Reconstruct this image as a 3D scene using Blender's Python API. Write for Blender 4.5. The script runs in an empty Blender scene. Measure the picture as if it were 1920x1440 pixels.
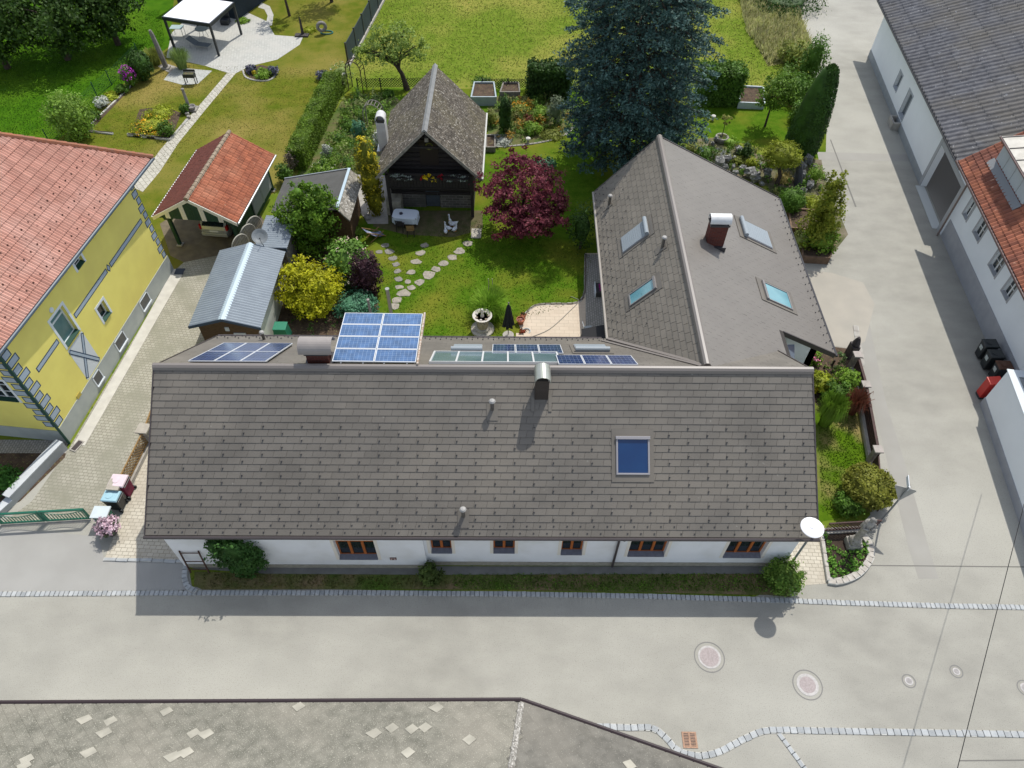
import bpy, math, random
import numpy as np
from mathutils import Vector, Matrix
SC = bpy.context.scene
C = SC.collection
R = math.radians
random.seed(7)

# ---------------------------------------------------------------- camera
FPX, CAMH = 1350.0, 28.0
_d = np.array([-20, -1107, FPX]); _d /= np.linalg.norm(_d)
_k = FPX * FPX / 1107
_y = np.array([20 * _k / 1107, _k, FPX]); _y /= np.linalg.norm(_y)
_z = -_d
_x = np.cross(_y, _z)
if _x[0] < 0: _x = -_x
BAS = np.array([_x, _y, _z])            # rows: world axes in camera (right, up, forward)
cd = bpy.data.cameras.new('camera')
cd.sensor_width = 36; cd.lens = FPX / 1920 * 36
cd.clip_start = 0.5; cd.clip_end = 2000
cam = bpy.data.objects.new('camera', cd); C.objects.link(cam)
m = Matrix.Identity(4)
for i in range(3):
    m[i][0] = BAS[i][0]; m[i][1] = BAS[i][1]; m[i][2] = -BAS[i][2]
m[2][3] = CAMH
cam.matrix_world = m
SC.camera = cam

# ---------------------------------------------------------------- sky, sun, exposure
SUN_AZ, SUN_EL = 26.0, 57.0
w = bpy.data.worlds.new('World'); SC.world = w; w.use_nodes = True
nt = w.node_tree; bg = nt.nodes['Background']
sky = nt.nodes.new('ShaderNodeTexSky'); sky.sky_type = 'NISHITA'; sky.sun_disc = False
sky.sun_elevation = R(SUN_EL); sky.sun_rotation = R(SUN_AZ)
sat = nt.nodes.new('ShaderNodeHueSaturation'); sat.inputs['Saturation'].default_value = 0.55      # thin bright cloud in the sky
nt.links.new(sky.outputs[0], sat.inputs['Color']); nt.links.new(sat.outputs[0], bg.inputs[0]); bg.inputs[1].default_value = 0.15
sd = bpy.data.lights.new('sun', 'SUN'); sd.energy = 3.0; sd.angle = R(0.5); sd.color = (1, 0.955, 0.88)
so = bpy.data.objects.new('sun', sd); C.objects.link(so)
sv = Vector((math.cos(R(SUN_EL)) * math.sin(R(SUN_AZ)), math.cos(R(SUN_EL)) * math.cos(R(SUN_AZ)), math.sin(R(SUN_EL))))
so.rotation_euler = sv.to_track_quat('Z', 'Y').to_euler(); so.location = sv * 60
SC.view_settings.view_transform = 'Standard'; SC.view_settings.look = 'None'
SC.view_settings.exposure = 0.40; SC.view_settings.gamma = 1
SC.cycles.max_bounces = 6; SC.cycles.diffuse_bounces = 3; SC.cycles.glossy_bounces = 2
SC.cycles.transmission_bounces = 3; SC.cycles.transparent_max_bounces = 6

# ---------------------------------------------------------------- survey helpers
def ray(px, py):
    r = np.array([(px - 960) / FPX, (720 - py) / FPX, 1.0]); return BAS @ r
def P(px, py, z=0.0):                     # where the sight line of a photo point meets height z
    d = ray(px, py); t = (z - CAMH) / d[2]
    return Vector((d[0] * t, d[1] * t, z))
class Fr:                                 # local frame: origin + three axes
    def __init__(s, o, x, y, z=None):
        s.o = Vector(o); s.x = Vector(x).normalized()
        s.z = Vector(z).normalized() if z is not None else s.x.cross(Vector(y)).normalized()
        s.y = s.z.cross(s.x).normalized()
    def __call__(s, a, b, c=0.0): return s.o + s.x * a + s.y * b + s.z * c
    def on(s, px, py, n=0.0):             # local (u, v) where a sight line meets the plane z = n
        d = Vector(ray(px, py)); c = Vector((0, 0, CAMH)); o = s.o + s.z * n
        t = (o - c).dot(s.z) / d.dot(s.z); p = c + d * t - s.o
        return p.dot(s.x), p.dot(s.y)
    def sub(s, a, b, c=0.0, rot=0.0):
        x = s.x * math.cos(rot) + s.y * math.sin(rot); y = s.y * math.cos(rot) - s.x * math.sin(rot)
        return Fr(s(a, b, c), x, y, s.z)
ID = Fr((0, 0, 0), (1, 0, 0), (0, 1, 0))
def yawfr(o, ang=0.0, z=None):
    o = Vector(o)
    if z is not None: o.z = z
    return Fr(o, (math.cos(ang), math.sin(ang), 0), (-math.sin(ang), math.cos(ang), 0))

# ---------------------------------------------------------------- mesh builder
ROOT = {}                                 # object -> world location of its thing
def tag(o, label=None, cat=None, group=None, kind=None):
    if label: o['label'] = label
    if cat: o['category'] = cat
    if group: o['group'] = group
    if kind: o['kind'] = kind
    return o
def thing(name, label, cat, loc=(0, 0, 0), group=None):
    o = bpy.data.objects.new(name, None); C.objects.link(o)
    o.empty_display_size = 0.3; o.location = Vector(loc); ROOT[o] = Vector(loc)
    return tag(o, label, cat, group)
def dup(root, loc, rz=0.0, label=None, sc=None):
    r = root.copy(); C.objects.link(r); r.location = Vector(loc); r.rotation_euler = (0, 0, rz)
    if sc: r.scale = (sc, sc, sc) if not hasattr(sc, '__len__') else sc
    if label: r['label'] = label
    for ch in list(root.children):
        c = ch.copy(); C.objects.link(c); c.parent = r
        for g in ch.children:
            e = g.copy(); C.objects.link(e); e.parent = c
    return r
class MB:
    def __init__(s): s.v = []; s.f = []; s.uv = {}
    def poly(s, pts, uv=None):
        k = len(s.v); s.v += [tuple(p) for p in pts]
        if uv: s.uv[len(s.f)] = uv
        s.f.append(tuple(range(k, k + len(pts)))); return s
    def hexa(s, p):                       # 8 corners: bottom 4 ccw, top 4 ccw
        k = len(s.v); s.v += [tuple(q) for q in p]
        for a in ((3, 2, 1, 0), (4, 5, 6, 7), (0, 1, 5, 4), (1, 2, 6, 5), (2, 3, 7, 6), (3, 0, 4, 7)):
            s.f.append(tuple(k + i for i in a))
        return s
    def box(s, x0, x1, y0, y1, z0, z1, fr=ID):
        return s.hexa([fr(x0, y0, z0), fr(x1, y0, z0), fr(x1, y1, z0), fr(x0, y1, z0),
                       fr(x0, y0, z1), fr(x1, y0, z1), fr(x1, y1, z1), fr(x0, y1, z1)])
    def bar(s, a, b, w, h, up=(0, 0, 1)):
        a, b = Vector(a), Vector(b); d = b - a; L = d.length
        if L < 1e-6: return s
        u = Vector(up)
        if abs(d.normalized().dot(u)) > .98: u = Vector((0, 1, 0))
        fr = Fr(a, d, u)
        return s.box(0, L, -h / 2, h / 2, -w / 2, w / 2, fr)
    def tube(s, pts, r, n=8, r2=None, cap=True):
        pts = [Vector(p) for p in pts]; m_ = len(pts); k = len(s.v); prev = None
        for i, p in enumerate(pts):
            t = (pts[min(i + 1, m_ - 1)] - pts[max(i - 1, 0)]).normalized()
            if prev is None:
                a = Vector((0, 0, 1)) if abs(t.z) < .9 else Vector((1, 0, 0)); e1 = t.cross(a).normalized()
            else: e1 = (prev - t * prev.dot(t)).normalized()
            prev = e1; e2 = t.cross(e1)
            rr = (r[i] if hasattr(r, '__len__') else (r if r2 is None else r + (r2 - r) * i / (m_ - 1)))
            for j in range(n):
                q = p + (e1 * math.cos(2 * math.pi * j / n) + e2 * math.sin(2 * math.pi * j / n)) * rr
                s.v.append(tuple(q))
        for i in range(m_ - 1):
            for j in range(n):
                a = k + i * n + j; b = k + i * n + (j + 1) % n
                s.f.append((a, b, b + n, a + n))
        if cap:
            s.f.append(tuple(k + j for j in reversed(range(n)))); s.f.append(tuple(k + (m_ - 1) * n + j for j in range(n)))
        return s
    def lathe(s, prof, c=(0, 0, 0), n=16, fr=None, sx=1.0):
        fr = fr or Fr(c, (1, 0, 0), (0, 1, 0)); k = len(s.v); m_ = len(prof)
        for r, z in prof:
            for j in range(n):
                a = 2 * math.pi * j / n; s.v.append(tuple(fr(r * math.cos(a) * sx, r * math.sin(a), z)))
        for i in range(m_ - 1):
            for j in range(n):
                a = k + i * n + j; b = k + i * n + (j + 1) % n
                s.f.append((a, b, b + n, a + n))
        if prof[0][0] > .001: s.f.append(tuple(k + j for j in reversed(range(n))))
        if prof[-1][0] > .001: s.f.append(tuple(k + (m_ - 1) * n + j for j in range(n)))
        return s
    def prism(s, poly, z0, z1, fr=ID):
        n = len(poly); k = len(s.v)
        for z in (z0, z1):
            for p in poly: s.v.append(tuple(fr(p[0], p[1], z)))
        s.f.append(tuple(k + i for i in reversed(range(n)))); s.f.append(tuple(k + n + i for i in range(n)))
        for i in range(n):
            j = (i + 1) % n; s.f.append((k + i, k + j, k + n + j, k + n + i))
        return s
    def slab(s, pts, t, nrm=None):        # thick flat plate under the given face
        pts = [Vector(p) for p in pts]
        n = nrm or (pts[1] - pts[0]).cross(pts[2] - pts[0]).normalized()
        k = len(s.v); m_ = len(pts)
        s.v += [tuple(p - n * t) for p in pts] + [tuple(p) for p in pts]
        s.f.append(tuple(k + i for i in reversed(range(m_)))); s.f.append(tuple(k + m_ + i for i in range(m_)))
        for i in range(m_):
            j = (i + 1) % m_; s.f.append((k + i, k + j, k + m_ + j, k + m_ + i))
        return s
    def ball(s, c, rx, ry=None, rz=None, n=12, m_=8, jit=0.0, seed=0):
        ry = ry or rx; rz = rz or rx; rn = random.Random(seed); c = Vector(c); k = len(s.v)
        for i in range(m_ + 1):
            t = math.pi * i / m_
            for j in range(n):
                a = 2 * math.pi * j / n; q = 1 + rn.uniform(-jit, jit)
                if i in (0, m_): q = 1
                s.v.append((c.x + rx * math.sin(t) * math.cos(a) * q, c.y + ry * math.sin(t) * math.sin(a) * q, c.z - rz * math.cos(t) * q))
        for i in range(m_):
            for j in range(n):
                a = k + i * n + j; b = k + i * n + (j + 1) % n
                s.f.append((a, b, b + n, a + n))
        return s
    def build(s, name, mat, parent=None, smooth=False, label=None, kind=None, bevel=0):
        me = bpy.data.meshes.new(name)
        V = np.array(s.v, dtype=float)
        if parent is None:
            o0 = Vector(((V[:, 0].min() + V[:, 0].max()) / 2, (V[:, 1].min() + V[:, 1].max()) / 2, V[:, 2].min()))
        else: o0 = ROOT[parent]
        V = V - np.array(o0)
        me.from_pydata(V.tolist(), [], s.f)
        if s.uv:
            ul = me.uv_layers.new(name='UVMap')
            for fi, uvs in s.uv.items():
                for li, q in zip(me.polygons[fi].loop_indices, uvs): ul.data[li].uv = q
        if mat: me.materials.append(mat)
        if smooth: me.polygons.foreach_set('use_smooth', [True] * len(me.polygons))
        me.update()
        o = bpy.data.objects.new(name, me); C.objects.link(o)
        if parent is None: o.location = o0
        else: o.parent = parent
        ROOT[o] = Vector(o0)
        if label: o['label'] = label
        if kind: o['kind'] = kind
        if bevel:
            b = o.modifiers.new('bevel', 'BEVEL'); b.width = bevel; b.segments = 2; b.limit_method = 'ANGLE'
        return o

# ---------------------------------------------------------------- materials
MATS = {}
def _new(name):
    mt = bpy.data.materials.new(name); mt.use_nodes = True
    n = mt.node_tree.nodes; l = mt.node_tree.links; b = n['Principled BSDF']; return mt, n, l, b
def c4(c): return (c[0], c[1], c[2], 1)
def mat(name, c, c2=None, scale=4.0, rough=.8, bump=0.0, bscale=40.0, spec=.3, metal=0.0, c3=None, s3=.4, amt=1.0, stretch=None, speck=None, sscale=60.0, sth=.62, island=0.0):
    """two-tone noise colour, an optional large-scale third tone, optional specks, optional bump"""
    if name in MATS: return MATS[name]
    mt, n, l, b = _new(name)
    b.inputs['Roughness'].default_value = rough; b.inputs['Metallic'].default_value = metal
    b.inputs['Specular IOR Level'].default_value = spec; b.inputs['Base Color'].default_value = c4(c)
    tc = n.new('ShaderNodeNewGeometry').outputs['Position']
    if stretch:
        mp = n.new('ShaderNodeMapping'); mp.inputs['Scale'].default_value = stretch; l.new(tc, mp.inputs[0]); tcs = mp.outputs[0]
    else: tcs = tc
    cur = None
    def noise(sc, det=5, src=None):
        t = n.new('ShaderNodeTexNoise'); t.inputs['Scale'].default_value = sc; t.inputs['Detail'].default_value = det
        l.new(src or tc, t.inputs['Vector']); return t
    def ramp(fac, a, bb):
        r = n.new('ShaderNodeMapRange'); r.inputs[1].default_value = a; r.inputs[2].default_value = bb; l.new(fac, r.inputs[0]); return r.outputs[0]
    def mix(fac, A, B):
        x = n.new('ShaderNodeMix'); x.data_type = 'RGBA'
        if fac is not None: l.new(fac, x.inputs[0])
        for s_, q in ((6, A), (7, B)):
            if hasattr(q, 'default_value') or hasattr(q, 'links'): l.new(q, x.inputs[s_])
            else: x.inputs[s_].default_value = c4(q)
        return x.outputs[2]
    if c2 is not None: cur = mix(ramp(noise(scale, 6, tcs).outputs[0], .33, .67), c, c2)
    if c3 is not None: cur = mix(ramp(noise(s3, 3).outputs[0], .45, .7), cur if cur is not None else c, c3)
    if speck is not None: cur = mix(ramp(noise(sscale, 2).outputs[0], sth, sth + .06), cur if cur is not None else c, speck)
    if island and cur is not None:            # every separate tile or stone has a tone of its own
        mr = n.new('ShaderNodeMapRange'); mr.inputs[3].default_value = 1 - island; mr.inputs[4].default_value = 1 + island; l.new(n.new('ShaderNodeNewGeometry').outputs['Random Per Island'], mr.inputs[0])
        hs = n.new('ShaderNodeHueSaturation'); l.new(mr.outputs[0], hs.inputs['Value']); l.new(cur, hs.inputs['Color']); cur = hs.outputs[0]
    if cur is not None: l.new(cur, b.inputs['Base Color'])
    if bump:
        bp = n.new('ShaderNodeBump'); bp.inputs['Strength'].default_value = bump; bp.inputs['Distance'].default_value = .05
        l.new(noise(bscale, 4, tcs).outputs[0], bp.inputs['Height']); l.new(bp.outputs[0], b.inputs['Normal'])
    MATS[name] = mt; return mt
def leafmat(name, c, c2, trans=.25, rough=.6, tint=None):
    if name in MATS: return MATS[name]
    mt, n, l, b = _new(name)
    g = n.new('ShaderNodeNewGeometry'); x = n.new('ShaderNodeMix'); x.data_type = 'RGBA'
    x.inputs[6].default_value = c4(c); x.inputs[7].default_value = c4(c2)
    l.new(g.outputs['Random Per Island'], x.inputs[0])
    nz = n.new('ShaderNodeTexNoise'); nz.inputs['Scale'].default_value = 1.3; l.new(g.outputs['Position'], nz.inputs['Vector'])
    mr = n.new('ShaderNodeMapRange'); mr.inputs[1].default_value = .3; mr.inputs[2].default_value = .7; mr.inputs[3].default_value = .65; mr.inputs[4].default_value = 1.3
    l.new(nz.outputs[0], mr.inputs[0])
    hs = n.new('ShaderNodeHueSaturation'); l.new(mr.outputs[0], hs.inputs['Value']); l.new(x.outputs[2], hs.inputs['Color'])
    l.new(hs.outputs[0], b.inputs['Base Color']); b.inputs['Roughness'].default_value = rough; b.inputs['Specular IOR Level'].default_value = .25
    if trans:
        t = n.new('ShaderNodeBsdfTranslucent'); l.new(hs.outputs[0], t.inputs[0]); ms = n.new('ShaderNodeMixShader'); ms.inputs[0].default_value = trans
        l.new(b.outputs[0], ms.inputs[1]); l.new(t.outputs[0], ms.inputs[2]); l.new(ms.outputs[0], n['Material Output'].inputs[0])
    MATS[name] = mt; return mt
def brickmat(name, c, c2, mort, bw=.2, bh=.1, ms=.01, rot=0.0, vert=False, rough=.85, off=.5, noise=None, bump=.3, uv=False, smooth=.1):
    if name in MATS: return MATS[name]
    mt, n, l, b = _new(name); b.inputs['Roughness'].default_value = rough; b.inputs['Specular IOR Level'].default_value = .2
    g = n.new('ShaderNodeNewGeometry'); src = g.outputs['Position']
    if uv: src = n.new('ShaderNodeTexCoord').outputs['UV']
    if vert:
        sp = n.new('ShaderNodeSeparateXYZ'); cb = n.new('ShaderNodeCombineXYZ'); ad = n.new('ShaderNodeMath')
        l.new(src, sp.inputs[0]); l.new(sp.outputs[0], ad.inputs[0]); l.new(sp.outputs[1], ad.inputs[1]); l.new(ad.outputs[0], cb.inputs[0]); l.new(sp.outputs[2], cb.inputs[1]); src = cb.outputs[0]
    mp = n.new('ShaderNodeMapping'); mp.inputs['Rotation'].default_value = (0, 0, rot); l.new(src, mp.inputs[0])
    t = n.new('ShaderNodeTexBrick'); t.inputs['Scale'].default_value = 1; t.inputs['Brick Width'].default_value = bw; t.inputs['Row Height'].default_value = bh
    t.inputs['Mortar Size'].default_value = ms; t.inputs['Mortar Smooth'].default_value = smooth; t.offset = off; t.inputs['Bias'].default_value = 0
    for i, q in ((1, c), (2, c2), (3, mort)): t.inputs[i].default_value = c4(q)
    l.new(mp.outputs[0], t.inputs[0]); col = t.outputs[0]
    if noise is not None:
        nz = n.new('ShaderNodeTexNoise'); nz.inputs['Scale'].default_value = .9; nz.inputs['Detail'].default_value = 6; l.new(g.outputs['Position'], nz.inputs['Vector'])
        mr = n.new('ShaderNodeMapRange'); mr.inputs[1].default_value = .42; mr.inputs[2].default_value = .7; l.new(nz.outputs[0], mr.inputs[0])
        x = n.new('ShaderNodeMix'); x.data_type = 'RGBA'; l.new(mr.outputs[0], x.inputs[0]); l.new(col, x.inputs[6]); x.inputs[7].default_value = c4(noise); col = x.outputs[2]
    l.new(col, b.inputs['Base Color'])
    if bump:
        bp = n.new('ShaderNodeBump'); bp.inputs['Strength'].default_value = bump; bp.inputs['Distance'].default_value = .02; bp.invert = True
        l.new(t.outputs[1], bp.inputs['Height']); l.new(bp.outputs[0], b.inputs['Normal'])
    MATS[name] = mt; return mt
def gridmat(name, c, line, nu, nv, wid=.05, rough=.15):     # cell grid in UV (solar cells)
    mt, n, l, b = _new(name); b.inputs['Roughness'].default_value = rough; b.inputs['Specular IOR Level'].default_value = .6
    tc = n.new('ShaderNodeTexCoord'); sp = n.new('ShaderNodeSeparateXYZ'); l.new(tc.outputs['UV'], sp.inputs[0])
    outs = []
    for i, k in ((0, nu), (1, nv)):
        a = n.new('ShaderNodeMath'); a.operation = 'MULTIPLY'; a.inputs[1].default_value = k; l.new(sp.outputs[i], a.inputs[0])
        f = n.new('ShaderNodeMath'); f.operation = 'FRACT'; l.new(a.outputs[0], f.inputs[0])
        q = n.new('ShaderNodeMath'); q.operation = 'LESS_THAN'; q.inputs[1].default_value = wid; l.new(f.outputs[0], q.inputs[0]); outs.append(q.outputs[0])
    mx = n.new('ShaderNodeMath'); mx.operation = 'MAXIMUM'; l.new(outs[0], mx.inputs[0]); l.new(outs[1], mx.inputs[1])
    nz = n.new('ShaderNodeTexNoise'); nz.inputs['Scale'].default_value = 3; l.new(n.new('ShaderNodeNewGeometry').outputs['Position'], nz.inputs['Vector'])
    hs = n.new('ShaderNodeHueSaturation'); hs.inputs['Color'].default_value = c4(c)
    mr = n.new('ShaderNodeMapRange'); mr.inputs[1].default_value = .3; mr.inputs[2].default_value = .7; mr.inputs[3].default_value = .75; mr.inputs[4].default_value = 1.25
    l.new(nz.outputs[0], mr.inputs[0]); l.new(mr.outputs[0], hs.inputs['Value'])
    x = n.new('ShaderNodeMix'); x.data_type = 'RGBA'; l.new(mx.outputs[0], x.inputs[0]); l.new(hs.outputs[0], x.inputs[6]); x.inputs[7].default_value = c4(line)
    l.new(x.outputs[2], b.inputs['Base Color']); return mt

# ---------------------------------------------------------------- foliage
def _quads(p, nrm, size, rg, asp=.6):
    n = len(p)
    nrm = nrm / (np.linalg.norm(nrm, axis=1, keepdims=True) + 1e-9)
    a = rg.normal(size=(n, 3)); t = np.cross(nrm, a); t /= (np.linalg.norm(t, axis=1, keepdims=True) + 1e-9)
    b = np.cross(nrm, t); s = (size * rg.uniform(.6, 1.35, n))[:, None]
    V = np.stack([p - t * s, p - b * s * asp, p + t * s, p + b * s * asp], axis=1)
    return V.reshape(-1, 3)
def leafmesh(name, V, mt, parent=None, label=None, extra=None):
    me = bpy.data.meshes.new(name)
    o0 = ROOT[parent] if parent is not None else Vector((V[:, 0].mean(), V[:, 1].mean(), V[:, 2].min()))
    V = V - np.array(o0); n = len(V); nf = n // 4
    me.vertices.add(n); me.vertices.foreach_set('co', V.ravel())
    me.loops.add(n); me.loops.foreach_set('vertex_index', np.arange(n, dtype=np.int32))
    me.polygons.add(nf); me.polygons.foreach_set('loop_start', np.arange(0, n, 4, dtype=np.int32)); me.polygons.foreach_set('loop_total', np.full(nf, 4, dtype=np.int32))
    me.materials.append(mt); me.update(calc_edges=True)
    o = bpy.data.objects.new(name, me); C.objects.link(o); ROOT[o] = Vector(o0)
    if parent is not None: o.parent = parent
    else: o.location = o0
    return o
def blob_leaves(blobs, n, size, seed=0, clump=26, spread=.22, out=.55, shell=.78, asp=.6, flat=1.0, zmin=.03):
    """leaves in clumps spread over the shell and the inside of each ellipsoid"""
    rg = np.random.default_rng(seed); P_, N_ = [], []
    wts = np.array([b[3] * b[4] + b[4] * b[5] + b[3] * b[5] for b in blobs]); wts = wts / wts.sum()
    for b, w_ in zip(blobs, wts):
        k = max(20, int(n * w_)); nc = max(5, int(k / clump)); c = np.array(b[:3]); r = np.array(b[3:6])
        d = rg.normal(size=(nc, 3)); d /= np.linalg.norm(d, axis=1, keepdims=True)
        rad = shell + (1.02 - shell) * rg.uniform(0, 1, nc) ** .6
        inn = rg.uniform(0, 1, nc) < .18; rad[inn] = rg.uniform(.35, shell, inn.sum())
        cc = d * rad[:, None]
        idx = rg.integers(0, nc, k); off = rg.normal(size=(k, 3)) * spread; off[:, 2] *= flat
        q = cc[idx] + off * .6
        P_.append(c + q * r); nn = d[idx] * out + rg.normal(size=(k, 3)) * (1 - out) * .9 + np.array([0, 0, .25]); N_.append(nn)
    p = np.concatenate(P_); nn = np.concatenate(N_); ok = p[:, 2] > zmin
    return _quads(p[ok], nn[ok], size, rg, asp)
def box_leaves(fr, l, wd, h, n, size, seed=0, jit=.07, rnd=.0):
    rg = np.random.default_rng(seed); P_, N_ = [], []
    A = [l * wd, l * h, l * h, wd * h, wd * h]; tot = sum(A)
    for i, a in enumerate(A):
        k = int(n * a / tot); u = rg.uniform(0, 1, (k, 2))
        if i == 0: q = np.stack([u[:, 0] * l, u[:, 1] * wd, np.full(k, h)], 1); nn = (0, 0, 1)
        elif i < 3: q = np.stack([u[:, 0] * l, np.full(k, 0 if i == 1 else wd), u[:, 1] * h], 1); nn = (0, -1 if i == 1 else 1, .3)
        else: q = np.stack([np.full(k, 0 if i == 3 else l), u[:, 0] * wd, u[:, 1] * h], 1); nn = (-1 if i == 3 else 1, 0, .3)
        q = q + rg.normal(size=q.shape) * jit; q[:, 2] = np.maximum(q[:, 2], .03)
        q[:, 2] += np.where(q[:, 2] > h * .8, .06 * np.sin(q[:, 0] * 3.1 + seed), 0)
        P_.append(q); N_.append(np.array(nn) * .8 + rg.normal(size=q.shape) * .5)
    q = np.concatenate(P_); nn = np.concatenate(N_)
    B = np.array([fr.x, fr.y, fr.z]); return _quads(np.array(fr.o) + q @ B, nn @ B, size, rg)
def ell_core(mb, b, k=.8, seed=0):
    return mb.ball((b[0], b[1], b[2]), b[3] * k, b[4] * k, b[5] * k, 14, 9, .08, seed)

# ================================================================ SETTING: ground, roads, paving
M_white = mat('white_render', (.62, .66, .70), (.58, .62, .66), 1.5, .9, .15, 60)
M_roof = mat('roof_tile_brown', island=.07, c=(.153, .140, .121), c2=(.127, .116, .100), scale=.8, rough=.6, bump=0, spec=.35, speck=(.23, .22, .195), sscale=4.2, sth=.735, c3=(.178, .160, .134), s3=.25)
M_roofdark = mat('roof_underlay', (.045, .04, .036))
M_metal = mat('zinc_metal', (.42, .44, .45), (.34, .36, .37), 3, .35, metal=.6, spec=.5)
M_dkmetal = mat('dark_metal', (.035, .035, .04), rough=.45, spec=.5)
M_gutter = mat('gutter_brown', (.06, .05, .05), rough=.4, spec=.5)
M_wood = mat('brown_wood', (.12, .07, .035), (.07, .04, .022), 6, .8, .3, 40, stretch=(1, 1, 6))
M_dkwood = mat('dark_weathered_wood', (.04, .034, .03), (.022, .019, .018), 5, .85, .4, 30, stretch=(1, 1, 8))
M_orangewood = mat('orange_stained_wood', (.42, .125, .025), (.34, .095, .02), 5, .5, spec=.4)
M_greywood = mat('grey_weathered_wood', (.26, .24, .21), (.16, .15, .13), 5, .85, .3, 40)
M_glass = mat('window_glass', (.012, .02, .025), rough=.06, spec=.8)
M_skyglass = mat('roof_window_glass', (.10, .26, .31), (.14, .33, .38), 1.2, .08, spec=.9)
M_blueglass = mat('blue_roof_window_glass', (.004, .03, .11), (.005, .04, .13), .8, .08, spec=.9)
M_shutter = mat('grey_roller_shutter', (.26, .30, .33), rough=.45, spec=.5)
M_concrete = mat('concrete', (.42, .40, .36), (.32, .30, .27), 3, .9, .2, 50)
M_stone = mat('weathered_stone', (.36, .34, .30), (.22, .21, .19), 5, .9, .5, 25, speck=(.12, .13, .10), sscale=14)
M_cobble = mat('granite_cobbles', (.42, .435, .435), (.32, .34, .35), 2.2, .85, .3, 40, island=.14)
M_joint = mat('pale_joint_mortar', (.50, .50, .47), (.40, .40, .37), 3)
M_soil = mat('garden_soil', (.11, .075, .05), (.06, .042, .03), 3, 1, .8, 20, speck=(.16, .15, .06), sscale=9)
M_asph = mat('pale_asphalt', (.352, .342, .298), (.292, .283, .248), 1.1, .95, .3, 70, c3=(.41, .40, .352), s3=.10, speck=(.215, .21, .185), sscale=38, sth=.62, stretch=(.6, 1, 1))
M_asph2 = mat('asphalt_patch', (.335, .325, .295), (.31, .30, .27), .8, .95, .25, 90)
M_asph3 = mat('asphalt_warm', (.395, .365, .31), (.345, .325, .28), .7, .95, .2, 90)
M_lawn = mat('garden_lawn', (.085, .160, .011), (.050, .115, .006), 2.2, 1, .6, 22, spec=.02, c3=(.165, .175, .022), s3=.35, speck=(.15, .185, .022), sscale=11)
M_dry = mat('dry_lawn', (.150, .152, .022), (.092, .125, .011), 1.1, 1, .6, 18, spec=.02, c3=(.25, .20, .058), s3=.16, speck=(.075, .115, .012), sscale=8)
M_meadow = mat('meadow_grass', (.158, .210, .028), (.105, .165, .016), 1.6, 1, .6, 12, spec=.02, c3=(.255, .245, .055), s3=.14, speck=(.085, .14, .012), sscale=3.5, sth=.6)
M_green = mat('lush_grass', (.060, .150, .007), (.036, .105, .005), 1.2, 1, .6, 14, spec=.02, c3=(.095, .175, .012), s3=.2)
M_verge = mat('verge_grass_and_soil', (.075, .10, .02), (.19, .14, .075), 1.6, 1, .8, 22, c3=(.06, .115, .012), s3=.3)
M_pave = brickmat('driveway_pavers', (.39, .375, .31), (.33, .315, .26), (.19, .18, .14), .22, .16, .012, R(6), noise=(.25, .245, .19))
M_pavel = brickmat('beige_cobble_pavers', (.56, .52, .43), (.47, .43, .35), (.28, .25, .20), .26, .17, .012, R(2), noise=(.42, .38, .31))
M_terr = brickmat('terrace_slabs', (.60, .51, .40), (.54, .46, .36), (.36, .30, .23), .5, .25, .007, R(0), noise=(.53, .44, .34))
M_pathp = brickmat('grey_path_pavers', (.36, .34, .31), (.29, .28, .25), (.16, .15, .13), .2, .12, .012, R(90))
M_gpave = brickmat('grey_granite_pavers', (.50, .50, .46), (.42, .42, .39), (.30, .30, .27), .26, .18, .014, R(25), noise=(.46, .45, .41))
M_flag = mat('pale_flagstone', (.45, .42, .36), (.33, .31, .26), 4, .9, .3, 30)

def sheet(name, pts, z, mt, px=True):
    q = [P(p[0], p[1]) if px else Vector((p[0], p[1], 0)) for p in pts]
    mb = MB(); mb.poly([(v.x, v.y, z) for v in q])
    return mb.build(name, mt, kind='structure')
mb = MB(); mb.poly([(-400, -200, 0), (400, -200, 0), (400, 500, 0), (-400, 500, 0)]); mb.build('ground', M_meadow, kind='structure')
lane = [P(*p) for p in ((1503, 1085), (1560, 1088), (1600, 1000), (1632, 965), (1618, 860), (1600, 720), (1590, 655), (1500, 640), (1480, 480), (1540, 420), (1536, 300), (1530, 200), (1515, 100), (1490, 0), (1484, -40))]
mb = MB()
mb.poly([(-90, -40, .004), (90, -40, .004), (90, 12.0, .004), (-90, 12.0, .004)])
mb.poly([(90, 12.0, .004)] + [(34, 100, .004), (25, 100, .004)] + [(v.x, v.y, .004) for v in reversed(lane)] + [(10, 12.0, .004)])
mb.poly([(v.x, v.y, .004) for v in [P(-700, 975), P(0, 988), P(180, 1005), P(200, 1050), P(352, 1053), P(362, 1112)]] + [(-14, 12.0, .004), (-60, 12.0, .004)])
mb.poly([(v.x, v.y, .003) for v in [P(-400, 940), P(0, 940), P(120, 845), P(300, 800), P(360, 1056), P(-400, 1060)]])
mb.build('road', M_asph, kind='structure')
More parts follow.
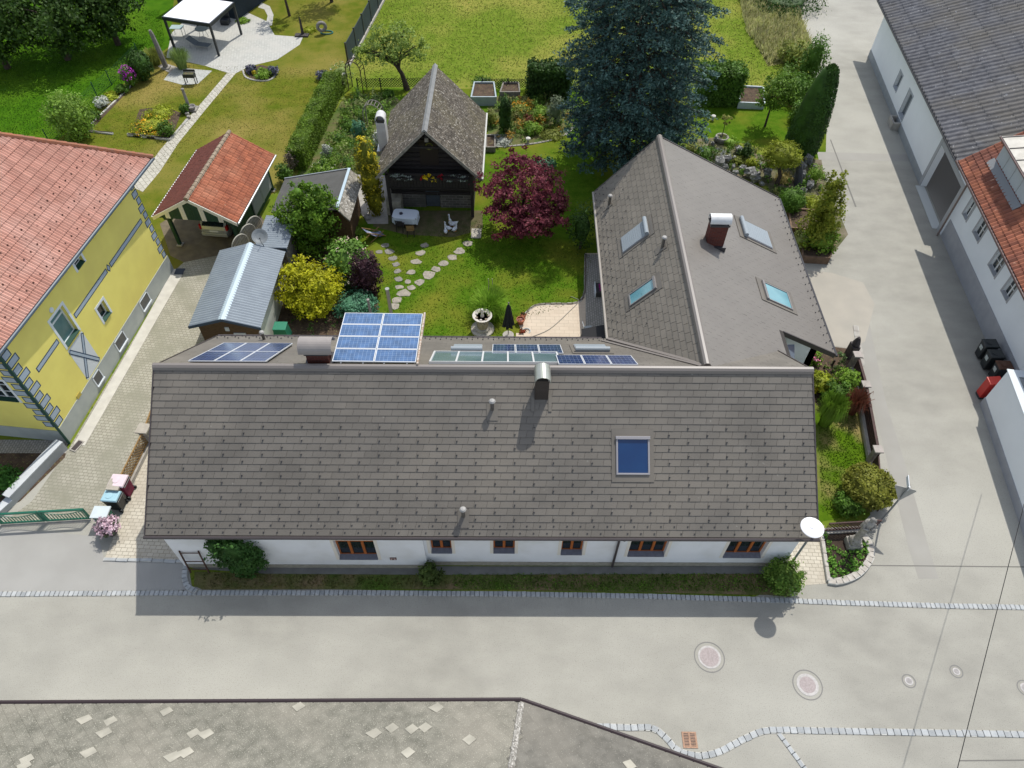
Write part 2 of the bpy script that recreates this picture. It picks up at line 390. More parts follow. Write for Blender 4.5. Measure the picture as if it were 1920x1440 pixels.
# resurfaced trench strip beside the garden fence, warm forecourt
M_asph2 = M_asph2
sheet('asphalt_patch', [(1604, 608), (1630, 606), (1660, 750), (1700, 880), (1745, 1040), (1760, 1085), (1722, 1085), (1704, 1030), (1672, 900), (1632, 740)], .008, M_asph2)
sheet('forecourt', [(1500, 505), (1560, 512), (1618, 530), (1640, 570), (1622, 640), (1598, 655), (1520, 640)], .010, M_asph3)
sheet('asphalt_patch', [(-500, 1090), (-500, 990), (0, 990), (185, 1006), (196, 1052), (352, 1056), (360, 1106), (0, 1109)], .008, M_asph2 if False else mat('apron_asphalt', (.35, .345, .325), (.32, .315, .295), .8, .95, .25, 90))
sheet('road_seam', [(1605, 1059), (1920, 1062), (1920, 1064), (1605, 1061)], .009, mat('tar_seam', (.16, .155, .14)))
sheet('road_seam', [(1556, 262), (1558, 262), (1606, 388), (1603, 388)], .0095, mat('tar_seam', (.16, .155, .14)))
sheet('road_seam', [(1532, 285), (1705, 290), (1710, 303), (1535, 300)], .009, M_asph2)
sheet('road_seam', [(1798, 1425), (1920, 1424), (1920, 1426.5), (1798, 1427.5)], .009, MATS['tar_seam'])
# lawns of the neighbour, the garden and the strip at the gable
sheet('dry_lawn', [(-500, 480), (0, 690), (300, 560), (340, 500), (380, 420), (520, 360), (560, 325), (640, 140), (712, 0), (730, -60), (-700, -60), (-900, 300)], .004, M_dry)
sheet('lush_lawn', [(-900, 300), (-500, 330), (90, 275), (160, 225), (250, 140), (320, 85), (330, -60), (-700, -60)], .008, M_green)
sheet('garden_lawn', [(430, 636), (640, 650), (1140, 650), (1180, 330), (1290, 330), (1300, 250), (1548, 300), (1550, 230), (1400, 170), (655, 165), (560, 320), (520, 440), (500, 560)], .006, M_lawn)
sheet('gable_garden_lawn', [(1470, 655), (1600, 655), (1608, 740), (1625, 860), (1636, 960), (1500, 985)], .010, mat('patchy_lawn', (.088, .155, .009), (.055, .115, .006), 2.0, 1, .6, 18, spec=.02, c3=(.26, .205, .085), s3=.55))
sheet('garden_bed', [(1480, 640), (1598, 655), (1612, 760), (1585, 775), (1532, 760), (1500, 720)], .014, M_soil)
sheet('wild_grass', [(1390, -20), (1405, 60), (1440, 125), (1500, 112), (1528, 100), (1502, 30), (1492, -20)], .005, mat('straw_ground', (.26, .24, .10), (.17, .19, .05), 1.2, 1, .6, 14, spec=.02))
# kitchen garden soil left of the cabin, flower beds right of it
sheet('garden_bed', [(655, 185), (740, 180), (760, 200), (700, 330), (640, 330), (560, 330), (640, 190)], .010, mat('planted_bed_soil', (.15, .125, .06), (.085, .12, .025), 2.0, 1, .8, 16, c3=(.06, .12, .015), s3=.8))
sheet('garden_bed', [(915, 180), (1060, 180), (1075, 235), (1060, 255), (985, 272), (915, 270)], .012, MATS['planted_bed_soil'])
sheet('garden_bed', [(1290, 262), (1350, 258), (1420, 290), (1540, 300), (1545, 330), (1565, 380), (1590, 440), (1550, 490), (1480, 480), (1440, 350), (1300, 300)], .012, mat('rockery_soil', (.20, .17, .12), (.11, .10, .05), 2.2, 1, .9, 14, c3=(.07, .09, .025), s3=.7))
sheet('garden_bed', [(520, 640), (525, 470), (700, 470), (710, 580), (640, 640)], .010, M_soil)
sheet('garden_path', [(640, 330), (700, 325), (725, 330), (728, 420), (690, 420), (640, 345)], .012, M_concrete)
# drive between the yellow house and the sheds, paver apron, terrace, paths
sheet('driveway', [(0, 984), (60, 940), (130, 840), (325, 510), (345, 492), (395, 480), (430, 470), (520, 430), (520, 560), (400, 640), (300, 770), (290, 800), (236, 930), (190, 972)], .010, M_pave)
sheet('carport_floor', [(300, 420), (350, 385), (470, 380), (500, 420), (430, 475), (345, 492), (320, 480)], .012, mat('gravel_dirt', (.20, .165, .11), (.13, .11, .08), 2, 1, .6, 40))
sheet('concrete_strip', [(142, 836), (150, 832), (343, 505), (325, 505)], .016, mat('pale_concrete', (.58, .56, .50), (.48, .46, .41), 2, .9, .1, 40))
mb = MB(); a, b = P(138, 834), P(329, 507); dv = (b - a).normalized(); fr = yawfr(a, math.atan2(dv.y, dv.x)); mb.box(0, (b - a).length, -.55, 0, 0, .03, fr)
mb.build('concrete_strip', MATS['pale_concrete'], kind='structure')
sheet('paver_apron', [(196, 1048), (236, 950), (291, 800), (420, 800), (420, 1052)], .010, M_pavel)
sheet('paver_apron', [(1478, 985), (1545, 985), (1557, 1094), (1500, 1098), (1468, 1078)], .012, M_pavel)
sheet('terrace', [(985, 650), (972, 605), (985, 588), (1005, 573), (1040, 570), (1084, 568), (1096, 552), (1097, 475), (1180, 475), (1180, 650)], .012, M_terr)
sheet('garden_path', [(1098, 560), (1099, 477), (1180, 477), (1180, 650), (1098, 650)], .016, M_pathp)
sheet('cabin_forecourt', [(700, 395), (905, 395), (905, 430), (850, 445), (760, 440), (700, 425)], .009, mat('trodden_soil', (.13, .105, .06), (.07, .08, .025), 2, 1, .6, 20))
sheet('patio', [(322, 62), (345, 40), (445, 15), (500, 40), (515, 66), (568, 70), (562, 84), (520, 112), (470, 124), (437, 140), (386, 124), (312, 108)], .012, M_gpave)
sheet('patio', [(307, 150), (326, 126), (398, 133), (372, 157), (345, 160)], .014, mat('patio_slabs', (.44, .45, .42), (.38, .39, .36), 2, .9, .1, 40))
sheet('patio', [(296, 125), (308, 118), (332, 126), (318, 137)], .016, M_concrete)
sheet('garden_path', [(425, 138), (442, 138), (392, 198), (335, 268), (300, 322), (268, 360), (250, 352), (300, 282), (345, 230), (385, 185)], .013, brickmat('pale_path_slabs', (.50, .48, .41), (.42, .40, .34), (.26, .25, .2), .45, .3, .02, R(50)))
q = [P(*p) for p in ((490, 5), (506, 12), (513, 28), (510, 48), (498, 48), (502, 30), (496, 18), (484, 14))]
mb = MB(); mb.poly([(v.x, v.y, .0135) for v in q]); mb.build('garden_path', M_gpave, kind='structure')
sheet('garden_bed', [(247, 243), (262, 205), (305, 200), (340, 212), (322, 258)], .012, M_soil)
sheet('garden_bed', [(165, 238), (245, 155), (253, 158), (170, 245)], .014, M_soil)
sheet('garden_bed', [(458, 132), (490, 122), (522, 130), (505, 150), (470, 147)], .014, M_soil)
# planted verge in front of the house, concrete strip against the wall
sheet('house_strip', [(420, 1050), (800, 1062), (1460, 1062), (1480, 1078), (800, 1080), (500, 1076), (362, 1066), (352, 1053)], .012, mat('grey_strip', (.20, .20, .19), (.15, .15, .14), 2, .9, .2, 30))
sheet('planted_verge', [(365, 1072), (500, 1076), (800, 1078), (1475, 1076), (1482, 1120), (1440, 1116), (960, 1106), (700, 1105), (380, 1106), (364, 1098)], .022, M_verge)
mb = MB()
q = [P(*p) for p in ((0, 836), (128, 832), (122, 858), (38, 940), (-60, 985), (-250, 950), (-250, 830))]
mb.poly([(v.x, v.y, .012) for v in q]); mb.build('front_garden_bed', M_soil, kind='structure')
sheet('garden_path', [(-60, 824), (128, 826), (124, 850), (-60, 850)], .016, M_pathp)

def cobbles(name, pts, wdt=.19, ln=.19, h=.035, mt=M_cobble, px=True, wob=.02):
    q0 = [P(*p) if px else Vector(p) for p in pts]; q = [q0[0]]; acc = 0.0
    for a, b in zip(q0[:-1], q0[1:]):         # even spacing along the line
        d = b - a; L = d.length
        while acc + L >= ln: t_ = ln - acc; a = a + d.normalized() * t_; L -= t_; acc = 0.0; q.append(a.copy())
        acc += L
    q.append(q0[-1]); rn = random.Random(len(pts) + int(q[0].x * 10)); mb = MB()
    if (q[-1] - q[-2]).length < ln * .4 and len(q) > 2: q.pop(-2)
    for a, b in zip(q[:-1], q[1:]):
        n = 1; d = (b - a); ang = math.atan2(d.y, d.x); L = d.length
        for i in range(n):
            fr = yawfr(a + d * i, ang + rn.uniform(-.05, .05)); y0 = rn.uniform(-wob, wob); g = .006; hh = h + rn.uniform(-.004, .004); s = .005
            mb.hexa([fr(g, y0 - wdt / 2, 0), fr(L - g, y0 - wdt / 2, 0), fr(L - g, y0 + wdt / 2, 0), fr(g, y0 + wdt / 2, 0),
                     fr(g + s, y0 - wdt / 2 + s, hh), fr(L - g - s, y0 - wdt / 2 + s, hh), fr(L - g - s, y0 + wdt / 2 - s, hh), fr(g + s, y0 + wdt / 2 - s, hh)])
    o = mb.build(name, mt, kind='structure')
    mj = MB()
    for a, b in zip(q[:-1], q[1:]):
        d = (b - a); fr = yawfr(a, math.atan2(d.y, d.x)); mj.box(-.02, d.length + .02, -wdt / 2 - .012, wdt / 2 + .012, .0, h - .008, fr)
    mj.build('kerb_bedding', M_joint, kind='structure')
def arcpts(pts, n=6):                      # Catmull-Rom through picture points
    out = []
    for i in range(len(pts) - 1):
        p0 = pts[max(0, i - 1)]; p1 = pts[i]; p2 = pts[i + 1]; p3 = pts[min(len(pts) - 1, i + 2)]
        for k in range(n):
            t = k / n; out.append(tuple(.5 * (2 * p1[j] + (p2[j] - p0[j]) * t + (2 * p0[j] - 5 * p1[j] + 4 * p2[j] - p3[j]) * t * t + (3 * p1[j] - p0[j] - 3 * p2[j] + p3[j]) * t ** 3) for j in (0, 1)))
    out.append(pts[-1]); return out
cobbles('kerb', [(-400, 1116), (0, 1114), (350, 1112), (700, 1112), (960, 1114), (1200, 1118), (1440, 1125), (1600, 1131), (1760, 1136), (1920, 1139), (2300, 1150)])
cobbles('kerb', arcpts([(1105, 1362), (1180, 1364), (1225, 1366), (1250, 1385), (1272, 1408), (1310, 1417), (1350, 1409), (1390, 1388), (1430, 1371), (1470, 1369)]) + [(1700, 1373), (1920, 1377), (2300, 1387)], ln=.25, wdt=.2)
cobbles('kerb', [(1460, 1375), (1508, 1440), (1560, 1510)], ln=.25, wdt=.14)
cobbles('kerb', arcpts([(352, 1053), (347, 1078), (352, 1100), (368, 1110)], 4), h=.09, wdt=.2)
cobbles('kerb', [(196, 1049), (352, 1053)], wdt=.12, ln=.5, h=.06)
cobbles('kerb', arcpts([(1605, 1000), (1622, 1010), (1632, 1040), (1620, 1065), (1600, 1082), (1570, 1092), (1552, 1090)], 4), wdt=.26, ln=.27, h=.14, mt=mat('sandstone_edging', (.50, .47, .42), (.36, .33, .29), 5, .9, .3, 30))
cobbles('kerb', [(1552, 1090), (1536, 985)], wdt=.12, ln=.6, h=.16, mt=MATS['sandstone_edging'])
cobbles('terrace_edging', arcpts([(984, 590), (1004, 573), (1040, 570), (1082, 568), (1096, 550), (1097, 520), (1098, 477)], 5), wdt=.10, ln=.3, h=.05, mt=mat('dark_edging', (.12, .10, .08)))
cobbles('bed_edging', arcpts([(928, 276), (985, 272), (1030, 264), (1062, 252), (1074, 240)], 4), wdt=.12, ln=.3, h=.06, mt=M_stone)
cobbles('bed_edging', [(164, 240), (252, 156)], wdt=.10, ln=.8, h=.07, mt=MATS['pale_concrete'])
cobbles('bed_edging', [(158, 246), (212, 252)], wdt=.12, ln=1.0, h=.12, mt=M_dkwood)
cobbles('bed_edging', [(241, 254), (320, 263)], wdt=.14, ln=1.0, h=.16, mt=M_dkwood)
cobbles('bed_edging', [(320, 262), (352, 225)], wdt=.12, ln=.6, h=.1, mt=M_concrete)
cobbles('bed_edging', arcpts([(456, 133), (462, 146), (485, 152), (508, 150), (522, 132)], 4), wdt=.1, ln=.3, h=.07, mt=M_concrete)

# ================================================================ building helpers
def tiles(mb, fr, W, Hs, tw, th, lip=.03, gap=.012, skew=.07, seed=0, u0=0.0, keep=None):
    """overlapping flat tiles: every tile lifts at its lower edge and leaves a seam to its neighbour"""
    rn = random.Random(seed); rows = int(math.ceil(Hs / th))
    for r in range(rows):
        v0 = r * th; v1 = min(v0 + th, Hs); sh = (r % 2) * tw * .5 + rn.uniform(-.02, .02); c = -1
        while True:
            a = u0 + c * tw + sh - tw; b = a + tw; c += 1
            if a > W: break
            if b < 0: continue
            x0, x1 = max(a + gap, 0), min(b - gap, W)
            if x1 - x0 < .03: continue
            if keep and not keep((x0 + x1) / 2, (v0 + v1) / 2): continue
            l = lip + rn.uniform(-.003, .003); k = len(mb.v); s0 = 0 if a < 0 else skew; s1 = 0 if b > W else skew
            mb.v += [tuple(fr(x0, v0, l)), tuple(fr(x1, v0, l)), tuple(fr(x1 + s1, v1 + .015, .005)), tuple(fr(x0 + s0, v1 + .015, .005)),
                     tuple(fr(x0, v0, 0)), tuple(fr(x1, v0, 0)), tuple(fr(x1 + s1, v1, 0)), tuple(fr(x0 + s0, v1, 0))]
            mb.f += [(k, k + 1, k + 2, k + 3), (k + 4, k + 5, k + 1, k), (k + 5, k + 6, k + 2, k + 1), (k + 7, k + 4, k, k + 3)]
def pantiles(mb, fr, W, Hs, tw, th, amp=.05, lip=.03, seg=4, ribs=1, seed=0, keep=None):
    """rows of curved tiles"""
    rn = random.Random(seed); nr = int(math.ceil(Hs / th)); nc = int(math.ceil(W / tw)); g = .012
    for r in range(nr):
        v0 = r * th; v1 = min(Hs, v0 + th)
        for c in range(nc):
            if keep and not keep((c + .5) * tw, (v0 + v1) / 2): continue
            k = len(mb.v); dz = rn.uniform(-.006, .006); n = seg * ribs; w1 = min(tw, W - c * tw)
            for vv, zz in ((v0, -.0), (v0, lip), (v1 + .03, .004)):
                for i in range(n + 1):
                    t = i / n; h = amp * (.5 - .5 * math.cos(2 * math.pi * t * ribs)) if zz != 0 else 0
                    mb.v.append(tuple(fr(c * tw + g / 2 + (w1 - g) * t, vv, zz + h + dz)))
            for j in (0, 1):
                for i in range(n):
                    a = k + j * (n + 1) + i; mb.f.append((a, a + 1, a + n + 2, a + n + 1))
def wall_open(mb, fr, L, Hh, t, ops):
    """wall along fr.x, thickness t behind the face (fr.y), with real openings (x0, x1, z0, z1)"""
    xs = sorted({0, L} | {o[0] for o in ops} | {o[1] for o in ops})
    for a, b in zip(xs[:-1], xs[1:]):
        if b - a < 1e-4: continue
        cut = sorted([(o[2], o[3]) for o in ops if o[0] <= a + 1e-4 and o[1] >= b - 1e-4]); z = 0
        for c, d in cut:
            if c > z: mb.box(a, b, 0, t, z, c, fr)
            z = d
        if z < Hh: mb.box(a, b, 0, t, z, Hh, fr)
def window(parent, fr, x0, x1, z0, z1, panes, mframe, mpane=None, depth=.14, sill=None, fw=.07, transom=None, surround=None, glaze_bars=0):
    """casement window in an opening of a wall whose face is fr.y = 0"""
    mb = MB(); y0, y1 = depth, depth + .07; mid = [x0 + (x1 - x0) * i / panes for i in range(1, panes)]
    mb.box(x0, x1, y0, y1, z0, z0 + fw, fr); mb.box(x0, x1, y0, y1, z1 - fw, z1, fr)
    mb.box(x0, x0 + fw, y0, y1, z0 + fw, z1 - fw, fr); mb.box(x1 - fw, x1, y0, y1, z0 + fw, z1 - fw, fr)
    for q in mid: mb.box(q - fw * .8, q + fw * .8, y0 - .01, y1 - .003, z0 + fw, z1 - fw, fr)
    if transom: mb.box(x0 + fw, x1 - fw, y0 - .005, y1 - .005, transom - fw / 2, transom + fw / 2, fr)
    for i in range(glaze_bars):
        z = z0 + (z1 - z0) * (i + 1) / (glaze_bars + 1); mb.box(x0 + fw, x1 - fw, y0 + .005, y1 - .007, z - .015, z + .015, fr)
    o = mb.build('window', mframe, parent)
    g = MB(); g.box(x0 + fw * .6, x1 - fw * .6, y0 + .035, y0 + .05, z0 + fw * .6, z1 - fw * .6, fr); g.build('pane', mpane or M_glass, o)
    if sill:
        s_ = MB(); s_.hexa([fr(x0 + .002, -.06, z0 - .03), fr(x1 - .002, -.06, z0 - .03), fr(x1 - .002, y0, z0 + .001), fr(x0 + .002, y0, z0 + .001),
                            fr(x0 + .002, -.06, z0 + .004), fr(x1 - .002, -.06, z0 + .004), fr(x1 - .002, y0, z0 + .05), fr(x0 + .002, y0, z0 + .05)]); s_.build('sill', sill, o)
    if surround:
        s_ = MB(); q = .13
        for a in ((x0 - q, x0 - .002, z0 - .1, z1 + q), (x1 + .002, x1 + q, z0 - .1, z1 + q), (x0 - .002, x1 + .002, z1 + .002, z1 + q)):
            s_.box(a[0], a[1], -.012, .0, a[2], a[3], fr)
        s_.build('surround', surround, o)
    return o
def barrel(mb, fr, L, rad, t=.02, n=10, span=180, lift=0):
    """half-round sheet cowl, axis along fr.x"""
    k = len(mb.v); a0 = R(90 - span / 2)
    for q in (rad, rad - t):
        for i in range(n + 1):
            a = a0 + R(span) * i / n
            for x in (-L / 2, L / 2): mb.v.append(tuple(fr(x, q * math.cos(a), lift + q * math.sin(a))))
    m_ = 2 * (n + 1)
    for i in range(n):
        a = k + 2 * i; mb.f.append((a, a + 1, a + 3, a + 2)); mb.f.append((a + m_, a + m_ + 2, a + m_ + 3, a + m_ + 1))
        mb.f.append((a, a + 2, a + 2 + m_, a + m_)); mb.f.append((a + 1, a + 1 + m_, a + 3 + m_, a + 3))
def gutter(mb, a, b, r=.07):
    a, b = Vector(a), Vector(b); mb.tube([a, b], r, 8)
def ventpipe(parent, p, h, r=.07, fr=None):
    mb = MB(); p = Vector(p); mb.tube([p - Vector((0, 0, .15)), p + Vector((0, 0, h))], r, 10)
    mb.tube([p + Vector((0, 0, h)), p + Vector((0, 0, h + .05))], r * 1.25, 10)
    o = mb.build('vent_pipe', MATS['vent_brown'], parent)
    c = MB(); c.lathe([(r * 1.7, h + .05), (r * 1.8, h + .07), (r * 1.2, h + .13), (0, h + .15)], p, 12); c.build('cap', mat('pale_cap', (.33, .325, .31), rough=.5), o)
    if fr is not None:
        u, v = (p - fr.o).dot(fr.x), (p - fr.o).dot(fr.y); f = MB(); f.box(u - .22, u + .22, v - .45, v + .22, .02, .045, fr); f.build('flashing', M_roof, o)
    return o
mat('vent_brown', (.11, .10, .09), rough=.5, spec=.4)
def roofwindow(parent, fr, u0, u1, v0, v1, glass, shutter=False, frame=None):
    """roof window lying in a roof plane; v1 is the upper edge"""
    frame = frame or mat('roof_window_frame', (.30, .30, .31), rough=.4, spec=.5)
    mb = MB(); h = .10; q = .07
    mb.box(u0, u1, v0, v0 + q, .0, h, fr); mb.box(u0, u0 + q, v0 + q, v1 - q * 1.8, .0, h, fr); mb.box(u1 - q, u1, v0 + q, v1 - q * 1.8, .0, h, fr)
    mb.box(u0 - .02, u1 + .02, v1 - q * 1.8, v1, .0, h + .05, fr)
    o = mb.build('roof_window', frame, parent, bevel=.012)
    if shutter:
        g = MB(); n = 12; vv = v0 + q * .5; d = (v1 - q * 1.8 - vv) / n
        for i in range(n): g.box(u0 + .03, u1 - .03, vv + d * i + .006, vv + d * (i + 1), h - .02, h + .02, fr)
        g.build('shutter', M_shutter, o)
        s_ = MB(); s_.tube([fr(u0 - .03, v1 - .06, h + .07), fr(u1 + .03, v1 - .06, h + .07)], .11, 12); s_.build('shutter_box', M_shutter, o, smooth=False)
    else:
        g = MB(); g.box(u0 + q, u1 - q, v0 + q, v1 - q * 1.8, .03, .07, fr); g.build('pane', glass, o)
    f = MB(); e = .28
    f.box(u0 - e * .6, u0, v0 - e, v1 + e, .02, .042, fr); f.box(u1, u1 + e * .6, v0 - e, v1 + e, .02, .042, fr)
    f.box(u0, u1, v0 - e, v0, .02, .042, fr); f.box(u0, u1, v1, v1 + e, .02, .042, fr); f.build('flashing', M_roof, o)
    return o
def hook(mb, fr):                         # snow guard: small bent strap with a nose
    mb.hexa([fr(-.028, -.03, .026), fr(.028, -.03, .026), fr(.025, .01, .026), fr(-.025, .01, .026), fr(-.028, -.02, .075), fr(.028, -.02, .075), fr(.025, -.005, .075), fr(-.025, -.005, .075)])

# ================================================================ MAIN HOUSE
A = P(272, 1003, 3.1); B_ = P(1534, 1008, 3.1); yaw = math.atan2(B_.y - A.y, B_.x - A.x); HL = (B_ - A).length
HF = yawfr((A.x, A.y, 0), yaw)            # house frame: x along the street eave, y to the back
ZE, ZR, YR, YB, ZB = 3.1, 6.7, 5.36, 10.45, 2.95
house = thing('farmhouse', 'long white house with brown tiled roof, orange wooden windows and rear wing, in the middle', 'house', HF(HL / 2, 5, 0))
FS = Fr(HF(0, 0, ZE), HF.x, HF.y * YR + Vector((0, 0, ZR - ZE)))          # front slope: u along eave, v up
FSL = math.hypot(YR, ZR - ZE)
BS = Fr(HF(HL, YB, ZB), -HF.x, -HF.y * (YB - YR) + Vector((0, 0, ZR - ZB)))   # back slope, u runs right to left
BSL = math.hypot(YB - YR, ZR - ZB)
# windows of the street front, located on the wall plane
FW = Fr(HF(0, .30, 0), HF.x, (0, 0, 1))    # u along, v up; normal towards the street
WF = Fr(HF(0, .30, 0), HF.x, HF.y)
FWl = Fr(HF(0, .30, 0), HF.x, (0, 0, 1))
wins = []
for a, b, s_, n in ((634, 712, 1041, 3), (805, 850, 1035, 2), (921, 967, 1035, 2), (1047, 1093, 1038, 2), (1172, 1247, 1041, 3), (1350, 1427, 1045, 3)):
    u0, v = FWl.on(a + 4, s_); u1, _ = FWl.on(b - 2, s_); wins.append((u0, u1, max(.85, v), 2.42, n))
xstep = FWl.on(797, 1030)[0]
wm = MB()
W0, W1 = .42, HL - .35
WL_ = HF.sub(W0, .30 - .14)               # left stretch of the front stands a little forward
wall_open(wm, WL_, xstep - W0, 3.02, .40, [(u0 - W0, u1 - W0, z0, z1) for u0, u1, z0, z1, n in wins if u1 < xstep])
WR_ = HF.sub(xstep, .30)
wall_open(wm, WR_, W1 - xstep, 3.02, .40, [(u0 - xstep, u1 - xstep, z0, z1) for u0, u1, z0, z1, n in wins if u0 > xstep])
gp = [(.71, 0), (YB - .35, 0), (YB - .35, 2.9), (YR, ZR - .15), (.71, 3.3)]
for x in (W0, W1 - .4):
    g = Fr(HF(x, 0, 0), HF.y, (0, 0, 1)); wm.prism(gp, 0, .4, g)
wm.box(W0 + .4, W1 - .4, YB - .7, YB - .35, 0, 2.9, HF)
M_hwall = mat('house_render', (.80, .82, .84), (.76, .78, .80), 1.2, .9, .12, 60, c3=(.68, .69, .68), s3=.7)
wm.build('wall', M_hwall, house)
pl = MB(); pl.box(W0 + .1, xstep, .13, .157, 0, .28, HF); pl.box(xstep + .01, W1, .27, .297, 0, .30, HF); pl.build('plinth', mat('plinth_render', (.36, .34, .28), (.28, .27, .22), 6, .95, .4, 50), house)
rm = MB(); rm.box(W0 + .4, W1 - .4, .7, .75, .3, 2.9, HF); rm.build('inner_lining', M_dkwood, house)
M_cream = mat('cream_surround', (.72, .68, .60))
for i, (u0, u1, z0, z1, n) in enumerate(wins):
    fr = WL_ if u1 < xstep else WR_; o_ = W0 if u1 < xstep else xstep
    window(house, fr, u0 - o_, u1 - o_, z0, z1, n, M_orangewood, None, .17, mat('grey_stone_sill', (.20, .21, .25), (.16, .17, .20), 8, .6), .065, transom=z1 - .38, surround=M_cream)
# number plate and wall lamp on the front, iron trellis ladder, downpipe
mb = MB(); u, v = FWl.on(738, 1041); mb.box(u - W0 - .13, u - W0 + .13, -.03, 0, v - .09, v + .09, WL_); hp = mb.build('house_plaque', mat('plaque_brown', (.10, .05, .04)), house)
mb = MB(); mb.box(u - W0 - .10, u - W0 + .10, -.034, -.031, v - .065, v + .065, WL_); pf = mb.build('plaque_field', mat('plaque_pink', (.55, .42, .40)), hp)
mb = MB(); mb.lathe([(.045, 0), (.045, .003), (.03, .003), (.03, 0)], n=12, fr=Fr(WL_(u - W0, -.040, v), WL_.x, (0, 0, 1))); mb.build('plaque_ring', MATS['plaque_brown'], hp)
# roof with real overlapping tiles
rb = MB()
rb.hexa([HF(0, 0, ZE - .12), HF(HL, 0, ZE - .12), HF(HL, YR, ZR - .12), HF(0, YR, ZR - .12), HF(0, 0, ZE), HF(HL, 0, ZE), HF(HL, YR, ZR), HF(0, YR, ZR)])
rb.hexa([HF(0, YR, ZR - .12), HF(HL, YR, ZR - .12), HF(HL, YB, ZB - .12), HF(0, YB, ZB - .12), HF(0, YR, ZR), HF(HL, YR, ZR), HF(HL, YB, ZB), HF(0, YB, ZB)])
roof = rb.build('roof', M_roofdark, house)
TH, TW = FSL / 24.0, HL / 51.5
tm = MB(); tiles(tm, FS, HL, FSL, TW, TH, lip=.026, gap=.005, skew=.06, seed=3); tm.build('front_tiles', M_roof, roof)
tm = MB(); tiles(tm, BS, HL, BSL, TW, BSL / 23.0, lip=.010, gap=.003, skew=.0, seed=4, keep=lambda u, v: True); tm.build('back_tiles', M_roof, roof)
rc = MB()
rp = [(-.17, -.10), (-.13, .02), (-.05, .085), (.05, .085), (.13, .02), (.17, -.10)]
rc.prism(rp, -.02, HL + .02, Fr(HF(0, YR, ZR + .03), HF.y, (0, 0, 1), None)); rc.build('ridge_cap', mat('ridge_metal', (.19, .17, .155), rough=.4, spec=.5), roof)
# verge trims
for x in (-.03, HL - .02):
    vt = MB()
    for (ya, za, yb, zb) in ((0, ZE, YR, ZR), (YB, ZB, YR, ZR)):
        vt.hexa([HF(x, ya, za - .2), HF(x + .05, ya, za - .2), HF(x + .05, yb, zb - .2), HF(x, yb, zb - .2), HF(x, ya, za + .05), HF(x + .05, ya, za + .05), HF(x + .05, yb, zb + .05), HF(x, yb, zb + .05)])
    vt.build('verge_trim', M_gutter, roof)
gm = MB(); gutter(gm, HF(-.05, -.07, ZE - .06), HF(HL + .05, -.07, ZE - .06), .075); gm.build('gutter', M_gutter, house); gm = MB(); gutter(gm, HF(0, YB + .07, ZB - .06), HF(HL * .71, YB + .07, ZB - .06), .075)
gut = gm.build('gutter', M_gutter, house)
dm = MB(); u, _ = FWl.on(1150, 1050); dm.tube([HF(u + .15, -.07, ZE - .1), HF(u + .12, 0.0, ZE - .3), HF(u, .22, ZE - .55), HF(u, .22, .05)], .05, 8); dm.build('downpipe', M_gutter, house)
# snow guards: the two eave rows one by one, the staggered field above as one mass
hk = MB(); hook(hk, Fr((0, 0, 0), FS.x, FS.y)); ROOT[roof] = ROOT[house]
h0 = hk.build('snow_guard', M_dkmetal, None); h0.parent = roof
n = 50; first = True
for r in (0, 1):
    for i in range(n):
        pos = FS((i + .25 + .5 * (1 - r)) * HL / n, (r + .42) * TH) - ROOT[house]
        o = h0 if first else h0.copy()
        if not first: C.objects.link(o); o.parent = roof
        first = False; o.location = pos
fm = MB()
rw = FS.on(1155, 890), FS.on(1217, 818); cu, cv = FS.on(1015, 750)
for r in range(2, 16):
    for i in range(18):
        u = (i + .4 + .5 * (r % 2)) * HL / 17.2; v = (r + .45) * TH
        if u > HL - .1 or (rw[0][0] - .35 < u < rw[1][0] + .35 and rw[0][1] - .4 < v < rw[1][1] + .4): continue
        hook(fm, FS.sub(u, v))
fm.build('snow_guard_field', M_dkmetal, roof, kind='stuff')
fm = MB()
for r in range(0, 3):
    for i in range(52): hook(fm, BS.sub((i + .5 + .5 * (r % 2)) * HL / 52, (r + .45) * TH))
fm.build('snow_guard_field', M_dkmetal, roof, kind='stuff')
# items on the front slope
roofwindow(roof, FS, rw[0][0], rw[1][0], rw[0][1], rw[1][1], M_blueglass, frame=mat('silver_window_frame', (.30, .29, .30), rough=.35, spec=.5))
for px, py in ((869, 967), (923, 767)):
    u, v = FS.on(px, py); ventpipe(roof, FS(u, v, .04), .42, .075, FS)
M_copper = mat('brown_sheet_metal', (.10, .075, .06), (.075, .055, .045), 3, .5, spec=.5)
p = FS(cu, cv); fr = yawfr((p.x, p.y, 0), yaw)
mb = MB(); mb.box(-.26, .26, 0, .45, p.z - .3, 7.15, fr); ch = mb.build('chimney', mat('chimney_cladding', (.055, .045, .04), (.045, .036, .03), 4, .5), roof)
mb = MB()
for x in (-.25, .22): mb.box(x, x + .03, 0.0, .04, 7.15, 7.4, fr); mb.box(x, x + .03, .41, .45, 7.15, 7.4, fr)
mb.build('cap_strut', M_metal, ch)
mb = MB(); f2 = Fr(fr(0, .22, 7.22), fr.y, -fr.x); barrel(mb, f2, .74, .31, .02, 12, 200); mb.build('cap', mat('dull_zinc', (.40, .42, .38), (.33, .35, .31), 3, .35, metal=.5), ch, smooth=False)
mb = MB(); mb.box(cu - .4, cu - .27, cv - .45, cv + .4, .03, .05, FS); mb.box(cu + .27, cu + .4, cv - .45, cv + .4, .03, .05, FS); mb.build('flashing', M_roof, ch)
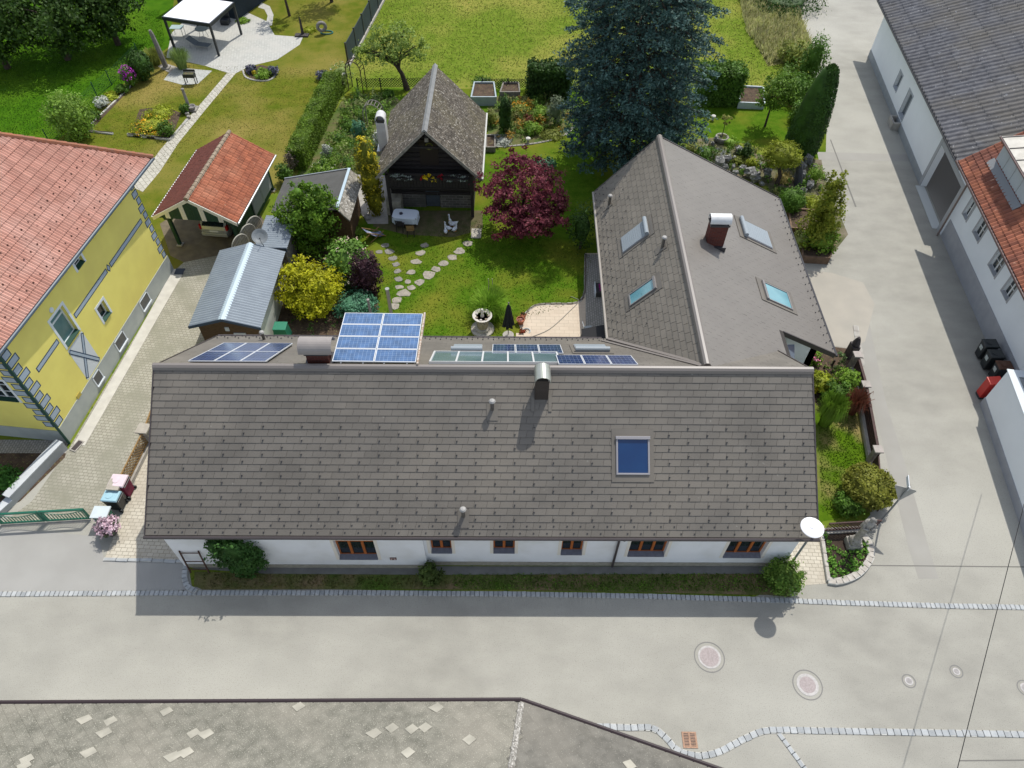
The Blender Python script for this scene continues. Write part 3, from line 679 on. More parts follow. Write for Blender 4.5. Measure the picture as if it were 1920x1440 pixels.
# back slope: brick chimney with a wide barrel cowl, roof lights, glazed strip, flues
M_brick = brickmat('red_brick', (.13, .035, .025), (.09, .025, .02), (.10, .07, .06), .25, .08, .008, vert=True)
def brickchimney(parent, p, w_, d_, h, capw, caprad, capm, ang=yaw):
    fr = yawfr((p.x, p.y, 0), ang); mb = MB(); z0 = p.z - .6; z1 = p.z + h
    mb.box(-w_ / 2, w_ / 2, -d_ / 2, d_ / 2, z0, z1, fr); o = mb.build('chimney', M_brick, parent)
    c = MB(); c.box(-w_ / 2 - .05, w_ / 2 + .05, -d_ / 2 - .05, d_ / 2 + .05, z1, z1 + .10, fr)
    for sx in (-1, 1):
        for sy in (-1, 1): c.box(sx * (w_ / 2 - .03) - .02, sx * (w_ / 2 - .03) + .02, sy * (d_ / 2 - .03) - .02, sy * (d_ / 2 - .03) + .02, z1 + .10, z1 + .32, fr)
    c.build('head', M_dkmetal, o)
    c = MB(); f2 = Fr(fr(0, 0, z1 + .18), fr.x, fr.y); barrel(c, f2, capw, caprad, .025, 14, 190); c.build('cap', capm, o)
    f = MB(); f.box(-w_ / 2 - .12, w_ / 2 + .12, -d_ / 2 - .12, d_ / 2 + .12, z0, p.z + .0, fr); f.build('flashing', M_dkmetal, o)
    return o
u, v = BS.on(598, 684); p = BS(u, v); brickchimney(roof, p + HF.y * .3, .85, .55, .55, 1.28, .40, mat('cap_taupe', (.30, .27, .25), (.26, .235, .22), 2, .4, spec=.5))
def bsrect(pts):                           # picture corners -> u, v box on the back slope
    q = [BS.on(*p_) for p_ in pts]; us = [a[0] for a in q]; vs = [a[1] for a in q]; return min(us), max(us), min(vs), max(vs)
for pts in (((847, 661), (903, 662), (898, 650), (852, 650)), ((1080, 661), (1138, 662), (1134, 650), (1084, 650))):
    a, b, c, d = bsrect(pts); roofwindow(roof, BS, a, b, c, d, M_skyglass, shutter=True)
a, b, c, d = bsrect(((806, 683), (1043, 683), (1043, 664), (816, 664)))
mb = MB(); q = .035; n = 5
for i in range(n + 1): x = a + (b - a) * i / n; mb.box(x - q, x + q, c + q, d - q, .02, .12, BS)
mb.box(a - q, b + q, c - q, c + q, .02, .11, BS); mb.box(a - q, b + q, d - q, d + q, .02, .13, BS)
o = mb.build('glazed_strip', mat('aluminium', (.55, .56, .56), rough=.4, spec=.5), roof)
mb = MB(); mb.box(a, b, c, d, .04, .075, BS); mb.build('pane', mat('greenish_glass', (.09, .145, .165), (.13, .19, .21), .9, .12, spec=.8), o)
for px, py, h, r_ in ((735, 583, 1.0, .07), (692, 580, .55, .06), (493, 640, .4, .06)):
    pass
# ------------------------------------------------ rear wing
WX, ZW = 7.70, 6.55
WXl, ZWl, WXr, ZWr = 4.56, 2.95, 15.25, 2.75
Y0, Y1 = 18.8, 35.0
YS = 22.9                                  # south end of the overhanging right slope
LS = Fr((WXl, Y1, ZWl), (0, -1, 0), Vector((WX - WXl, 0, ZW - ZWl))); LSL = math.hypot(WX - WXl, ZW - ZWl)
RS = Fr((WXr, YS, ZWr), (0, 1, 0), Vector((WX - WXr, 0, ZW - ZWr))); RSL = math.hypot(WX - WXr, ZW - ZWr)
wb = MB(); t = .14
def slopeslab(mb, x0, z0, x1, z1, ya, yb): mb.hexa([(x0, ya, z0 - t), (x1, ya, z1 - t), (x1, yb, z1 - t), (x0, yb, z0 - t), (x0, ya, z0), (x1, ya, z1), (x1, yb, z1), (x0, yb, z0)])
slopeslab(wb, WXl, ZWl, WX, ZW, Y0 - .3, Y1)
xm = 12.35; zm = ZW + (ZWr - ZW) * (xm - WX) / (WXr - WX)
slopeslab(wb, WX, ZW, xm, zm, Y0 - .2, Y1); slopeslab(wb, xm, zm, WXr, ZWr, YS, Y1)
wroof = wb.build('wing_roof', M_roofdark, house)
# main-house surface above wing planes near the junction is hidden by it, so tiles simply run on
tm = MB(); tiles(tm, LS, Y1 - Y0, LSL, TW * 1.05, TH * 1.08, lip=.024, gap=.010, skew=.07, seed=6, keep=lambda u, v: True); tm.build('left_tiles', mat('roof_tile_warm', (.195, .175, .145), (.162, .146, .121), .8, .6, 0, spec=.35, island=.07), wroof)
def rkeep(u, v):
    x = WXr + (WX - WXr) * v / RSL; return True
tm = MB(); tiles(tm, RS, Y1 - YS, RSL, TW, TH, lip=.007, gap=.003, skew=.0, seed=7)
RS2 = RS.sub(-(YS - Y0), 0)
vm = RSL * (WXr - xm) / (WXr - WX); vk = math.ceil(vm / TH) * TH
tiles(tm, RS2.sub(0, vk), YS - Y0, RSL - vk, TW, TH, lip=.007, gap=.003, skew=0, seed=8)
tm.build('right_tiles', mat('roof_tile_pale', (.178, .164, .145), (.162, .149, .132), .8, .5, 0, spec=.5), wroof)
rc = MB(); rc.prism(rp, -.02, Y1 - Y0 + .1, Fr((WX, Y1 + .02, ZW + .035), (1, 0, 0), (0, 0, 1))); rc.build('ridge_cap', MATS['ridge_metal'], wroof)
vt = MB()
def vtrim(x0, z0, x1, z1, y): vt.hexa([(x0, y - .04, z0 - .22), (x1, y - .04, z1 - .22), (x1, y + .02, z1 - .22), (x0, y + .02, z0 - .22), (x0, y - .04, z0 + .05), (x1, y - .04, z1 + .05), (x1, y + .02, z1 + .05), (x0, y + .02, z0 + .05)])
vtrim(WXl, ZWl, WX, ZW, Y1 + .02); vtrim(WX, ZW, WXr, ZWr, Y1 + .02); vt.build('verge_trim', M_gutter, wroof); vt = MB(); vtrim(xm, zm, WXr, ZWr, YS - .02)
vt.build('verge_trim', M_gutter, wroof)
# valley flashing between the left wing slope and the main back slope
va = HF(HL * .716, YB, ZB + .02); vb = HF(21.45, YR + .05, ZR - .1)
def zback(pt):
    y_ = (pt - HF.o).dot(HF.y); return ZR + (ZB - ZR) * (y_ - YR) / (YB - YR)
vl = MB()
pA = Vector((WXl, 23.35, 0)); pB = Vector((WX - .05, 18.9, 0))
for off, hh, w_ in ((-.42, .05, .10), (-.12, .09, .16)):
    q1 = pA + Vector((off, off, 0)); q2 = pB + Vector((off * .4, off * .3, 0)); q1.z = zback(q1) + hh; q2.z = zback(q2) + hh; vl.bar(q1, q2, w_, .06)
vl.build('valley_flashing', MATS['ridge_metal'], wroof)
wl = MB()
wl.box(WXl + .45, WXl + .8, 23.2, Y1 - .35, 0, 3.2); wl.box(WXr - 1.0, WXr - .65, YS + .45, Y1 - .35, 0, 2.95)
gl = Fr((0, Y1 - .35, 0), (1, 0, 0), (0, 0, 1)); wl.prism([(WXl + .45, 0), (WXr - .65, 0), (WXr - .65, 2.9), (WX, ZW - .2), (WXl + .45, 3.2)], -.0, .35, gl)
gs = Fr((0, YS + .8, 0), (1, 0, 0), (0, 0, 1)); wl.prism([(11.5, 0), (WXr - .65, 0), (WXr - .65, 2.85), (11.5, 4.5)], 0, .35, gs)
wl.build('wing_wall', M_hwall, house)
# glazed porch tucked under the right-hand corner
mb = MB(); gq = [P(1484, 640, 3.1), P(1503, 646, 3.0), P(1498, 672, 2.0), P(1488, 668, 2.2)]
mb.slab([Vector((11.72, 22.3, 3.9)), Vector((13.1, 22.9, 3.35)), Vector((13.0, 21.6, 2.7)), Vector((11.72, 21.0, 3.2))], .05); mb.build('porch_glass', mat('porch_pane', (.14, .18, .22), rough=.08, spec=.8), house)
gm = MB(); gutter(gm, (WXl - .07, 23.2, ZWl - .06), (WXl - .07, Y1, ZWl - .06), .07); gm.build('gutter', mat('gutter_taupe', (.36, .33, .29), rough=.4, spec=.5), house)
gm = MB(); gutter(gm, (WXr + .07, YS - .1, ZWr - .06), (WXr + .07, Y1, ZWr - .06), .065); gm.build('gutter', M_dkmetal, house)
fm = MB()
for r in range(0, 2):
    for i in range(24): hook(fm, RS.sub((i + .5 + .5 * (r % 2)) * (Y1 - YS) / 24, (r * 1.2 + .45) * TH))
for r in range(0, 9):
    for i in range(20):
        if r > 2 and (i + r) % 3: continue
        hook(fm, LS.sub((i + .5 + .5 * (r % 2)) * (Y1 - 22.5) / 20, (r + .45) * TH))
fm.build('snow_guard_field', M_dkmetal, wroof, kind='stuff')
def rect_on(S, pts):
    q = [S.on(*p_, n=.08) for p_ in pts]; u = [a[0] for a in q]; v = [a[1] for a in q]; u.sort(); v.sort()
    return (u[0] + u[1]) / 2, (u[2] + u[3]) / 2, (v[0] + v[1]) / 2, (v[2] + v[3]) / 2
for S, pts, g, sh in ((LS, ((1164, 448), (1168, 475), (1217, 437), (1211, 409)), None, True), (LS, ((1177, 552), (1182, 573), (1231, 540), (1228, 519)), M_skyglass, False),
                      (RS, ((1387, 412), (1398, 446), (1447, 462), (1438, 432)), None, True), (RS, ((1428, 530), (1440, 563), (1486, 578), (1476, 544)), M_skyglass, False)):
    a, b, c, d = rect_on(S, pts); roofwindow(wroof, S, a, b, c, d, g, sh, frame=None if sh else mat('brown_window_frame', (.20, .19, .185), rough=.4, spec=.5))
for px, py in ((1143, 384), (1243, 464)):
    u, v = LS.on(px, py); ventpipe(wroof, LS(u, v, .04), .5, .075, LS)
u, v = RS.on(1338, 462); p = RS(u, v); brickchimney(wroof, p + Vector((.05, .3, 0)), .82, .55, 1.15, .98, .30, mat('white_sheet', (.70, .71, .70), (.60, .61, .60), 4, .4, spec=.5), 0)

# ================================================================ solar arrays on the main roof
M_cell = gridmat('solar_cells', (.060, .125, .255), (.27, .36, .50), 10, 6, .045)
M_cell2 = gridmat('dark_solar_cells', (.030, .05, .13), (.22, .27, .36), 6, 4, .05)
M_alu = mat('panel_frame', (.62, .64, .66), rough=.35, spec=.5)
def solar(root, fr, nu, nv, w_, h_, mt, gap=.02, fw=.027):
    for j in range(nv):
        for i in range(nu):
            a, b = i * w_ + gap / 2, (i + 1) * w_ - gap / 2; c, d = j * h_ + gap / 2, (j + 1) * h_ - gap / 2
            mb = MB(); mb.box(a, b, c, c + fw, -.04, .0, fr); mb.box(a, b, d - fw, d, -.04, .0, fr); mb.box(a, a + fw, c + fw, d - fw, -.04, .0, fr); mb.box(b - fw, b, c + fw, d - fw, -.04, .0, fr)
            mb.box(a, b, c, d, -.045, -.041, fr)
            o = mb.build('solar_panel', M_alu, root)
            g = MB(); p = [fr(a + fw, c + fw, -.006), fr(b - fw, c + fw, -.006), fr(b - fw, d - fw, -.006), fr(a + fw, d - fw, -.006)]
            g.poly(p, [(0, 0), (1, 0), (1, 1), (0, 1)]); g.build('cells', mt, o)
def rackfr(pts, zs):
    a, b, d = (P(pts[0][0], pts[0][1], zs[0]), P(pts[1][0], pts[1][1], zs[0]), P(pts[2][0], pts[2][1], zs[1]))
    x = (b - a); y = d - a; return Fr(a, x, y), x.length, (y - x.normalized() * y.dot(x.normalized())).length
f, L, D = rackfr(((622, 677), (780, 679), (654, 586)), (6.85, 6.55))
t = thing('solar_array', 'big blue solar array of eight panels on a raised rack behind the house ridge', 'solar panels', f(L / 2, D / 2, -1.0))
solar(t, f, 2, 4, L / 2, D / 4, M_cell)
mb = MB()
for x in (.35, L * .37, L * .62, L - .35): mb.box(x - .02, x + .02, -.06, D, -.10, -.05, f); mb.bar(f(x, .02, -.1), f(x, .02, -.55), .04, .04); mb.bar(f(x, D - .1, -.1), f(x, D - .1, -3.0), .05, .05)
mb.box(0, L, D * .3, D * .3 + .04, -.14, -.10, f); mb.box(0, L, D * .75, D * .75 + .04, -.14, -.10, f); mb.build('rack', M_metal, t)
mb = MB(); mb.box(L + .03, L + .10, -.12, D + .02, -.12, .05, f); mb.build('edge_beam', mat('peeling_white_beam', (.55, .50, .44), (.28, .17, .10), 9, .8), t)
for pts, nu, nv, lab, mt, lift in ((((352, 676), (497, 678), (543, 643)), 3, 2, 'dark solar array of six panels lying flat on the left end of the back slope', M_cell2, .14),
                             (((922, 661), (1057, 662), (1055, 646)), 3, 1, 'small row of three solar panels beside the left grey roof shutter', M_cell2, .10),
                             (((1047, 682), (1198, 684), (1188, 666)), 3, 1, 'small row of three solar panels right of the glazed roof strip', M_cell2, .14)):
    q = [BS.on(*p, n=lift) for p in pts]
    a, b, d = q; fr = Fr(BS(a[0], a[1], lift), BS(b[0], a[1], 0) - BS(a[0], a[1], 0), BS(a[0], d[1], 0) - BS(a[0], a[1], 0)); L = abs(b[0] - a[0]); D = abs(d[1] - a[1])
    if nu == 3 and nv == 2: D = max(D, 1.9)
    t = thing('solar_array', lab, 'solar panels', fr(L / 2, D / 2, -.05), 'solar arrays on the back slope')
    solar(t, fr, nu, nv, L / nu, D / nv, mt)
    mb = MB(); mb.box(0, L, .15, .19, -.10, -.05, fr); mb.box(0, L, D - .19, D - .15, -.10, -.05, fr)
    for i in range(4): mb.box(.1 + i * (L - .24) / 3, .14 + i * (L - .24) / 3, .05, D - .05, -.15, -.10, fr)
    mb.build('rack', M_metal, t)
f = Fr(HF(0, YB + .25, 0), HF.x, (0, 0, 1))
for (x1, y1), (x2, y2), r_, mt, nm in (((726, 543), (735, 586), .085, mat('steel_flue', (.38, .38, .34), rough=.3, metal=.7), 'flue_pipe'), ((690, 563), (687, 590), .06, M_stone, 'flue_pipe')):
    u, v1 = f.on(x1, y1); p = f(u, v1); mb = MB(); mb.tube([p - Vector((0, 0, v1 - .1)), p], r_, 12); mb.tube([p, p + Vector((0, 0, .06))], r_ * 1.15, 12); mb.build(nm, mt, house)
u, v = BS.on(495, 637); ventpipe(roof, BS(u, v, .05), .35, .07)

# ================================================================ YELLOW HOUSE
a, b = P(130, 828), P(325, 506); d = b - a; yl = d.length; YF = Fr((a.x, a.y, 0), (d.x, d.y, 0), (-d.y, d.x, 0)); yang = math.atan2(d.y, d.x)
M_yel = mat('yellow_render', (.82, .73, .19), (.79, .70, .175), 1.0, .9, .1, 60, c3=(.74, .645, .17), s3=.5)
M_plinth = mat('grey_green_plinth', (.40, .43, .40), (.35, .38, .36), 2, .9, .1, 40)
M_band = mat('blue_grey_ornament', (.36, .43, .50)); M_navy = mat('navy_line', (.03, .06, .11)); M_dkgreen = mat('dark_green_paint', (.015, .06, .045), rough=.5)
M_wwhite = mat('window_surround_white', (.66, .71, .74))
yh = thing('townhouse', 'bright yellow house with painted corner stones and a pinkish red hip roof', 'house', YF(yl / 2, 5, 0))
YV = Fr(YF.o, YF.x, (0, 0, 1))             # right-hand wall plane seen in the picture: u, z
pl_h = 1.05
def yq(pts): q = [YV.on(*p) for p in pts]; u = sorted(a_[0] for a_ in q); z = sorted(a_[1] for a_ in q); return (u[0] + u[1]) / 2, (u[2] + u[3]) / 2, (z[0] + z[1]) / 2, (z[2] + z[3]) / 2
big = yq(((96, 603), (116, 570), (148, 620), (124, 650))); sm = yq(((181, 579), (193, 563), (208, 585), (195, 602))); up = yq(((138, 496), (150, 479), (159, 488), (146, 503)))
bas = [yq(((268, 588), (280, 562), (290, 572), (276, 596))), yq(((222, 662), (235, 632), (245, 645), (228, 668))), yq(((180, 722), (190, 702), (202, 716), (186, 732)))]
WALLH = 6.25
wb = MB(); YW = YF
WH = Fr(YF.o, YF.x, YF.y)
ops = [(big[0], big[1], big[2], big[3]), (sm[0], sm[1], sm[2], sm[3]), (up[0], up[1], max(up[2], 5.0), min(up[3], WALLH - .15))]
wall_open(wb, WH, yl, WALLH, .35, ops)
SW = Fr(YF.o, YF.y, -YF.x)                 # street wall of the yellow house: u runs to the left, plane at YF.x = 0
SV = Fr(YF.o, YF.y, (0, 0, 1))
q0 = SV.on(2, 752); q1 = SV.on(36, 752); q2 = SV.on(8, 702)
wz = (q1[1], q1[1] + 1.35); wx = (q1[0], q1[0] + 1.15)
SWf = Fr(YF(0, 9.6, 0), -YF.y, YF.x)        # wall face at x=0, thickness towards +x
wall_open(wb, SWf, 9.25, WALLH, .35, [(9.6 - wx[1], 9.6 - wx[0], wz[0], wz[1])])
wb.box(yl - .35, yl, .35, 9.95, 0, WALLH, WH); wb.box(.35, yl - .35, 9.6, 9.95, 0, WALLH, WH)
wb.build('wall', M_yel, yh)
pb = MB(); pb.box(-.03, yl + .03, -.03, -.002, 0, pl_h, WH); pb.box(-.03, -.002, -.002, 9.95, 0, pl_h * .8, WH); pb.build('plinth', M_plinth, yh)
for o_, n_, tr in ((big, 1, True), (sm, 1, False), (ops[2], 1, False)):
    window(yh, WH, o_[0], o_[1], o_[2], o_[3], n_, M_wwhite, mat('curtained_pane', (.10, .20, .20), (.14, .25, .25), 2, .15, spec=.6) if tr else M_glass, .16, M_dkgreen, .07, transom=(o_[3] - .38) if tr else None, surround=M_wwhite)
window(yh, SWf, 9.6 - wx[1], 9.6 - wx[0], wz[0], wz[1], 2, M_wwhite, None, .14, M_dkgreen, .06, surround=M_wwhite, glaze_bars=2)
for o_ in bas:
    mb = MB(); z1 = pl_h - .08; z0 = .35; mb.box(o_[0], o_[1], -.10, -.031, z0 - .06, z0, WH); mb.box(o_[0], o_[0] + .06, -.05, -.031, z0, z1, WH); mb.box(o_[1] - .06, o_[1], -.05, -.031, z0, z1, WH); mb.box(o_[0], o_[1], -.05, -.031, z1 - .05, z1, WH)
    w_ = mb.build('basement_window', M_wwhite, yh); g = MB(); g.box(o_[0] + .06, o_[1] - .06, -.036, -.033, z0, z1 - .05, WH); g.build('pane', M_glass, w_)
def painted(q, name='painted_ornament', off=.004, wf=None):
    wf = wf or (lambda u, z, o_: WH(u, -o_, z))   # quad on the wall plane: navy border, blue-grey field
    c = [sum(p[i] for p in q) / len(q) for i in (0, 1)]
    o1 = MB(); o1.poly([wf(p[0], p[1], off) for p in q])
    ln = max(math.hypot(q[i][0] - q[i - 1][0], q[i][1] - q[i - 1][1]) for i in range(len(q)))
    sh = []
    for i, p in enumerate(q):
        a_, b_ = q[i - 1], q[(i + 1) % len(q)]
        e1 = Vector((a_[0] - p[0], a_[1] - p[1])).normalized(); e2 = Vector((b_[0] - p[0], b_[1] - p[1])).normalized(); s = abs(e1.x * e2.y - e1.y * e2.x); v = (e1 + e2) * (.05 / max(s, .3)); sh.append((p[0] + v.x, p[1] + v.y))
    par = o1.build(name, M_navy, yh); i1 = MB(); i1.poly([wf(p[0], p[1], off + .003) for p in sh]); i1.build('field', M_band, par)
def uz(*pts): return [YV.on(*p) for p in pts]
z_b = YV.on(207, 497)[1]; hb = .14
ua, ub = YV.on(66, 690)[0], YV.on(108, 632)[0]; uc, ud, ue = YV.on(139, 592)[0], YV.on(203, 502)[0], YV.on(268, 418)[0]
for x0, x1 in ((ua, min(ub, big[0] - .22)), (max(uc, big[1] + .22), ud - .18), (ud + .18, ue)): painted([(x0, z_b - hb), (x1, z_b - hb), (x1, z_b + hb), (x0, z_b + hb)])
painted([(ud - .16, z_b), (ud, z_b - .24), (ud + .16, z_b), (ud, z_b + .24)])
# white panel with crossed bars
cp = uz((128, 657), (154, 622), (194, 686), (171, 722)); mb = MB(); u0, u1 = min(p[0] for p in cp), max(p[0] for p in cp); zz0, zz1 = pl_h + .05, max(p[1] for p in cp)
mb.poly([WH(u0, -.004, zz0), WH(u1, -.004, zz0), WH(u1, -.004, zz1), WH(u0, -.004, zz1)]); cpo = mb.build('cross_panel', mat('panel_white', (.60, .64, .66)), yh)
def strip(p, q, w_): d_ = Vector((q[0] - p[0], q[1] - p[1])).normalized(); n_ = Vector((-d_.y, d_.x)) * w_ / 2; return [(p[0] + n_.x, p[1] + n_.y), (p[0] - n_.x, p[1] - n_.y), (q[0] - n_.x, q[1] - n_.y), (q[0] + n_.x, q[1] + n_.y)]
painted(strip((u0 + .05, zz0 + .1), (u1 - .05, zz1 - .1), .22), off=.008); painted(strip((u0 + .05, zz1 - .1), (u1 - .05, zz0 + .1), .22), off=.014)
# corner stones
n = 11
for k in range(n):
    z0 = pl_h + .06 + k * (WALLH - .25 - pl_h) / n; z1 = z0 + (WALLH - .25 - pl_h) / n * .86; w_ = .66 if k % 2 else .48
    painted([(.16, z0), (w_ + .1, z0), (w_ + .1, z1), (.16, z1)], 'corner_stone', wf=lambda u, z, o_: WH(-o_, u, z)); painted([(.0, z0), (w_, z0), (w_, z1), (0, z1)], 'corner_stone'); painted([(yl - w_ * .75, z0), (yl, z0), (yl, z1), (yl - w_ * .75, z1)], 'corner_stone')
mb = MB(); mb.tube([YF(-.1, -.06, 0), YF(-.1, -.06, WALLH)], .06, 8); mb.build('downpipe', M_dkgreen, yh)
mb = MB(); bu, bz = YV.on(100, 575); mb.lathe([(.13, 0), (.13, .02), (.1, .05), (0, .06)], n=12, fr=Fr(WH(big[0] + .4, -.01, big[3] + .33), WH.x, (0, 0, 1), -WH.y)); mb.build('wall_lamp', M_wwhite, yh)
mb = MB(); nu, nz_ = YV.on(147, 741); mb.box(nu - .16, nu + .16, -.035, -.003, nz_ - .12, nz_ + .1, WH); mb.build('vent_cover', mat('ochre_cover', (.45, .36, .08)), yh)
# hip roof
ze = 6.4; ra, rb_ = P(0, 655, ze), P(285, 295, ze); rd = (rb_ - ra).normalized(); nrm = Vector((-rd.y, rd.x, 0)); Lr = (rb_ - ra).length + 2.0
RO = ra - rd * 2.0; pit = R(40); dep = 11.2
RS_y = Fr(RO, rd, nrm * math.cos(pit) + Vector((0, 0, math.sin(pit))))
vmax = dep / 2 / math.cos(pit)
M_ytile = mat('pinkish_red_tiles', (.50, .265, .205), (.43, .215, .165), 1.5, .75, 0, c3=(.55, .33, .27), s3=.5, speck=(.34, .17, .135), sscale=3.5, island=0.10, sth=.68)
rm_ = MB(); zr_ = ze + dep / 2 * math.tan(pit)
c = [RO, RO + rd * Lr, RO + rd * Lr + nrm * dep, RO + nrm * dep]; r1 = RO + rd * dep / 2 + nrm * dep / 2; r2 = RO + rd * (Lr - dep / 2) + nrm * dep / 2; r1.z = r2.z = zr_
dn = Vector((0, 0, -.03))
for p in ([c[0], c[1], r2, r1], [c[1], c[2], r2], [c[2], c[3], r1, r2], [c[3], c[0], r1]): rm_.poly([q + dn for q in p])
rm_.poly([q + Vector((0, 0, -.12)) for q in c])
yr = rm_.build('roof', mat('red_tile_plain', (.36, .16, .12), (.30, .13, .10), 2, .8, .4, 12, stretch=(1, 6, 1)), yh)
tm = MB(); pantiles(tm, RS_y, Lr, vmax, .30, .40, .045, .035, 4, 2, 5, keep=lambda u, v: v * math.cos(pit) < min(u, Lr - u) + .05 and u > -.5); tm.build('tiles', M_ytile, yr)
def ridge(mb, p, q, r_=.12, step=.42):
    n_ = max(1, int((q - p).length / step)); d_ = (q - p) / n_
    for i in range(n_):
        a_ = p + d_ * (i - .08); b_ = p + d_ * (i + 1); mb.tube([a_, b_], r_ * 1.12, 8, r2=r_ * .9)
rg_ = MB(); ridge(rg_, c[1] + Vector((0, 0, .03)), r2, .13); ridge(rg_, c[0] + Vector((0, 0, .03)), r1, .13); ridge(rg_, r1, r2, .13); rg_.build('ridge_tiles', mat('ridge_red', (.34, .13, .07), (.24, .12, .08), 4, .8), yr)
gm = MB(); gutter(gm, c[0] - nrm * .07 - Vector((0, 0, .05)), c[1] - nrm * .07 - Vector((0, 0, .05)), .075); gutter(gm, c[1] + rd * .07 - Vector((0, 0, .05)), c[2] + rd * .07 - Vector((0, 0, .05)), .07); gm.build('gutter', mat('dark_blue_gutter', (.05, .08, .11), rough=.4, spec=.5), yh)
fm = MB()
for r_ in (1, 3, 5):
    for i in range(26):
        if (r_ + .4) * .40 * math.cos(pit) < Lr - (2.2 + i * .52 + (r_ % 4) * .13) - .4: fm.ball(RS_y(2.2 + i * .52 + (r_ % 4) * .13, (r_ + .4) * .40, .06), .042, n=6, m_=4)
fm.build('snow_stop_field', mat('snow_stop_brown', (.10, .045, .035)), yr, kind='stuff')

# ================================================================ CARPORT
CF = Fr((-18.0, 32.55, 0), (.996, -.09, 0), (.09, .996, 0)); hw = 2.45; cl = 6.75; zc, zr2 = 2.35, 3.75
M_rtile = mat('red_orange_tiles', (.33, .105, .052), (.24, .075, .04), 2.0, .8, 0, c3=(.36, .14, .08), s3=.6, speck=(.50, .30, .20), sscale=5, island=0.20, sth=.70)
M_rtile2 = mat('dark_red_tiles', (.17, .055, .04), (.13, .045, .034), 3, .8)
M_gpaint = mat('green_paint', (.012, .05, .03), (.01, .04, .025), 5, .6); M_wpaint = mat('cream_paint', (.66, .64, .56))
cp_ = thing('carport', 'open green and cream carport with a red tiled gable roof', 'carport', CF(0, cl / 2, 0))
for px in (-1.85, 1.9):
    for k, py in enumerate((.45, cl - .5)):
        mb = MB(); mb.box(px - .09, px + .09, py - .09, py + .09, .06, zc + .1, CF); mb.bar(CF(px, py, 1.7), CF(px - .55 * (1 if px > 0 else -1), py, 2.35), .1, .1); p_ = mb.build('post', M_gpaint, cp_)
        f_ = MB(); f_.box(px - .16, px + .16, py - .16, py + .16, 0, .08, CF); f_.build('footing', M_concrete, p_)
mb = MB()
for py in (.45, cl - .5): mb.box(-2.2, 2.2, py - .08, py + .08, 2.24, 2.42, CF)
for px in (-1.85, 1.9): mb.box(px - .08, px + .08, 0.1, cl - .1, 2.10, 2.24, CF)
mb.build('beams', M_gpaint, cp_)
sl = math.hypot(hw, zr2 - zc)
CR = Fr(CF(hw, 0, zc), CF.y, -CF.x * hw + Vector((0, 0, zr2 - zc)))     # right slope
CL_ = Fr(CF(-hw, cl, zc), -CF.y, CF.x * hw + Vector((0, 0, zr2 - zc)))
rf = MB(); rf.box(0, cl, 0, sl, -.10, -.02, CR); rf.box(0, cl, 0, sl, -.10, -.02, CL_); cr = rf.build('roof', M_dkwood, cp_)
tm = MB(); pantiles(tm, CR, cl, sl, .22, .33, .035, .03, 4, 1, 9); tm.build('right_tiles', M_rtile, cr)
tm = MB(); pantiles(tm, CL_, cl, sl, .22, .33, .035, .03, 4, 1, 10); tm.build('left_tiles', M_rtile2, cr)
rg_ = MB(); ridge(rg_, CF(0, -.03, zr2 + .02), CF(0, cl + .03, zr2 + .02), .12, .36); rg_.build('ridge_tiles', mat('lichen_ridge', (.33, .27, .20), (.22, .17, .12), 5, .9), cr)
bb = MB()
for s in (-1, 1): bb.hexa([CF(s * hw, -.06, zc - .20), CF(0, -.06, zr2 - .20), CF(0, -.02, zr2 - .20), CF(s * hw, -.02, zc - .20), CF(s * hw, -.06, zc + .02), CF(0, -.06, zr2 + .02), CF(0, -.02, zr2 + .02), CF(s * hw, -.02, zc + .02)])
bb.build('bargeboard', M_wpaint, cp_)
gv = Fr(CF(0, .02, 0), CF.x, (0, 0, 1))
def gz(x): return zr2 - .16 - abs(x) * (zr2 - zc) / hw
xs = np.linspace(-2.1, 2.1, 31); mb = MB(); wb2 = MB()
for i in range(30):
    x0, x1 = xs[i] + .006, xs[i + 1] - .006; white = i in (3, 4, 10, 11, 18, 19, 25, 26)
    if i and white != pw: (wb2 if pw else mb).build('gable_stripe' if pw else 'gable_board', M_wpaint if pw else M_gpaint, cp_); mb, wb2 = MB(), MB()
    pw = white; (wb2 if white else mb).prism([(x0, 2.30), (x1, 2.30), (x1, gz(x1)), (x0, gz(x0))], -.05 if not white else -.045, .0 if not white else .012, gv)
(wb2 if pw else mb).build('gable_stripe' if pw else 'gable_board', M_wpaint if pw else M_gpaint, cp_)
sb = MB()
for i in range(16):
    y_ = .7 + i * (cl - 1.5) / 16; sb.box(1.86, 1.93, y_, y_ + (cl - 1.5) / 16 - .02, .1, 2.1, CF)
sb.build('side_boards', M_gpaint, cp_)
lv = MB()
for j in range(2):
    y0 = cl - 3.6 + j * 1.5
    for i in range(14): lv.box(1.95, 2.0, y0, y0 + 1.35, .45 + i * .11, .53 + i * .11, CF)
    lv.box(1.94, 2.01, y0 - .06, y0, .4, 2.05, CF); lv.box(1.94, 2.01, y0 + 1.35, y0 + 1.41, .4, 2.05, CF)
lv.build('louvre_screen', mat('grey_louvre', (.28, .30, .29)), cp_)
gm = MB(); gutter(gm, CF(hw + .06, 0, zc - .05), CF(hw + .06, cl, zc - .05), .06); gm.build('gutter', M_metal, cp_); gm = MB(); gutter(gm, CF(-hw - .06, 0, zc - .05), CF(-hw - .06, cl, zc - .05), .06); gm.build('gutter', M_metal, cp_)

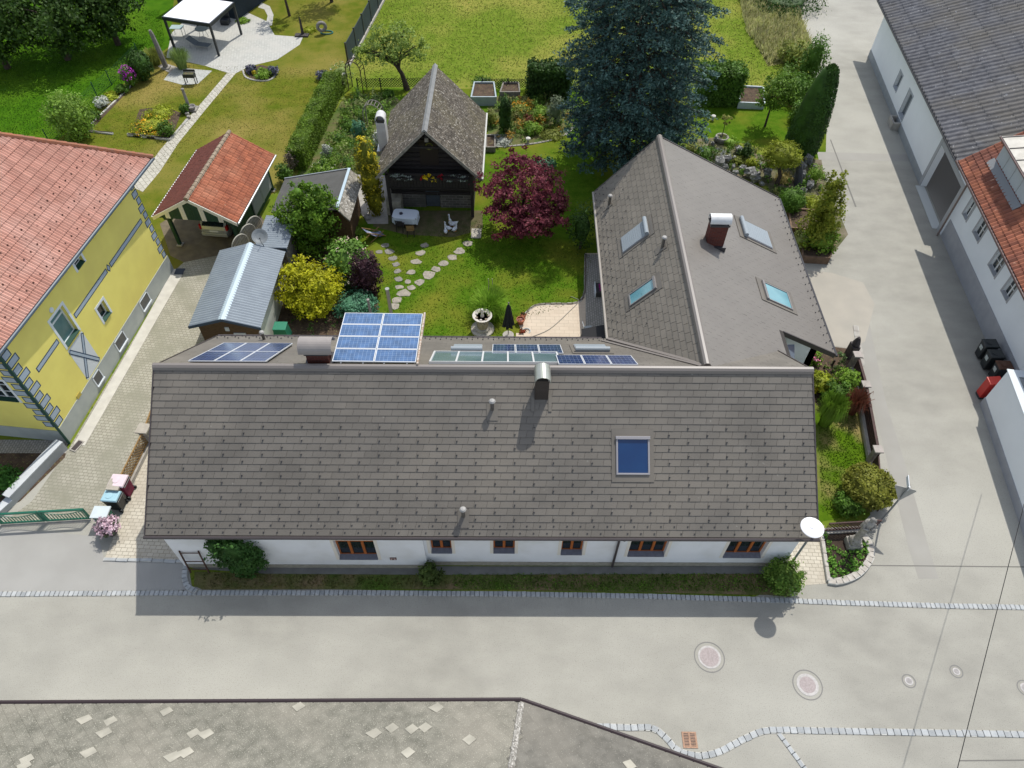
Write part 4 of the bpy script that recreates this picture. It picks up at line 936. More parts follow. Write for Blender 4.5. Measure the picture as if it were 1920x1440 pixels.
# ================================================================ SHEDS
M_corr = mat('blue_grey_sheet', (.235, .275, .31), (.20, .235, .27), 1.5, .5, spec=.5)
def corr(mb, fr, W, Hs, per=.17, amp=.02, n=4):   # ribs run up the slope
    k = int(W / per) * n
    for i in range(k):
        x0, x1 = W * i / k, W * (i + 1) / k; h0_, h1_ = amp * math.sin(2 * math.pi * i / n) ** 3, amp * math.sin(2 * math.pi * (i + 1) / n) ** 3
        mb.poly([fr(x0, 0, h0_), fr(x1, 0, h1_), fr(x1, Hs, h1_), fr(x0, Hs, h0_)])
s1 = Fr((-14.15, 24.35, 0), (1, .0, 0), (.03, 1, 0)); w1, l1, ze1, zr1 = 1.78, 5.7, 2.3, 2.85
sh1 = thing('shed', 'brown wooden shed under a ribbed grey metal gable roof, beside the golden shrub', 'shed', s1(0, l1 / 2, 0))
wm = MB(); wm.prism([(-1.5, 0), (1.45, 0), (1.45, 2.25), (0, 2.68), (-1.5, 2.25)], -.12, 0, Fr(s1(0, .35, 0), s1.x, (0, 0, 1))); wm.box(-1.5, -1.4, .47, l1 - .2, 0, 2.25, s1); wm.box(-1.4, 1.35, l1 - .3, l1 - .2, 0, 2.25, s1); sw_ = wm.build('wall', M_wood, sh1)
wm = MB(); wm.box(1.36, 1.46, .48, l1 - .2, 0, 2.3, s1); wm.build('side_wall', mat('pale_panel', (.50, .51, .46), (.42, .43, .39), 2, .8), sh1)
mb = MB(); mb.box(.15, .75, .30, .345, 1.3, 1.55, s1); mb.box(-.2, .0, .30, .345, 1.7, 1.95, s1); mb.build('wall_plate', mat('pale_plate', (.5, .52, .52)), sh1)
ss = math.hypot(w1, zr1 - ze1); rf = MB(); corr(rf, Fr(s1(w1, 0, ze1), s1.y, -s1.x * w1 + Vector((0, 0, zr1 - ze1))), l1, ss); corr(rf, Fr(s1(-w1, l1, ze1), -s1.y, s1.x * w1 + Vector((0, 0, zr1 - ze1))), l1, ss)
sr = rf.build('roof', M_corr, sh1)
mb = MB(); mb.prism([(-.2, -.06), (0, .04), (.2, -.06), (.2, -.09), (-.2, -.09)], 0, l1 + .04, Fr(s1(0, l1 + .02, zr1), s1.x, (0, 0, 1))); mb.build('ridge_cap', mat('pale_blue_flashing', (.42, .52, .58), rough=.4), sr)
mb = MB()
for s in (-1, 1): mb.hexa([s1(s * w1, -.04, ze1 - .14), s1(0, -.04, zr1 - .14), s1(0, 0, zr1 - .14), s1(s * w1, 0, ze1 - .14), s1(s * w1, -.04, ze1 + .03), s1(0, -.04, zr1 + .03), s1(0, 0, zr1 + .03), s1(s * w1, 0, ze1 + .03)])
mb.build('fascia', mat('navy_fascia', (.05, .07, .10)), sr)
s2 = thing('shed', 'low lean-to with a flat ribbed grey metal roof behind the gabled metal shed', 'shed', (-13.2, 31.7, 0))
wm = MB(); wm.box(-14.0, -12.6, 30.6, 33.0, 0, 2.1); wm.build('wall', M_greywood, s2)
rf = MB(); corr(rf, Fr((-14.15, 33.2, 2.25), (0, -1, 0), (1, 0, -.03)), 2.8, 1.75); r_ = rf.build('roof', M_corr, s2)
mb = MB(); mb.box(-14.17, -12.4, 30.34, 30.39, 2.0, 2.28); mb.build('fascia', MATS['navy_fascia'], r_)
s3 = thing('shed', 'timber shed with a dark felt roof behind the bushy green conifer', 'shed', (-11.7, 35.2, 0))
wm = MB(); wm.box(-13.6, -9.6, 33.7, 36.7, 0, 2.15); wm.build('wall', M_wood, s3)
mb = MB(); q = [Vector((-13.95, 33.5, 2.25)), Vector((-10.05, 33.2, 2.75)), Vector((-9.95, 37.1, 2.75)), Vector((-13.85, 36.7, 2.25))]; mb.slab(q, .08); r_ = mb.build('roof', mat('dark_felt', (.10, .10, .095), (.08, .08, .075), 2, .9, .3, 60), s3)
mb = MB(); q = [Vector((-10.04, 33.2, 2.76)), Vector((-9.35, 32.9, 2.2)), Vector((-9.2, 36.9, 2.2)), Vector((-9.94, 37.1, 2.76))]; mb.slab(q, .07); mb.build('mossy_slope', mat('lichen_tiles', (.30, .28, .24), (.14, .13, .11), 5, .9, .6, 12, speck=(.48, .46, .42), sscale=8, sth=.58), r_)
mb = MB(); mb.bar((-10.05, 33.18, 2.80), (-9.95, 37.12, 2.80), .16, .04); mb.build('ridge_cap', MATS['pale_blue_flashing'], r_)
mb = MB(); mb.bar((-13.87, 36.72, 2.26), (-9.95, 37.12, 2.77), .06, .08); mb.build('edge_strip', M_metal, r_)

# ================================================================ LOG CABIN
KF = Fr((-5.12, 36.25, 0), (1, 0, 0), (.02, 1, 0)); kl, khw, kze, kzr = 7.2, 3.1, 2.85, 6.0
M_shing = mat('old_split_shingles', (.135, .118, .096), (.070, .061, .050), 7, .95, .8, 9, c3=(.125, .11, .075), s3=.5, speck=(.34, .32, .28), sscale=8.5, island=0.32, sth=.60, stretch=(1, 1, 2.2))
cab = thing('log_cabin', 'old dark log cabin with a flower balcony under a steep grey shingle roof', 'cabin', KF(0, kl / 2, 0))
M_log = mat('blackened_logs', (.045, .038, .034), (.02, .018, .018), 4, .9, .4, 20, stretch=(1, 6, 6))
M_rubble = brickmat('rubble_stone', (.14, .13, .115), (.07, .066, .06), (.20, .19, .17), .45, .18, .02, vert=True, noise=(.08, .08, .07))
wm = MB(); wm.box(-2.5, 2.5, 1.1, kl - .4, .85, 2.9, KF)
for i in range(9):                          # log ends and courses of the front
    z = 1.0 + i * .3; half = min(2.55, (kzr - .3 - z) * khw / (kzr - kze))
    wm.tube([KF(-half, 1.08, z), KF(half, 1.08, z)], .15, 8)
for z in np.arange(3.7, 5.3, .3): half = min(2.5, (kzr - .35 - z) * khw / (kzr - kze)); wm.tube([KF(-half, 1.08, z), KF(half, 1.08, z)], .15, 8)
wm.prism([(-2.5, 2.9), (2.5, 2.9), (0, 5.55)], -.2, 0, Fr(KF(0, kl - .5, 0), KF.x, (0, 0, 1)))
wm.build('log_wall', M_log, cab)
wm = MB(); wm.box(-2.55, -.45, .95, kl - .4, 0, 1.0, KF); wm.box(.45, 2.55, .95, kl - .4, 0, 1.0, KF); wm.box(-.45, .45, 1.3, kl - .4, 0, 1.0, KF); wm.build('stone_base', M_rubble, cab)
mb = MB(); mb.box(-.42, .42, 1.0, 1.06, .05, 1.95, KF); dr = mb.build('door', mat('blue_grey_door', (.06, .075, .09), (.045, .055, .065), 5, .7), cab)
mb = MB(); mb.ball(KF(.3, .97, 1.0), .04); mb.build('handle', M_metal, dr)
mb = MB(); mb.box(-.55, .55, .93, 1.0, 3.05, 4.75, KF); mb.build('upper_door', mat('black_brown_door', (.03, .022, .016)), cab)
mb = MB(); fr = Fr(KF(.05, .9, 4.35), KF.x, (0, 0, 1)); n_ = 14
mb.tube([fr(.2 * math.cos(2 * math.pi * i / n_), .2 * math.sin(2 * math.pi * i / n_)) for i in range(n_ + 1)], .045, 6); mb.build('wreath', mat('straw_wreath', (.20, .17, .04), (.05, .09, .02), 12), cab)
mb = MB(); mb.box(-2.5, 2.5, 0.05, 1.0, 2.0, 2.12, KF); bal = mb.build('balcony', M_dkwood, cab)
mb = MB()
for i in range(26): x = -2.5 + i * 5.0 / 26; mb.box(x + .01, x + 5.0 / 26 - .01, .05, .09, 2.08, 2.95, KF)
mb.box(-2.55, 2.55, .0, .14, 2.95, 3.04, KF); mb.build('railing', M_dkwood, bal)
for s in (-1, 1):
    mb = MB(); mb.box(s * 2.5 - .09, s * 2.5 + .09, 0.0, .18, 0, 3.3, KF); mb.build('post', M_dkwood, cab)
mb = MB(); mb.box(-.08, .12, .2, 1.0, 5.05, 5.3, KF); mb.build('ridge_beam_end', M_greywood, cab)
mb = MB(); mb.bar(KF(-1.2, .15, 4.75), KF(1.2, .15, 4.75), .1, .12); mb.build('collar_beam', M_dkwood, cab)
# flower boxes on the balcony rail
for x, w_, cc, nm in ((-1.5, 1.4, ((.45, .48, .46), (.05, .10, .04)), 'white'), (0.15, .9, ((.75, .55, .01), (.80, .62, .02)), 'yellow'), (1.6, 1.5, ((.42, .46, .44), (.05, .10, .04)), 'white2')):
    mb = MB(); mb.box(x - w_ / 2, x + w_ / 2, -.2, -.01, 2.72, 2.9, KF); fb = mb.build('flower_box', M_dkwood, bal)
    V = blob_leaves([(KF(x, -.12, 3.0).x, KF(x, -.12, 3.0).y, 2.93, w_ / 2, .2, .22)], 260, .05, int(x * 10) + 50); leafmesh('flowers', V, leafmat('box_flowers_' + nm, cc[0], cc[1], .1), fb)
V = blob_leaves([(KF(.75, -.12, 3).x, KF(0, -.12, 3).y, 2.95, .22, .18, .2), (KF(-.45, -.12, 3).x, KF(0, -.12, 3).y, 2.95, .15, .16, .16)], 160, .05, 77); leafmesh('flowers', V, leafmat('box_flowers_red', (.45, .01, .02), (.3, .01, .03), .1), bal)
KL_ = Fr(KF(-khw, kl, kze), -KF.y, KF.x * khw + Vector((0, 0, kzr - kze))); KR = Fr(KF(khw, -.15, kze), KF.y, -KF.x * khw + Vector((0, 0, kzr - kze))); ks = math.hypot(khw, kzr - kze)
rf = MB(); rf.box(0, kl + .15, 0, ks, -.12, -.01, KL_); rf.box(0, kl + .15, 0, ks, -.12, -.01, KR); kr = rf.build('roof', M_dkwood, cab)
tm = MB(); tiles(tm, KL_, kl + .15, ks, .17, .19, lip=.03, gap=.012, skew=.0, seed=21); tiles(tm, KR, kl + .15, ks, .17, .19, lip=.03, gap=.012, skew=.0, seed=22); tm.build('shingles', M_shing, kr)
mb = MB(); mb.prism([(-.16, -.10), (0, .05), (.16, -.10)], 0, kl + .3, Fr(KF(0, kl + .1, kzr + .03), KF.x, (0, 0, 1))); mb.build('ridge_cap', mat('weathered_zinc', (.24, .245, .245), (.19, .195, .195), 3, .6), kr)
mb = MB(); gutter(mb, KF(khw + .06, -.1, kze - .03), KF(khw + .06, kl, kze - .03), .06); mb.build('gutter', mat('pale_gutter', (.55, .55, .52), rough=.5), cab)
mb = MB()
for s in (-1, 1): mb.bar(KF(s * (khw + .02), -.17, kze - .05), KF(0, -.17, kzr - .06), .05, .16)
mb.build('bargeboard', M_greywood, kr)
cx = KF(-khw + .1, 3.2, 0)
mb = MB(); mb.box(cx.x - .3, cx.x + .25, cx.y - .3, cx.y + .3, 2.2, 4.55); kc = mb.build('chimney', mat('white_chimney', (.62, .63, .62), (.5, .5, .5), 3, .8), cab)
mb = MB(); barrel(mb, Fr((cx.x - .02, cx.y, 4.75), (0, 1, 0), (-1, 0, 0)), .66, .30, .03, 12, 200); mb.build('cap', MATS['white_chimney'], kc)
mb = MB(); mb.box(cx.x - .24, cx.x + .2, cx.y - .305, cx.y - .301, 4.58, 4.75); mb.box(cx.x - .25, cx.x + .2, cx.y - .25, cx.y + .25, 4.55, 4.72); mb.build('flue_opening', M_dkmetal, kc)
mb = MB(); mb.box(cx.x - .45, cx.x + .35, cx.y - .45, cx.y + .45, 2.4, 2.75); mb.build('flashing', M_metal, kc)
mb = MB(); mb.box(-7.9, -7.0, 36.3, 37.9, 0, 1.0); mb.build('plastered_side', mat('cracked_plaster', (.33, .31, .24), (.22, .2, .16), 4, .9, .3, 15), cab)

# ================================================================ BARN, ORANGE-ROOFED HOUSE AND ANNEX ON THE RIGHT
a, b = P(1760, 437), P(1628, 105); d = b - a; bl = d.length; RF = Fr((a.x, a.y, 0), (d.x, d.y, 0), (-d.y, d.x, 0)); RO_ = -RF.y      # RO_: into the building (to the right)
BF = Fr(RF.o, RF.x, RO_, None)              # x along the wall away from camera, y into the building
BF = Fr(RF.o, RF.x, RO_)
M_bwall = mat('barn_render', (.80, .83, .85), (.77, .80, .82), 1, .9, .1, 60); M_bpl = mat('barn_plinth', (.33, .35, .36), (.29, .31, .32), 2, .9)
barn = thing('barn', 'long white barn with a grey ribbed roof, a dark gateway and two narrow windows', 'barn', RF(bl / 2, -4, 0))
BV = Fr(RF.o, RF.x, (0, 0, 1))
def bq(pts): q = [BV.on(*p) for p in pts]; u = sorted(a_[0] for a_ in q); z = sorted(a_[1] for a_ in q); return (u[0] + u[1]) / 2, (u[2] + u[3]) / 2, (z[0] + z[1]) / 2, (z[2] + z[3]) / 2
w1_ = bq(((1676, 162), (1688, 132), (1692, 145), (1680, 170))); w2_ = bq(((1684, 218), (1704, 168), (1711, 180), (1690, 230)))
g0, g1 = BV.on(1762, 432)[0] + .35, BV.on(1727, 345)[0]
BW = Fr(RF.o, RF.x, -RF.y)                  # wall face; thickness goes right
BW.z = Vector((0, 0, 1)); BW.y = -RF.y
wb = MB(); ops = [(g0, g1, 0.0, 3.05), (w1_[0], w1_[1], w1_[2], w1_[3]), (w2_[0], w2_[1], max(.75, w2_[2]), min(3.2, w2_[3]))]
wall_open(wb, BW, bl, 3.72, .4, ops); wb.box(bl - .4, bl, .4, 11, 0, 3.72, BW); wb.box(0, .4, .4, 11, 0, 3.72, BW); wb.box(.4, bl - .4, 10.6, 11, 0, 3.72, BW)
wb.build('wall', M_bwall, barn)
pb = MB(); pb.box(g1, bl, -.03, -.002, 0, .55, BW); pb.build('plinth', M_bpl, barn)
mb = MB(); mb.box(g0 - .32, g0, -.025, -.002, 0, 3.35, BW); mb.box(g1, g1 + .32, -.034, -.003, 0, 3.35, BW); mb.box(g0, g1, -.025, -.002, 3.05, 3.35, BW); mb.build('gate_surround', mat('grey_surround', (.36, .37, .38)), barn)
mb = MB(); mb.box(g0, g1, -.30, .25, 0, .03, BW); mb.build('threshold', mat('pale_concrete2', (.50, .52, .50)), barn)
mb = MB(); mb.box(.4, bl - .4, .4, 10.6, .0, .02, BW); mb.build('barn_floor', mat('barn_floor_dark', (.24, .22, .19)), barn)
for o_ in ops[1:]: window(barn, BW, o_[0], o_[1], o_[2], o_[3], 1, mat('grey_window_frame', (.35, .38, .41)), mat('grey_pane', (.10, .12, .13), rough=.1, spec=.7), .18, MATS['grey_window_frame'], .05, surround=MATS['grey_window_frame'])
tr = thing('tractor', 'red machine standing in the dark gateway of the white barn', 'tractor', BW((g0 + g1) / 2 + .6, 3.2, 0))
mb = MB(); q = BW((g0 + g1) / 2 + .6, 3.2, 0); mb.box(q.x - .5, q.x + .5, q.y - .9, q.y + .6, .55, 1.15); mb.box(q.x - .3, q.x + .3, q.y + .6, q.y + .9, .6, 1.0); mb.build('body', mat('tractor_red', (.45, .02, .02), rough=.5), tr, bevel=.06)
for sx in (-1, 1):
    for sy, rr in ((-.5, .5), (.65, .32)):
        mb = MB(); mb.lathe([(rr * .5, -.1), (rr, -.1), (rr, .1), (rr * .5, .1)], n=18, fr=Fr((q.x + sx * .6, q.y + sy, rr), (0, 1, 0), (0, 0, 1))); mb.build('wheel', M_dkmetal, tr)
mb = MB(); mb.box(q.x - .25, q.x + .25, q.y - .7, q.y - .3, 1.16, 1.25); mb.box(q.x - .25, q.x + .25, q.y - .8, q.y - .71, 1.16, 1.6); mb.build('seat', M_dkmetal, tr)
# stone trough / cellar light at the barn wall
p = P(1678, 238); fr = Fr((p.x, p.y, 0), RF.x, RF.y); mb = MB(); mb.box(-.5, .6, -.45, -.33, 0, .55, fr); mb.box(-.5, .6, .33, .45, 0, .55, fr); mb.box(-.5, -.36, -.33, .33, 0, .55, fr); mb.box(.46, .6, -.33, .33, 0, .55, fr); mb.box(-.36, .46, -.33, .33, 0, .1, fr)
tag(mb.build('planter_trough', M_concrete), 'small open concrete trough against the white barn wall', 'trough')
eo = P(1797, 305, 3.85); ee = P(1649, 3, 3.85); ed = (ee - eo).normalized(); en = Vector((ed.y, -ed.x, 0)); el_ = (ee - eo).length + 1.0; eo2 = eo - ed * .6
bp_ = R(20); BRS = Fr(eo2, -ed, en * math.cos(bp_) + Vector((0, 0, math.sin(bp_)))); 
BRS = Fr(eo2 + ed * el_, -ed, en * math.cos(bp_) + Vector((0, 0, math.sin(bp_))))
rf = MB(); rf.box(0, el_, 0, 9.5, -.14, -.01, BRS); br_ = rf.build('roof', mat('barn_roof_base', (.12, .12, .125)), barn)
M_gtile = mat('weathered_grey_tiles', (.20, .20, .21), (.115, .115, .125), 3, .85, 0, c3=(.19, .175, .15), s3=.25, speck=(.34, .34, .34), sscale=6, island=0.12, sth=.66)
tm = MB(); pantiles(tm, BRS, el_, 9.5, .44, 1.25, .15, .02, 6, 1, 31); tm.build('tiles', M_gtile, br_)
mb = MB(); mb.box(0, el_, -.05, .0, -.2, .06, BRS); gutter(mb, BRS(0, -.08, -.05), BRS(el_, -.08, -.05), .06); mb.build('gutter', M_dkmetal, barn)
# house with the orange roof
hh = thing('house', 'white house with an orange tiled roof, dormer and four small windows beside the barn', 'house', (29, 30, 0))
ha, hb_ = P(1762, 437), P(1872, 690); hd = (hb_ - ha).normalized(); hL = (hb_ - ha).length + 14
HW = Fr((ha.x, ha.y, 0), hd, Vector((-hd.y, hd.x, 0))); 
HWf = Fr((ha.x, ha.y, 0), hd, Vector((-hd.y, hd.x, 0)))          # x towards the camera, y into the building
HV = Fr(HW.o, hd, (0, 0, 1))
wops = []
for c_, w_ in (((1817, 393), .62), ((1838, 430), .85), ((1869, 494), .95), ((1893, 541), .75)):
    u, z = HV.on(*c_); wops.append((u - w_ / 2, u + w_ / 2, min(z - .5, 3.1), min(z + .55, 4.2)))
wb = MB(); wall_open(wb, HWf, hL, 4.6, .4, wops); wb.box(0, hL, 8.6, 9, 0, 4.6, HWf); wb.prism([(.4, 0), (8.6, 0), (8.6, 4.6), (.4, 4.6)], 0, .4, Fr(HWf.o, HWf.y, (0, 0, 1)))
wb.build('wall', mat('house_wall_blue_white', (.76, .80, .83), (.72, .76, .79), 1, .9, .1, 50), hh)
pb = MB(); pb.box(.25, hL, -.03, -.002, 0, 1.25, HWf); pb.build('plinth', mat('grey_plinth', (.34, .35, .37), (.30, .31, .33), 2, .9), hh)
for o_ in wops: window(hh, HWf, o_[0], o_[1], o_[2], o_[3], 2, mat('white_frame', (.68, .70, .70)), None, .12, MATS['grey_surround'], .05, surround=MATS['grey_surround'], glaze_bars=1)
mb = MB(); p = P(1759, 440); mb.tube([(p.x - .1, p.y - .1, .02), (p.x - .1, p.y - .1, 4.2), (p.x - .5, p.y, 4.45)], .055, 8); mb.build('downpipe', mat('downpipe_brown', (.20, .15, .13), rough=.4), hh)
ho, he = P(1797, 302, 4.5), P(1922, 552, 4.5); hed = (he - ho).normalized(); hen = Vector((-hed.y, hed.x, 0)); hLr = (he - ho).length + 12; hp_ = R(40)
HRS = Fr(ho, hed, hen * math.cos(hp_) + Vector((0, 0, math.sin(hp_)))); rl = 6.2
rf = MB(); rf.box(0, hLr, 0, rl, -.14, -.01, HRS)
top = HRS(0, rl, 0); HRB = Fr(HRS(hLr, rl, 0) + (hen * math.cos(hp_) - Vector((0, 0, math.sin(hp_)))) * rl, -hed, -hen * math.cos(hp_) + Vector((0, 0, math.sin(hp_)))); rf.box(0, hLr, 0, rl, -.14, -.01, HRB); hr = rf.build('roof', M_dkwood, hh)
tm = MB(); pantiles(tm, HRS, hLr, rl, .26, .36, .05, .035, 4, 1, 41); tm.build('tiles', mat('orange_tiles', (.33, .12, .065), (.20, .07, .045), 1.6, .8, 0, c3=(.15, .06, .045), s3=.5, speck=(.40, .22, .15), sscale=4, island=0.24, sth=.68), hr)
tm = MB(); pantiles(tm, HRB, hLr, rl, .26, .36, .05, .035, 3, 1, 42); tm.build('tiles', MATS['orange_tiles'], hr)
mb = MB(); gutter(mb, HRS(-.1, -.08, -.04), HRS(hLr, -.08, -.04), .075); mb.build('gutter', mat('copper_gutter', (.10, .055, .05), rough=.4, spec=.5), hh)
# dormer
q1, q2 = HRS.on(1866, 300), HRS.on(1904, 366); v0 = (q1[1] + q2[1]) / 2; u0, u1 = q1[0], q2[0] + .9
df = Fr(HRS(u0, v0, 0), hed, hen); dw = u1 - u0; dh = 1.25
mb = MB(); mb.box(0, dw, 0, .08, -.1, dh, df)
for x in (0, dw - .08): mb.prism([(.08, 0), (.08, dh), (1.75, dh + .2), (1.75, 1.3)], 0, .08, Fr(df(x, 0, 0), hen, (0, 0, 1)))
dmo = mb.build('dormer', mat('dormer_cladding', (.46, .50, .52), (.42, .46, .48), 2, .7), hr)
mb = MB()
for i in range(1, 4): mb.box(dw * i / 4 - .01, dw * i / 4 + .01, -.012, 0, -.1, dh, df)
mb.build('board_joint', M_metal, dmo)
mb = MB(); mb.slab([df(-.2, -.25, dh + .04), df(dw + .2, -.25, dh + .04), df(dw + .2, 2.2, dh + .42), df(-.2, 2.2, dh + .42)], .08); dr_ = mb.build('dormer_roof', mat('pale_sheet_roof', (.55, .53, .47), (.42, .40, .35), 3, .6), dmo)
mb = MB()
for i in range(5): x = -.1 + i * (dw + .2) / 4; mb.bar(df(x, -.25, dh + .06), df(x, 2.2, dh + .44), .03, .05)
mb.build('seam', M_gutter, dr_)
mb = MB(); gutter(mb, df(-.25, -.3, dh - .02), df(dw + .25, -.3, dh - .02), .05); mb.build('gutter', MATS['copper_gutter'], dmo)
mb = MB(); mb.slab([HRS(u0 - .1, v0 - .42, .07), HRS(u1 + .1, v0 - .42, .07), HRS(u1 + .1, v0 + .0, .09), HRS(u0 - .1, v0 + .0, .09)], .03); mb.build('apron_flashing', mat('lead_grey', (.22, .23, .24)), dmo)
# low annex
an = thing('annex', 'low white annex with a flat grey roof right of the red box', 'annex', (24.5, 17, 0))
a, b = P(1838, 757), P(1921, 1008); d = (b - a).normalized(); AF = Fr((a.x, a.y, 0), d, Vector((-d.y, d.x, 0))); aL = (b - a).length + 2.5; ah = 2.55
wb = MB(); wb.box(0, aL, 0, .3, 0, ah, AF); wb.box(0, .3, .3, 3.2, 0, ah, AF); wb.box(aL - .3, aL, .3, 3.2, 0, ah, AF); wb.build('wall', mat('annex_white', (.80, .84, .86), (.77, .81, .83), 1, .9, .08, 60), an)
mb = MB(); mb.box(.3, aL - .3, .3, 3.2, ah - .3, ah - .02, AF); mb.build('roof', mat('grey_bitumen', (.34, .36, .36), (.28, .30, .30), 4, .9, .3, 30), an)
mb = MB(); mb.box(-.02, aL + .02, -.03, -.002, 0, .5, AF); mb.build('plinth', MATS['grey_plinth'], an)
mb = MB(); mb.box(-.06, aL + .06, -.06, .36, ah, ah + .04, AF); mb.box(-.06, .36, .36, 3.2, ah, ah + .04, AF); mb.build('coping', M_wwhite, an)
for xx in (2.0,):
    mb = MB(); mb.box(xx, xx + .8, 1.2, 2.0, ah - .02, ah + .35, AF); mb.build('roof_hatch', M_dkmetal, an)
# ================================================================ NEAR ROOF AT THE BOTTOM EDGE
z4 = 4.0; g0_, g1_, g2_ = P(-260, 1323, z4), P(978, 1316, z4), P(1420, 1472, z4)
nr = thing('house', 'house shown only by its lichen speckled shingle roof and brown gutter, bottom edge', 'house', (-5, 2, 0))
pz = R(34)
def eaveplane(p, q): dd = (q - p).normalized(); nn = Vector((dd.y, -dd.x, 0)); return Fr(q, -dd, nn * math.cos(pz) + Vector((0, 0, math.sin(pz)))), (q - p).length
E1, L1 = eaveplane(g0_, g1_); E2, L2 = eaveplane(g1_, g2_)
E1z = E1.z; 
hipd = (-E1.x.cross(Vector((0, 0, 1))) * 0)
n1 = Vector((-E1.x.y, E1.x.x, 0)); n2 = Vector((-E2.x.y, E2.x.x, 0)); hb2 = (n1 + n2).normalized(); hk_ = 1 / hb2.dot(n1)
T_ = 7.0; hipt = g1_ + hb2 * (T_ * hk_) + Vector((0, 0, T_ * math.tan(pz)))
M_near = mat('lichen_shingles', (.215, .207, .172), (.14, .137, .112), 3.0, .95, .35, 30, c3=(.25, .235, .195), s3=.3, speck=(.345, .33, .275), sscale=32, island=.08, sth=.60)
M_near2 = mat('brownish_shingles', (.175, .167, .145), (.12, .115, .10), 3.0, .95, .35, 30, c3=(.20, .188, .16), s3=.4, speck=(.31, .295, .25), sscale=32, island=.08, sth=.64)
rf = MB(); rf.poly([g0_, g1_, hipt, E1(L1, T_ / math.cos(pz), 0)]); rf.poly([g1_, g2_, E2(0, T_ / math.cos(pz), 0), hipt]); nro = rf.build('roof', mat('near_roof_base', (.12, .115, .10)), nr)
def hk1(fr, L, sgn):
    def k(u, v):
        p = fr(u, v); t_ = (p - g1_); return (t_.x * hb2.y - t_.y * hb2.x) * sgn > -.1 and (sgn < 0 or True)
    return k
def dia(mb, fr, L, Hs, s, seed, keep, lite=None, lm=None):     # diamond-laid square shingles
    rn = random.Random(seed); e = s / math.sqrt(2); r = 0
    while r * e < Hs + e:
        n_ = int(L / (2 * e)) + 1
        for i in range(n_):
            u = i * 2 * e + (r % 2) * e; v = r * e
            if not keep(u, v): continue
            h = .012 + rn.uniform(-.002, .002); tgt = mb
            if lite is not None and rn.random() < lite: tgt = lm
            k = len(tgt.v); up_ = .006 if tgt is lm else 0
            tgt.v += [tuple(fr(u, v - e + .004, h + .008 + up_)), tuple(fr(u + e - .004, v, h + up_)), tuple(fr(u, v + e - .004, .003 + up_)), tuple(fr(u - e + .004, v, h + up_)), tuple(fr(u, v - e, 0)), tuple(fr(u + e, v, 0)), tuple(fr(u - e, v, 0))]
            tgt.f += [(k, k + 1, k + 2, k + 3), (k + 4, k + 5, k + 1, k), (k + 6, k + 4, k, k + 3)]
        r += 1
def keepL(u, v): p = E1(u, v) - g1_; return p.x * hb2.y - p.y * hb2.x > 0
def keepR(u, v): p = E2(u, v) - g1_; return p.x * hb2.y - p.y * hb2.x < 0
if not keepL(1.0, .5): _k1, _k2 = keepR, keepL; keepL = lambda u, v: (lambda p: p.x * hb2.y - p.y * hb2.x < 0)(E1(u, v) - g1_); keepR = lambda u, v: (lambda p: p.x * hb2.y - p.y * hb2.x > 0)(E2(u, v) - g1_)
m1, m2, lm = MB(), MB(), MB()
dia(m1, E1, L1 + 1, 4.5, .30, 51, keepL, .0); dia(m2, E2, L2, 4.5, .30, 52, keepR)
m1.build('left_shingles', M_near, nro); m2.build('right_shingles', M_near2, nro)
rn = random.Random(5); lm = MB()
for px, py in ((160, 1350), (207, 1353), (197, 1375), (363, 1376), (388, 1377), (350, 1412), (325, 1420), (168, 1412), (50, 1425), (45, 1437), (560, 1326), (703, 1376), (735, 1366), (772, 1368), (797, 1365), (765, 1412), (880, 1388), (312, 1335), (1180, 1435), (820, 1328)):
    fr = E1 if px < 980 else E2
    u, v = fr.on(px, py); e = .212; sx = rn.choice([1, 1, 1.4]); lm = MB(); lm.hexa([fr(u, v - e, .022), fr(u + e * sx, v, .022), fr(u, v + e, .016), fr(u - e, v - .02, .02), fr(u, v - e, .030), fr(u + e * sx, v, .030), fr(u, v + e, .024), fr(u - e, v - .02, .030)])
    lm.build('replacement_shingle', mat('pale_new_shingle', (.42, .40, .335), (.25, .24, .20), 1.4, .9), nro)

mb = MB(); ridge(mb, g1_ + Vector((0, 0, .03)) + hb2 * .12, hipt, .11, .30); mb.build('hip_tiles', mat('mortared_hip', (.36, .345, .31), (.17, .16, .14), 9, .95, .8, 14, speck=(.5, .48, .44), sscale=16, sth=.55), nro)
gm = MB(); off = Vector((0, .08, -.05)); gutter(gm, g0_ + off, g1_ + off, .075); gutter(gm, g1_ + off, g2_ + Vector((.04, .08, -.05)), .075); gm.build('gutter', mat('dark_brown_gutter', (.032, .02, .021), rough=.4, spec=.5), nr)
wb = MB(); q = [g0_ + n1 * .5, g1_ + hb2 * .5, g2_ + n2 * .5, g2_ + n2 * 6, g0_ + n1 * 9]; wb.prism([(p.x, p.y) for p in q], 0, z4 - .05); wb.build('wall', M_white, nr)

